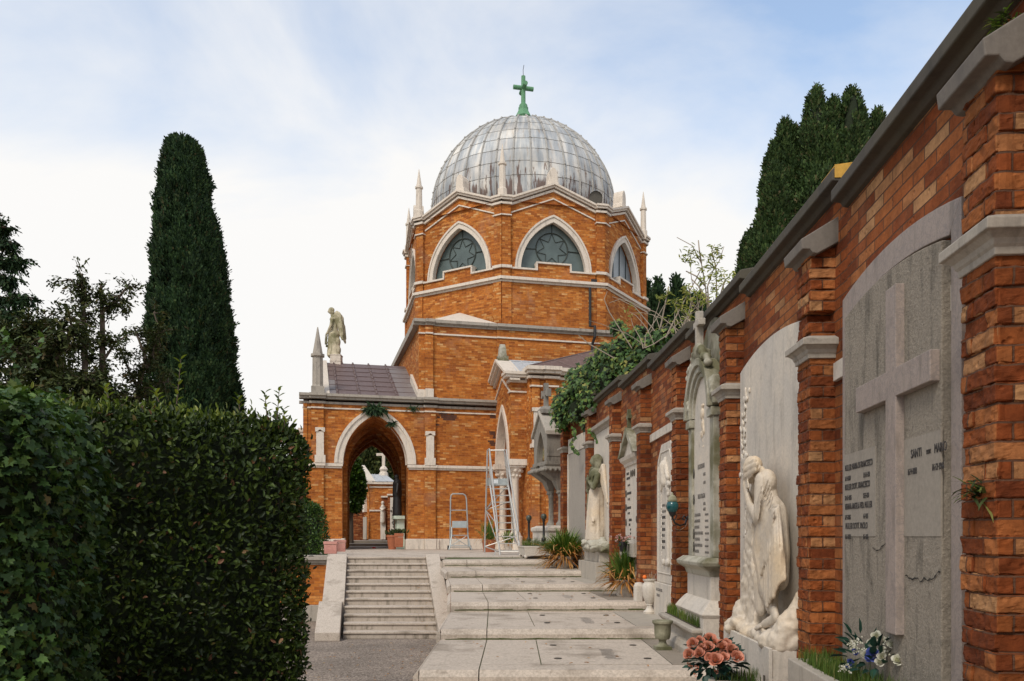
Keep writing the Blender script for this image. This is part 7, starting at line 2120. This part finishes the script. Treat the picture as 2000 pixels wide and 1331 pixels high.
tuft('dark bushy weed rooted above the crown of the great arch', CF.p(T(733), .12, 5.05), 240, .36, .16)
tuft('tiny dark weed on the right shoulder of the great arch frame', CF.p(T(765), .1, 4.5), 40, .25, .05)
tuft('small green weed under the chapel cornice by the right pilaster', CF.p(T(805), .1, 5.15), 40, .22, .12)
tuft('sprig of pale leaves growing from the wing wall behind the shrine cross', CF.p(T(1090, 2.98), 3.0, 4.75), 50, .22, .12, 'elder')
# trees beyond the archway and behind everything
def round_tree(name, label, x, ytop, Y, hw, ybot, mat, n, L, group=None, lump=.35, seed=0, k=.7):
    cx_ = (x - 1000) / FPX * Y
    t = thing(name, label, 'tree', (cx_, Y, ZG), group)
    z0, z1 = (HOR - ybot) / FPX * Y, (HOR - ytop) / FPX * Y
    R = hw / FPX * Y
    pf = [(z0 + (z1 - z0) * s, max(.05, R * math.sin(math.pi * min(1, .12 + .88 * s)) ** .6)) for s in [i / 10 for i in range(11)]]
    crown_cloud('crown', t, pf, (cx_, Y), n, L, L * .5, mat, lump, .5, .2, 'spray', seed, depth=.9)
    core('crown_core', t, pf, (cx_, Y), k)
    mb = MB(); mb.tube([(cx_, Y, ZG), (cx_, Y, z0 + 1)], [.3, .2], 8); mb.build('trunk', 'wood', t)
    return t
round_tree('conifer_tree', 'bright green bushy conifer seen through the archway at left', 682, 885, 47, 24, 1000, 'box_leaf', 9000, .35, seed=2)
for i, (x, y, Y, hw, lb) in enumerate(((715, 840, 88, 45, 'left of the small stone cross'), (760, 835, 92, 45, 'right of the small stone cross'), (640, 850, 95, 60, 'behind the left jamb of the arch'))):
    round_tree('cedar_tree', 'tall dark weeping conifer beyond the archway, ' + lb, x, y, Y, hw, 1030, 'yew', 7000, .8, 'conifers beyond the archway', .3, i * 9.1)
for i, (x, y, Y, hw) in enumerate(((300, 860, 75, 130), (480, 880, 80, 90), (60, 840, 70, 160), (560, 900, 90, 70))):
    k_ = Y / FPX
    pf = [((HOR - 1060 + (1060 - y) * s_) * k_, max(.05, hw * k_ * math.sin(math.pi * min(1, .12 + .88 * s_)) ** .6)) for s_ in [q / 10 for q in range(11)]]
    tag(crown_cloud('treeline', None, pf, ((x - 1000) * k_, Y), 3500, .9, .45, 'yew', .3, .5, .2, 'spray', i * 4.7, depth=.9), kind='stuff')
# ------------------------------------------------------------------ objects on the terrace and in the distance
lad = thing('rolling_ladder', 'tall aluminium rolling ladder with platform, handrails and braces, by the porch', 'ladder', PX(985, 1083, 23.6))
Yl = 23.6
LF = Frame(PX(985, 1083, Yl), (0.995, -0.09), (-0.09, -0.995))
def lp_(x, y, w): # point on the ladder: photo column on plane w of the ladder frame
    t_, z_ = LF.at(x, y, w); return LF.p(t_, w, z_)
g = MB()
rr = .024
A0, A1 = lp_(946.5, 1080, -.9), lp_(952, 880, -.55)
B0, B1 = lp_(1006, 1060, -.9), lp_(985, 880, -.55)
fl0, fl1 = lp_(977, 1085, 0.35), lp_(957.5, 948, -.28)
fr0, fr1 = lp_(1018, 1085, 0.35), lp_(992.5, 948, -.28)
for (a, b) in ((A0, A1), (B0, B1)): g.tube([a, b], rr, 8)
g.build('rear_leg', 'alu', lad)
for (a, b) in ((fl0, fl1), (fr0, fr1)):
    g = MB(); g.tube([a, b], .028, 8); g.build('stile', 'alu', lad)
fl0, fl1, fr0, fr1 = map(Vector, (fl0, fl1, fr0, fr1)); A0, A1, B0, B1 = map(Vector, (A0, A1, B0, B1))
for i in range(10):
    s = (i + 0.6) / 10.2
    a, b = fl0.lerp(fl1, s), fr0.lerp(fr1, s)
    g = MB()
    d = Vector((0, .10, 0)); h = Vector((0, 0, .028))
    g.poly8([a - d * .2, b - d * .2, b + d, a + d, a - d * .2 + h, b - d * .2 + h, b + d + h, a + d + h])
    g.build('tread', 'alu', lad)
g = MB()
zp = fl1.z
pa, pb, pc_, pd = fl1, fr1, B0.lerp(B1, .70), A0.lerp(A1, .66)
pc_ = Vector((pc_.x, pc_.y, zp)); pd = Vector((pd.x, pd.y, zp))
h = Vector((0, 0, .04))
g.poly8([pa, pb, pc_, pd, pa + h, pb + h, pc_ + h, pd + h])
k_ = Vector((0, 0, .22))
g.poly8([pd + h, pc_ + h, pc_ + Vector((0, .02, .04)), pd + Vector((0, .02, .04)), pd + k_, pc_ + k_, pc_ + k_ + Vector((0, .02, 0)), pd + k_ + Vector((0, .02, 0))])
g.poly8([pa + h, pd + h, pd + h + Vector((.02, 0, 0)), pa + h + Vector((.02, 0, 0)), pa + k_, pd + k_, pd + k_ + Vector((.02, 0, 0)), pa + k_ + Vector((.02, 0, 0))])
g.build('platform', 'galv', lad)
g = MB()
for (a, top, out) in ((fl1, Vector(lp_(956, 877, -.28)), -1), (fr1, Vector(lp_(989, 879, -.28)), 1)):
    foot = (fl0 if out < 0 else fr0)
    back = A1 if out < 0 else B1
    hand = foot.lerp(a, .30) + Vector((0, -.1, .38)); low = foot.lerp(a, .22) + Vector((0, -.15, .22))
    g.tube([back, top], .02, 7); g.tube([top, a.lerp(foot, .02)], .018, 7); g.tube([top, hand, low], .02, 7)
    g.tube([a.lerp(foot, .02) + Vector((0, 0, .5)), hand + Vector((0, 0, .0))], .015, 6)
    g.tube([low, foot.lerp(a, .2)], .014, 6)
    g.tube([back.lerp(A0 if out < 0 else B0, .36), a + Vector((0, 0, .5))], .014, 6)
g.tube([A1, B1], .02, 7)
g.tube([A1.lerp(A0, .36), B1.lerp(B0, .36)], .014, 6)
g.build('handrail', 'alu', lad)
g = MB()
am, bm_ = A0.lerp(A1, .42), B0.lerp(B1, .45)
g.tube([am, fl0.lerp(fl1, .46)], .014, 6); g.tube([am, fr0.lerp(fr1, 1.0)], .014, 6); g.tube([am, fl0.lerp(fl1, .78) ], .013, 6); g.tube([am, fl0.lerp(fl1, .12)], .014, 6)
g.tube([am, bm_], .016, 6); g.tube([A0.lerp(A1, .06), B0.lerp(B1, .06)], .016, 6); g.tube([A0.lerp(A1, .06), fl0.lerp(fl1, .05)], .018, 6); g.tube([B0.lerp(B1, .06), fr0.lerp(fr1, .05)], .018, 6)
g.tube([fl0.lerp(fl1, .05), fr0.lerp(fr1, .05)], .018, 6)
g.tube([fl0.lerp(fl1, .06) + Vector((-.02, 0, 0)), fl0.lerp(fl1, .04) + Vector((-.12, -.04, .02)), fl0 + Vector((-.17, -.05, .0))], .015, 6)
g.build('brace', 'alu', lad)
g = MB()
mid_ = pd.lerp(pc_, .38)
for dx in (-.02, .20):
    q = mid_ + Vector((dx, -.012, .07)); g.poly8([q, q + Vector((.16, 0, 0)), q + Vector((.16, .004, 0)), q + Vector((0, .004, 0)), q + Vector((0, 0, .12)), q + Vector((.16, 0, .12)), q + Vector((.16, .004, .12)), q + Vector((0, .004, .12))])
g.build('notice', 'white_plastic', lad)

st_ = thing('step_trolley', 'small grey steel step ladder on wheels standing against the chapel wall', 'step ladder', PX(898, 1073, 31.2))
SFm = Frame(PX(898, 1073, 31.4), (0.97, 0.24), (0.24, -0.97))
def sp_(x, y, w=0.0):
    t_, z_ = SFm.at(x, y, w); return Vector(SFm.p(t_, w, z_))
g = MB()
r = .026
g.tube([sp_(879, 1070), sp_(880, 975), sp_(881, 968), sp_(884, 965), sp_(904, 965), sp_(909, 968), sp_(911, 975), sp_(915, 1068)], r, 8)
g.tube([sp_(877, 1074, .35), sp_(879, 1067, .3), sp_(882, 1048, .15), sp_(882.5, 1030, .05)], r, 7); g.tube([sp_(921, 1074, .35), sp_(918, 1067, .3), sp_(914, 1048, .15), sp_(913, 1030, .05)], r, 7)
for (x0, y0, x1, y1, w) in ((881, 997, 911, 997, .0), (883, 1046, 913, 1046, .12), (880, 1066, 918, 1066, .3), (880, 1069, 917, 1069, .0)): g.tube([sp_(x0, y0, w), sp_(x1, y1, w)], .018, 6)
g.tube([sp_(883, 1047, .1), sp_(912, 1066, .1)], .014, 6); g.tube([sp_(912, 1047, .1), sp_(881, 1066, .1)], .014, 6)
g.build('frame', 'galv', st_)
g = MB(); q0, q1, q2, q3 = sp_(883, 1031, .03), sp_(911.5, 1031, .03), sp_(911.5, 1018, .0), sp_(883, 1018, .0)
dd_ = Vector((0, .03, 0)); g.poly8([q0, q1, q1 + dd_, q0 + dd_, q3, q2, q2 + dd_, q3 + dd_])
q0, q1 = sp_(883, 1031.5, .25), sp_(912, 1031.5, .25); q2, q3 = sp_(911.5, 1031.5, .0), sp_(883, 1031.5, .0); hh_ = Vector((0, 0, .03)); g.poly8([q0, q1, q2, q3, q0 + hh_, q1 + hh_, q2 + hh_, q3 + hh_])
g.build('step_plate', 'galv', st_)
for x in (875.5, 919):
    g = MB(); c = sp_(x, 1070, .1); g.tube([c + Vector((-.03, 0, 0)), c + Vector((.03, 0, 0))], .085, 14); g.build('wheel', 'iron', st_)

def square_pot(name, label, x0, x1, y0, y1, Y, mat, group=None, rot=.15):
    c = PX((x0 + x1) / 2, y1, Y); wd = (x1 - x0) / FPX * Y / 2; h = (y1 - y0) / FPX * Y
    t = thing(name, label, 'planter', (c[0], c[1] + wd, c[2]), group)
    fr_ = Frame((c[0], c[1] + wd), (math.cos(rot), math.sin(rot)), (math.sin(rot), -math.cos(rot)))
    mb = MB(); k = .93
    fr_.loft(mb, [(c[2], -wd * k * .94, wd * k * .94, -wd * k * .94, wd * k * .94), (c[2] + h * .72, -wd * k, wd * k, -wd * k, wd * k)])
    for q in range(6): fr_.loft(mb, [(c[2] + h * (.08 + .1 * q), -wd * k * .99, wd * k * .99, -wd * k * .99, wd * k * .99), (c[2] + h * (.10 + .1 * q), -wd * k * 1.015, wd * k * 1.015, -wd * k * 1.015, wd * k * 1.015), (c[2] + h * (.12 + .1 * q), -wd * k * .99, wd * k * .99, -wd * k * .99, wd * k * .99)])
    mb.build('body', mat, t)
    mb = MB(); fr_.loft(mb, [(c[2] + h * .74, -wd * .96, wd * .96, -wd * .96, wd * .96), (c[2] + h * .78, -wd, wd, -wd, wd), (c[2] + h * .95, -wd * 1.02, wd * 1.02, -wd * 1.02, wd * 1.02), (c[2] + h, -wd, wd, -wd, wd)]); mb.build('rim', mat, t, bevel=.01)
    mb = MB(); fr_.box(mb, -wd * .85, wd * .85, -wd * .85, wd * .85, c[2] + h * .9, c[2] + h + .003); mb.build('soil', 'soil', t)
    return t, c, h
square_pot('pink_planter', 'square pink terracotta planter at the head of the stairs, nearer the edge', 630, 656, 1058, 1082, 21.6, 'pink_pot')
square_pot('pink_planter', 'square pink terracotta planter behind the other pink one, nearer the arch', 650, 673, 1055, 1078, 23.6, 'pink_pot')
for (x0, x1, y0, y1, Y, lb) in ((776, 790, 1042, 1068, 31.2, 'square terracotta pot with dark succulents just inside the archway'),):
    t, c, h = square_pot('terracotta_pot', lb, 769, 787, 1042, 1069, 31.3, 'terracotta')
    P, A, U = [], [], []
    for i in range(60): P.append((c[0] + rnd.gauss(0, .12), c[1] + .2 + rnd.gauss(0, .1), c[2] + h)); A.append((rnd.gauss(0, .5), rnd.gauss(0, .5), 1)); U.append((rnd.gauss(0, 1), -1, .2))
    leaf_cloud('succulent', P, A, U, .2, .07, 'yew', t, 'leaf')
t = thing('terracotta_pot', 'round terracotta pot beside the square one inside the archway', 'planter', PX(766, 1065, 33))
c = PX(766, 1064, 33.2); mb = MB(); mb.lathe((c[0], c[1], ZT), [(.15, 0), (.2, .35), (.22, .5), (.24, .5), (.24, .58), (.2, .58)], 18); mb.build('pot', 'terracotta', t, smooth=True, auto=40)
P, A, U = [], [], []
for i in range(40): P.append((c[0] + rnd.gauss(0, .1), c[1] + rnd.gauss(0, .1), ZT + .58)); A.append((rnd.gauss(0, .5), rnd.gauss(0, .5), 1)); U.append((rnd.gauss(0, 1), -1, .2))
leaf_cloud('succulent', P, A, U, .22, .07, 'yew', t, 'leaf')
c = PX(955, 1078, 27.5); iris('terracotta pot of green sword leaves behind the rolling ladder', (c[0], c[1], ZT), .38, .75, 170, .23, .42, 'terracotta', dry=.3, lean=.7, nm='potted_iris')
c = PX(993, 1072, 28.5); iris('small potted tuft of green leaves at foot of the porch column', (c[0], c[1], ZT), .3, .55, 90, .16, .3, 'istrian', dry=.25, lean=.7, nm='potted_iris')
# fallen red flower on the paving under the arch
mb = MB(); c = PX(742, 1063, 0.53 * FPX / 15.0 * .62); c = (CF.p(T(742), -3, 0)[0], CF.p(T(742), -3, 0)[1], ZT + .03)
mb.sphere(c, .09, 0, 8, (1, .6, .4)); M['red'] = plain_mat('red_petal', (.55, .02, .02), .6); tag(mb.build('fallen_flower', 'red'), 'small red flower lying on the paving under the arch', 'flower')
# fallen leaves on the stairs and landings
P, A, U = [], [], []
for i in range(60):
    x, Y = rnd.uniform(-1.9, -1.35), rnd.uniform(17.2, 20.5); w = 21.0 - Y
    P.append((x + .177 * w * 0.0 - .15 - (Y - 17.2) * .17, Y, ZT + .07 - RI / TR * w * .97)); A.append((rnd.gauss(0, 1), rnd.gauss(0, 1), .0)); U.append((0, 0, 1))
for i in range(90):
    k_ = rnd.choice(EDGE[3:9]); Y = k_[1] + rnd.uniform(.2, 2.1); P.append((rnd.uniform(-.6, 1.5), Y, k_[2] + .008)); A.append((rnd.gauss(0, 1), rnd.gauss(0, 1), .15)); U.append((0, 0, 1))
for i in range(160):
    P.append((rnd.uniform(-3.4, -.9), rnd.uniform(9, 17), ZG + .01)); A.append((rnd.gauss(0, 1), rnd.gauss(0, 1), .1)); U.append((0, 0, 1))
tag(leaf_cloud('fallen_leaves', P, A, U, .05 * rng.uniform(.5, 1.3, len(P)), .02, 'iris_dry', None, 'leaf'), 'scattered dry brown leaves on stairs, landings and gravel', 'leaves', kind='stuff')

# angel on the roof ridge
c0 = CF.p(-3.27, -5.0, 0)
cx0 = PX(657, 700, 37.2)
ag = thing('roof_angel', 'weathered marble angel with folded wings standing on the west roof ridge', 'statue', (cx0[0], cx0[1], 7.7))
mb = MB()
zb = (HOR - 715) / FPX * 37.2
hw = 10.5 / FPX * 37.2 * 1.0
for (z0, z1, k_) in ((zb - .25, zb + .16, 1.0), (zb + .161, zb + .21, 1.05), (zb + .212, zb + .44, .97), (zb + .442, zb + .48, 1.04)):
    mb.poly8([(cx0[0] + a * hw * k_, cx0[1] + b * hw * k_, z) for z in (z0, z1) for a, b in ((-1, -1), (1, -1), (1, 1), (-1, 1))])
mb.build('pedestal', 'istrian', ag, bevel=.01)
S = 37.2 / FPX
def ax(q):   # q = (photo px right of 657, depth m, photo px above 697)
    return (cx0[0] + q[0] * S, cx0[1] + q[1], (HOR - 697) * S + q[2] * S)
pr = [('b', (0, 0, 1), (10, .22 / S * S, 2), R0)]
def C_(x0, d0, z0, x1, d1, z1, r0, r1): return ('c', (x0 * S, d0, z0 * S), (x1 * S, d1, z1 * S), r0 * S, r1 * S)
def E_(x, d, z, a, b, c_): return ('e', (x * S, d, z * S), (a * S, b * S, c_ * S), R0)
axf = lambda q: (cx0[0] + q[0] * 1.12 - 4.5 * S, cx0[1] + q[1], (HOR - 697) * S + q[2])
pr = [('b', (0, 0, .03), (.25, .24, .035), R0), C_(-4, 0, 4, -4, 0, 44, 8, 6.5), C_(3, .05, 5, 3, .05, 40, 8, 6), E_(4, .05, 44, 6.5, 7, 7), C_(2, 0, 46, -1, 0, 72, 5.5, 5.8), E_(-1, 0, 72, 6.5, 9, 5.5), C_(-1, 0, 76, -4, 0, 82, 2.6, 2.4)]
for i in range(12):
    a = math.pi * i / 11
    pr.append(C_(-2 + 7 * math.cos(a), -6.5 * S * math.sin(a), 45, -1 + 10 * math.cos(a), -8.5 * S * math.sin(a), 3, 1.0, 1.5))
pr += [E_(6, 0, 12, 6, 7, 11), E_(6, 0, 28, 5.5, 6, 10)]
sculpt('robe', pr, 'statue_roof', ag, .028, 2, .02, .12, xf=axf)
pr = [C_(-1, 0, 70, -4, 0, 82, 3.2, 2.4), E_(-6, 0, 89, 4.6, 4.4, 6), E_(-4.5, 0, 91, 5.4, 5, 5.4), E_(-10.3, 0, 87.5, 1.3, 1.2, 1.6), E_(-2.5, 0, 86, 3.5, 4, 4),
      C_(-2, -7 * S, 72, -4, -9 * S, 58, 3, 2.6), C_(-4, -9 * S, 58, -11, -6 * S, 44, 2.6, 1.8), C_(-2, 7 * S, 72, -6, 8 * S, 58, 3, 2.4), C_(-6, 8 * S, 58, -13, 3 * S, 45, 2.4, 1.8), E_(-12, -5 * S, 43, 2.2, 2.2, 2.2), C_(0, 0, 58, -1, 0, 74, 5.5, 6)]
sculpt('person', pr, 'statue_roof', ag, .022, 2, .008, .08, xf=axf)
pr = [C_(-13, -.05, 42, -15, -.05, 24, 2.2, 1.2), C_(-12, -.1, 42, -13, -.1, 18, 1.8, 1.0)]
for i in range(9): pr.append(E_(-13 + rnd.gauss(0, 1.2), -.06 + rnd.gauss(0, .04), 40 - 2.6 * i, 1.8, 1.8, 1.6))
sculpt('garland', pr, 'marble_green', ag, .022, 1, .02, .06, xf=axf)
for sg in (-1, 1):
    pr = []
    for i in range(8):
        s = i / 7
        x0 = 1 + 11 * s; z0 = 78 + 8 * math.sin(s * 2.6) - 4 * s
        pr.append(C_(x0, sg * 3.5 * S + sg * s * .12, z0, 8 + 9 * s, sg * (5 * S + s * .2), 50 - 20 * s if s > .35 else 58 - 20 * s, 3.2, 1.8))
    pr += [C_(1, sg * 3 * S, 74, 6, sg * 5 * S, 84, 2.8, 2.6), C_(6, sg * 5 * S, 85, 15, sg * .3, 62, 3.2, 2.4), C_(15, sg * .3, 62, 18, sg * .34, 38, 2.4, 1.2)]
    sculpt('wing', pr, 'statue_roof', ag, .022, 1, .012, .06, xf=axf)

# small gabled chapel and tombs seen through the archway
Yf = 56.0
fc = thing('mortuary_chapel', 'small brick chapel with lead roof and stone cross, seen through the archway', 'chapel', PX(745, 1054, Yf))
FF = Frame(PX(722, 1054, Yf), (0.992, 0.12), (0.12, -0.992))
FG = Frame(PX(722, 1054, Yf), (-0.45, 0.893), (-0.893, -0.45))
k_ = Yf / FPX
zf = (HOR - 1054) * k_
mb = MB()
L1 = 46 * k_
zt1 = (HOR - 946) * k_
FF.box(mb, 0, L1, -6, 0, zf, zt1)
gzf = lambda t: zt1 + max(0, (1 - abs(t - 2.2) / 2.2)) * 1.15
arch_wall(mb, FG, 0.0, 4.4, zf, gzf, 2.2, 1.15, (HOR - 985) * k_, 1.5, 0.02, 1.2, n=8)
mb.build('wall', 'brick_church', fc)
mb = MB()
FF.box(mb, -.3, L1 + .15, -.2, .22, zt1, zt1 + .16); FF.box(mb, -.02, L1 + .02, -.1, .06, (HOR - 953) * k_, (HOR - 950) * k_); FF.box(mb, -.02, L1 + .02, -.1, .08, (HOR - 999) * k_, (HOR - 996) * k_)
for sg in (-1, 1):
    q = lambda u, z, w: FG.p(2.2 + sg * u, w, z)
    mb.rings([[q(2.5, zt1 + .0, -.3), q(2.5, zt1, .3), q(2.5, zt1 + .22, .3), q(2.5, zt1 + .22, -.3)], [q(0, zt1 + 1.25, -.3), q(0, zt1 + 1.25, .3), q(0, zt1 + 1.47, .3), q(0, zt1 + 1.47, -.3)]])
    mb.rings([[q(1.9, zt1 - .35, -.1), q(1.9, zt1 - .35, .08), q(1.9, zt1 - .25, .08), q(1.9, zt1 - .25, -.1)], [q(0, zt1 + .75, -.1), q(0, zt1 + .75, .08), q(0, zt1 + .85, .08), q(0, zt1 + .85, -.1)]])
arch_band(mb, FG, 2.2, 1.15, 1.5, 1.42, 1.8, (HOR - 985) * k_, -.2, .14, n=8)
FG.box(mb, .55, 1.05, -.3, .2, (HOR - 1000) * k_, (HOR - 985) * k_); FG.box(mb, 3.35, 3.85, -.3, .2, (HOR - 1000) * k_, (HOR - 985) * k_); FG.box(mb, .6, .95, -.25, .15, (HOR - 996) * k_, (HOR - 970) * k_)
mb.build('trim', 'istrian', fc)
mb = MB()
e = .3
q0, q1 = FF.p(-.3, .25, zt1 + .17), FF.p(L1 + .1, .25, zt1 + .17); zr = zt1 + 0.85
q2, q3 = FF.p(L1 - .6, -2.4, zr), FF.p(-.9, -2.4, zr)
mb.face([q0, q1, q2, q3]); mb.face([q1, FF.p(L1 + .1, -5, zt1 + .17), q2])
for s in (.25, .5, .75): mb.tube([Vector(q0).lerp(Vector(q1), s), Vector(q3).lerp(Vector(q2), s)], .04, 5)
mb.tube([Vector(q0).lerp(Vector(q1), .25), Vector(q3).lerp(Vector(q2), .6)], .04, 5)
mb.build('roof', 'lead_roof', fc)
mb = MB(); c = FF.p(L1 - .75, -2.3, zr)
mb.lathe(c, [(.35, -.1), (.3, .1), (.22, .2), (.3, .35), (.22, .5), (.1, .6)], 10)
mb.poly8([(c[0] + a * .1, c[1] + b * .1, c[2] + z) for z in (.5, 1.9) for a, b in ((-1, -1), (1, -1), (1, 1), (-1, 1))]); mb.poly8([(c[0] + a * .5, c[1] + b * .1, c[2] + z) for z in (1.32, 1.5) for a, b in ((-1, -1.05), (1, -1.05), (1, 1.05), (-1, 1.05))])
mb.build('cross', 'istrian', fc)
# low wall with slabs either side of it
fw = thing('brick_wall', 'low brick cemetery wall with white slabs, seen through the archway', 'wall', PX(745, 1054, Yf - 2))
mb = MB(); mb2 = MB()
def fpx(x, y, Y): return PX(x, y, Y)
for (x0, x1, y0, Y) in ((745, 775, 972, 55.5), (757, 800, 968, 54.5), (672, 690, 998, 58), (686, 714, 997, 57.5)):
    k2 = Y / FPX
    for (mbx, ya, yb, dy) in ((mb, 1056, y0, 0), (mb2, y0 + .01, y0 - 3, -.12)):
        a, b = PX(x0 - (1 if mbx is mb2 else 0), ya, Y + dy), PX(x1 + (1 if mbx is mb2 else 0), yb, Y + dy)
        mbx.poly8([(a[0], Y + dy, a[2]), (b[0], Y + dy, a[2]), (b[0], Y + 1.2, a[2]), (a[0], Y + 1.2, a[2]), (a[0], Y + dy, b[2]), (b[0], Y + dy, b[2]), (b[0], Y + 1.2, b[2]), (a[0], Y + 1.2, b[2])])
mb.build('wall_panel', 'brick_wall', fw); mb2.build('coping', 'istrian', fw)
for (x0, x1, ya, yb, Y, lb) in ((675, 686, 1054, 1012, 57.8, 'pale hooded slab left of the small far chapel'), (743, 753, 1054, 998, 55.3, 'pale slab with praying figure right of the far chapel'), (762, 776, 1050, 972, 54.3, 'tall white slab with dark garland beside the arch jamb'), (709, 716, 1054, 1010, 55.6, 'grey slab door of the small far chapel')):
    mb = MB(); a, b = PX(x0, ya, Y), PX(x1, yb, Y)
    t = thing('tomb_slab', lb, 'tomb', (a[0], Y, a[2]))
    mb.poly8([(a[0], Y, a[2]), (b[0], Y, a[2]), (b[0], Y + .2, a[2]), (a[0], Y + .2, a[2]), (a[0], Y, b[2]), (b[0], Y, b[2]), (b[0], Y + .2, b[2]), (a[0], Y + .2, b[2])]); mb.build('slab', 'marble_grey' if x0 == 709 else 'marble', t)
    if x0 == 743:
        m_ = ((a[0] + b[0]) / 2, Y - .1, a[2])
        sculpt('person', [('c', (m_[0], m_[1], 1.0), (m_[0], m_[1], 2.0), .18, .14), ('e', (m_[0], m_[1], 2.25), (.11, .11, .14), R0), ('c', (m_[0], m_[1], 2.0), (m_[0], m_[1], 2.2), .07, .06), ('c', (m_[0] - .15, m_[1], 1.9), (m_[0], m_[1] - .2, 1.75), .06, .05), ('c', (m_[0] + .15, m_[1], 1.9), (m_[0], m_[1] - .2, 1.75), .06, .05)], 'marble', t, .03, 2)
    if x0 == 762:
        mb = MB()
        for i in range(30): mb.sphere(((a[0] + b[0]) / 2 + rnd.gauss(0, .08), Y - .03, 1.9 - .07 * i), rnd.uniform(.03, .09), n=6)
        mb.build('garland', 'bronze', t)
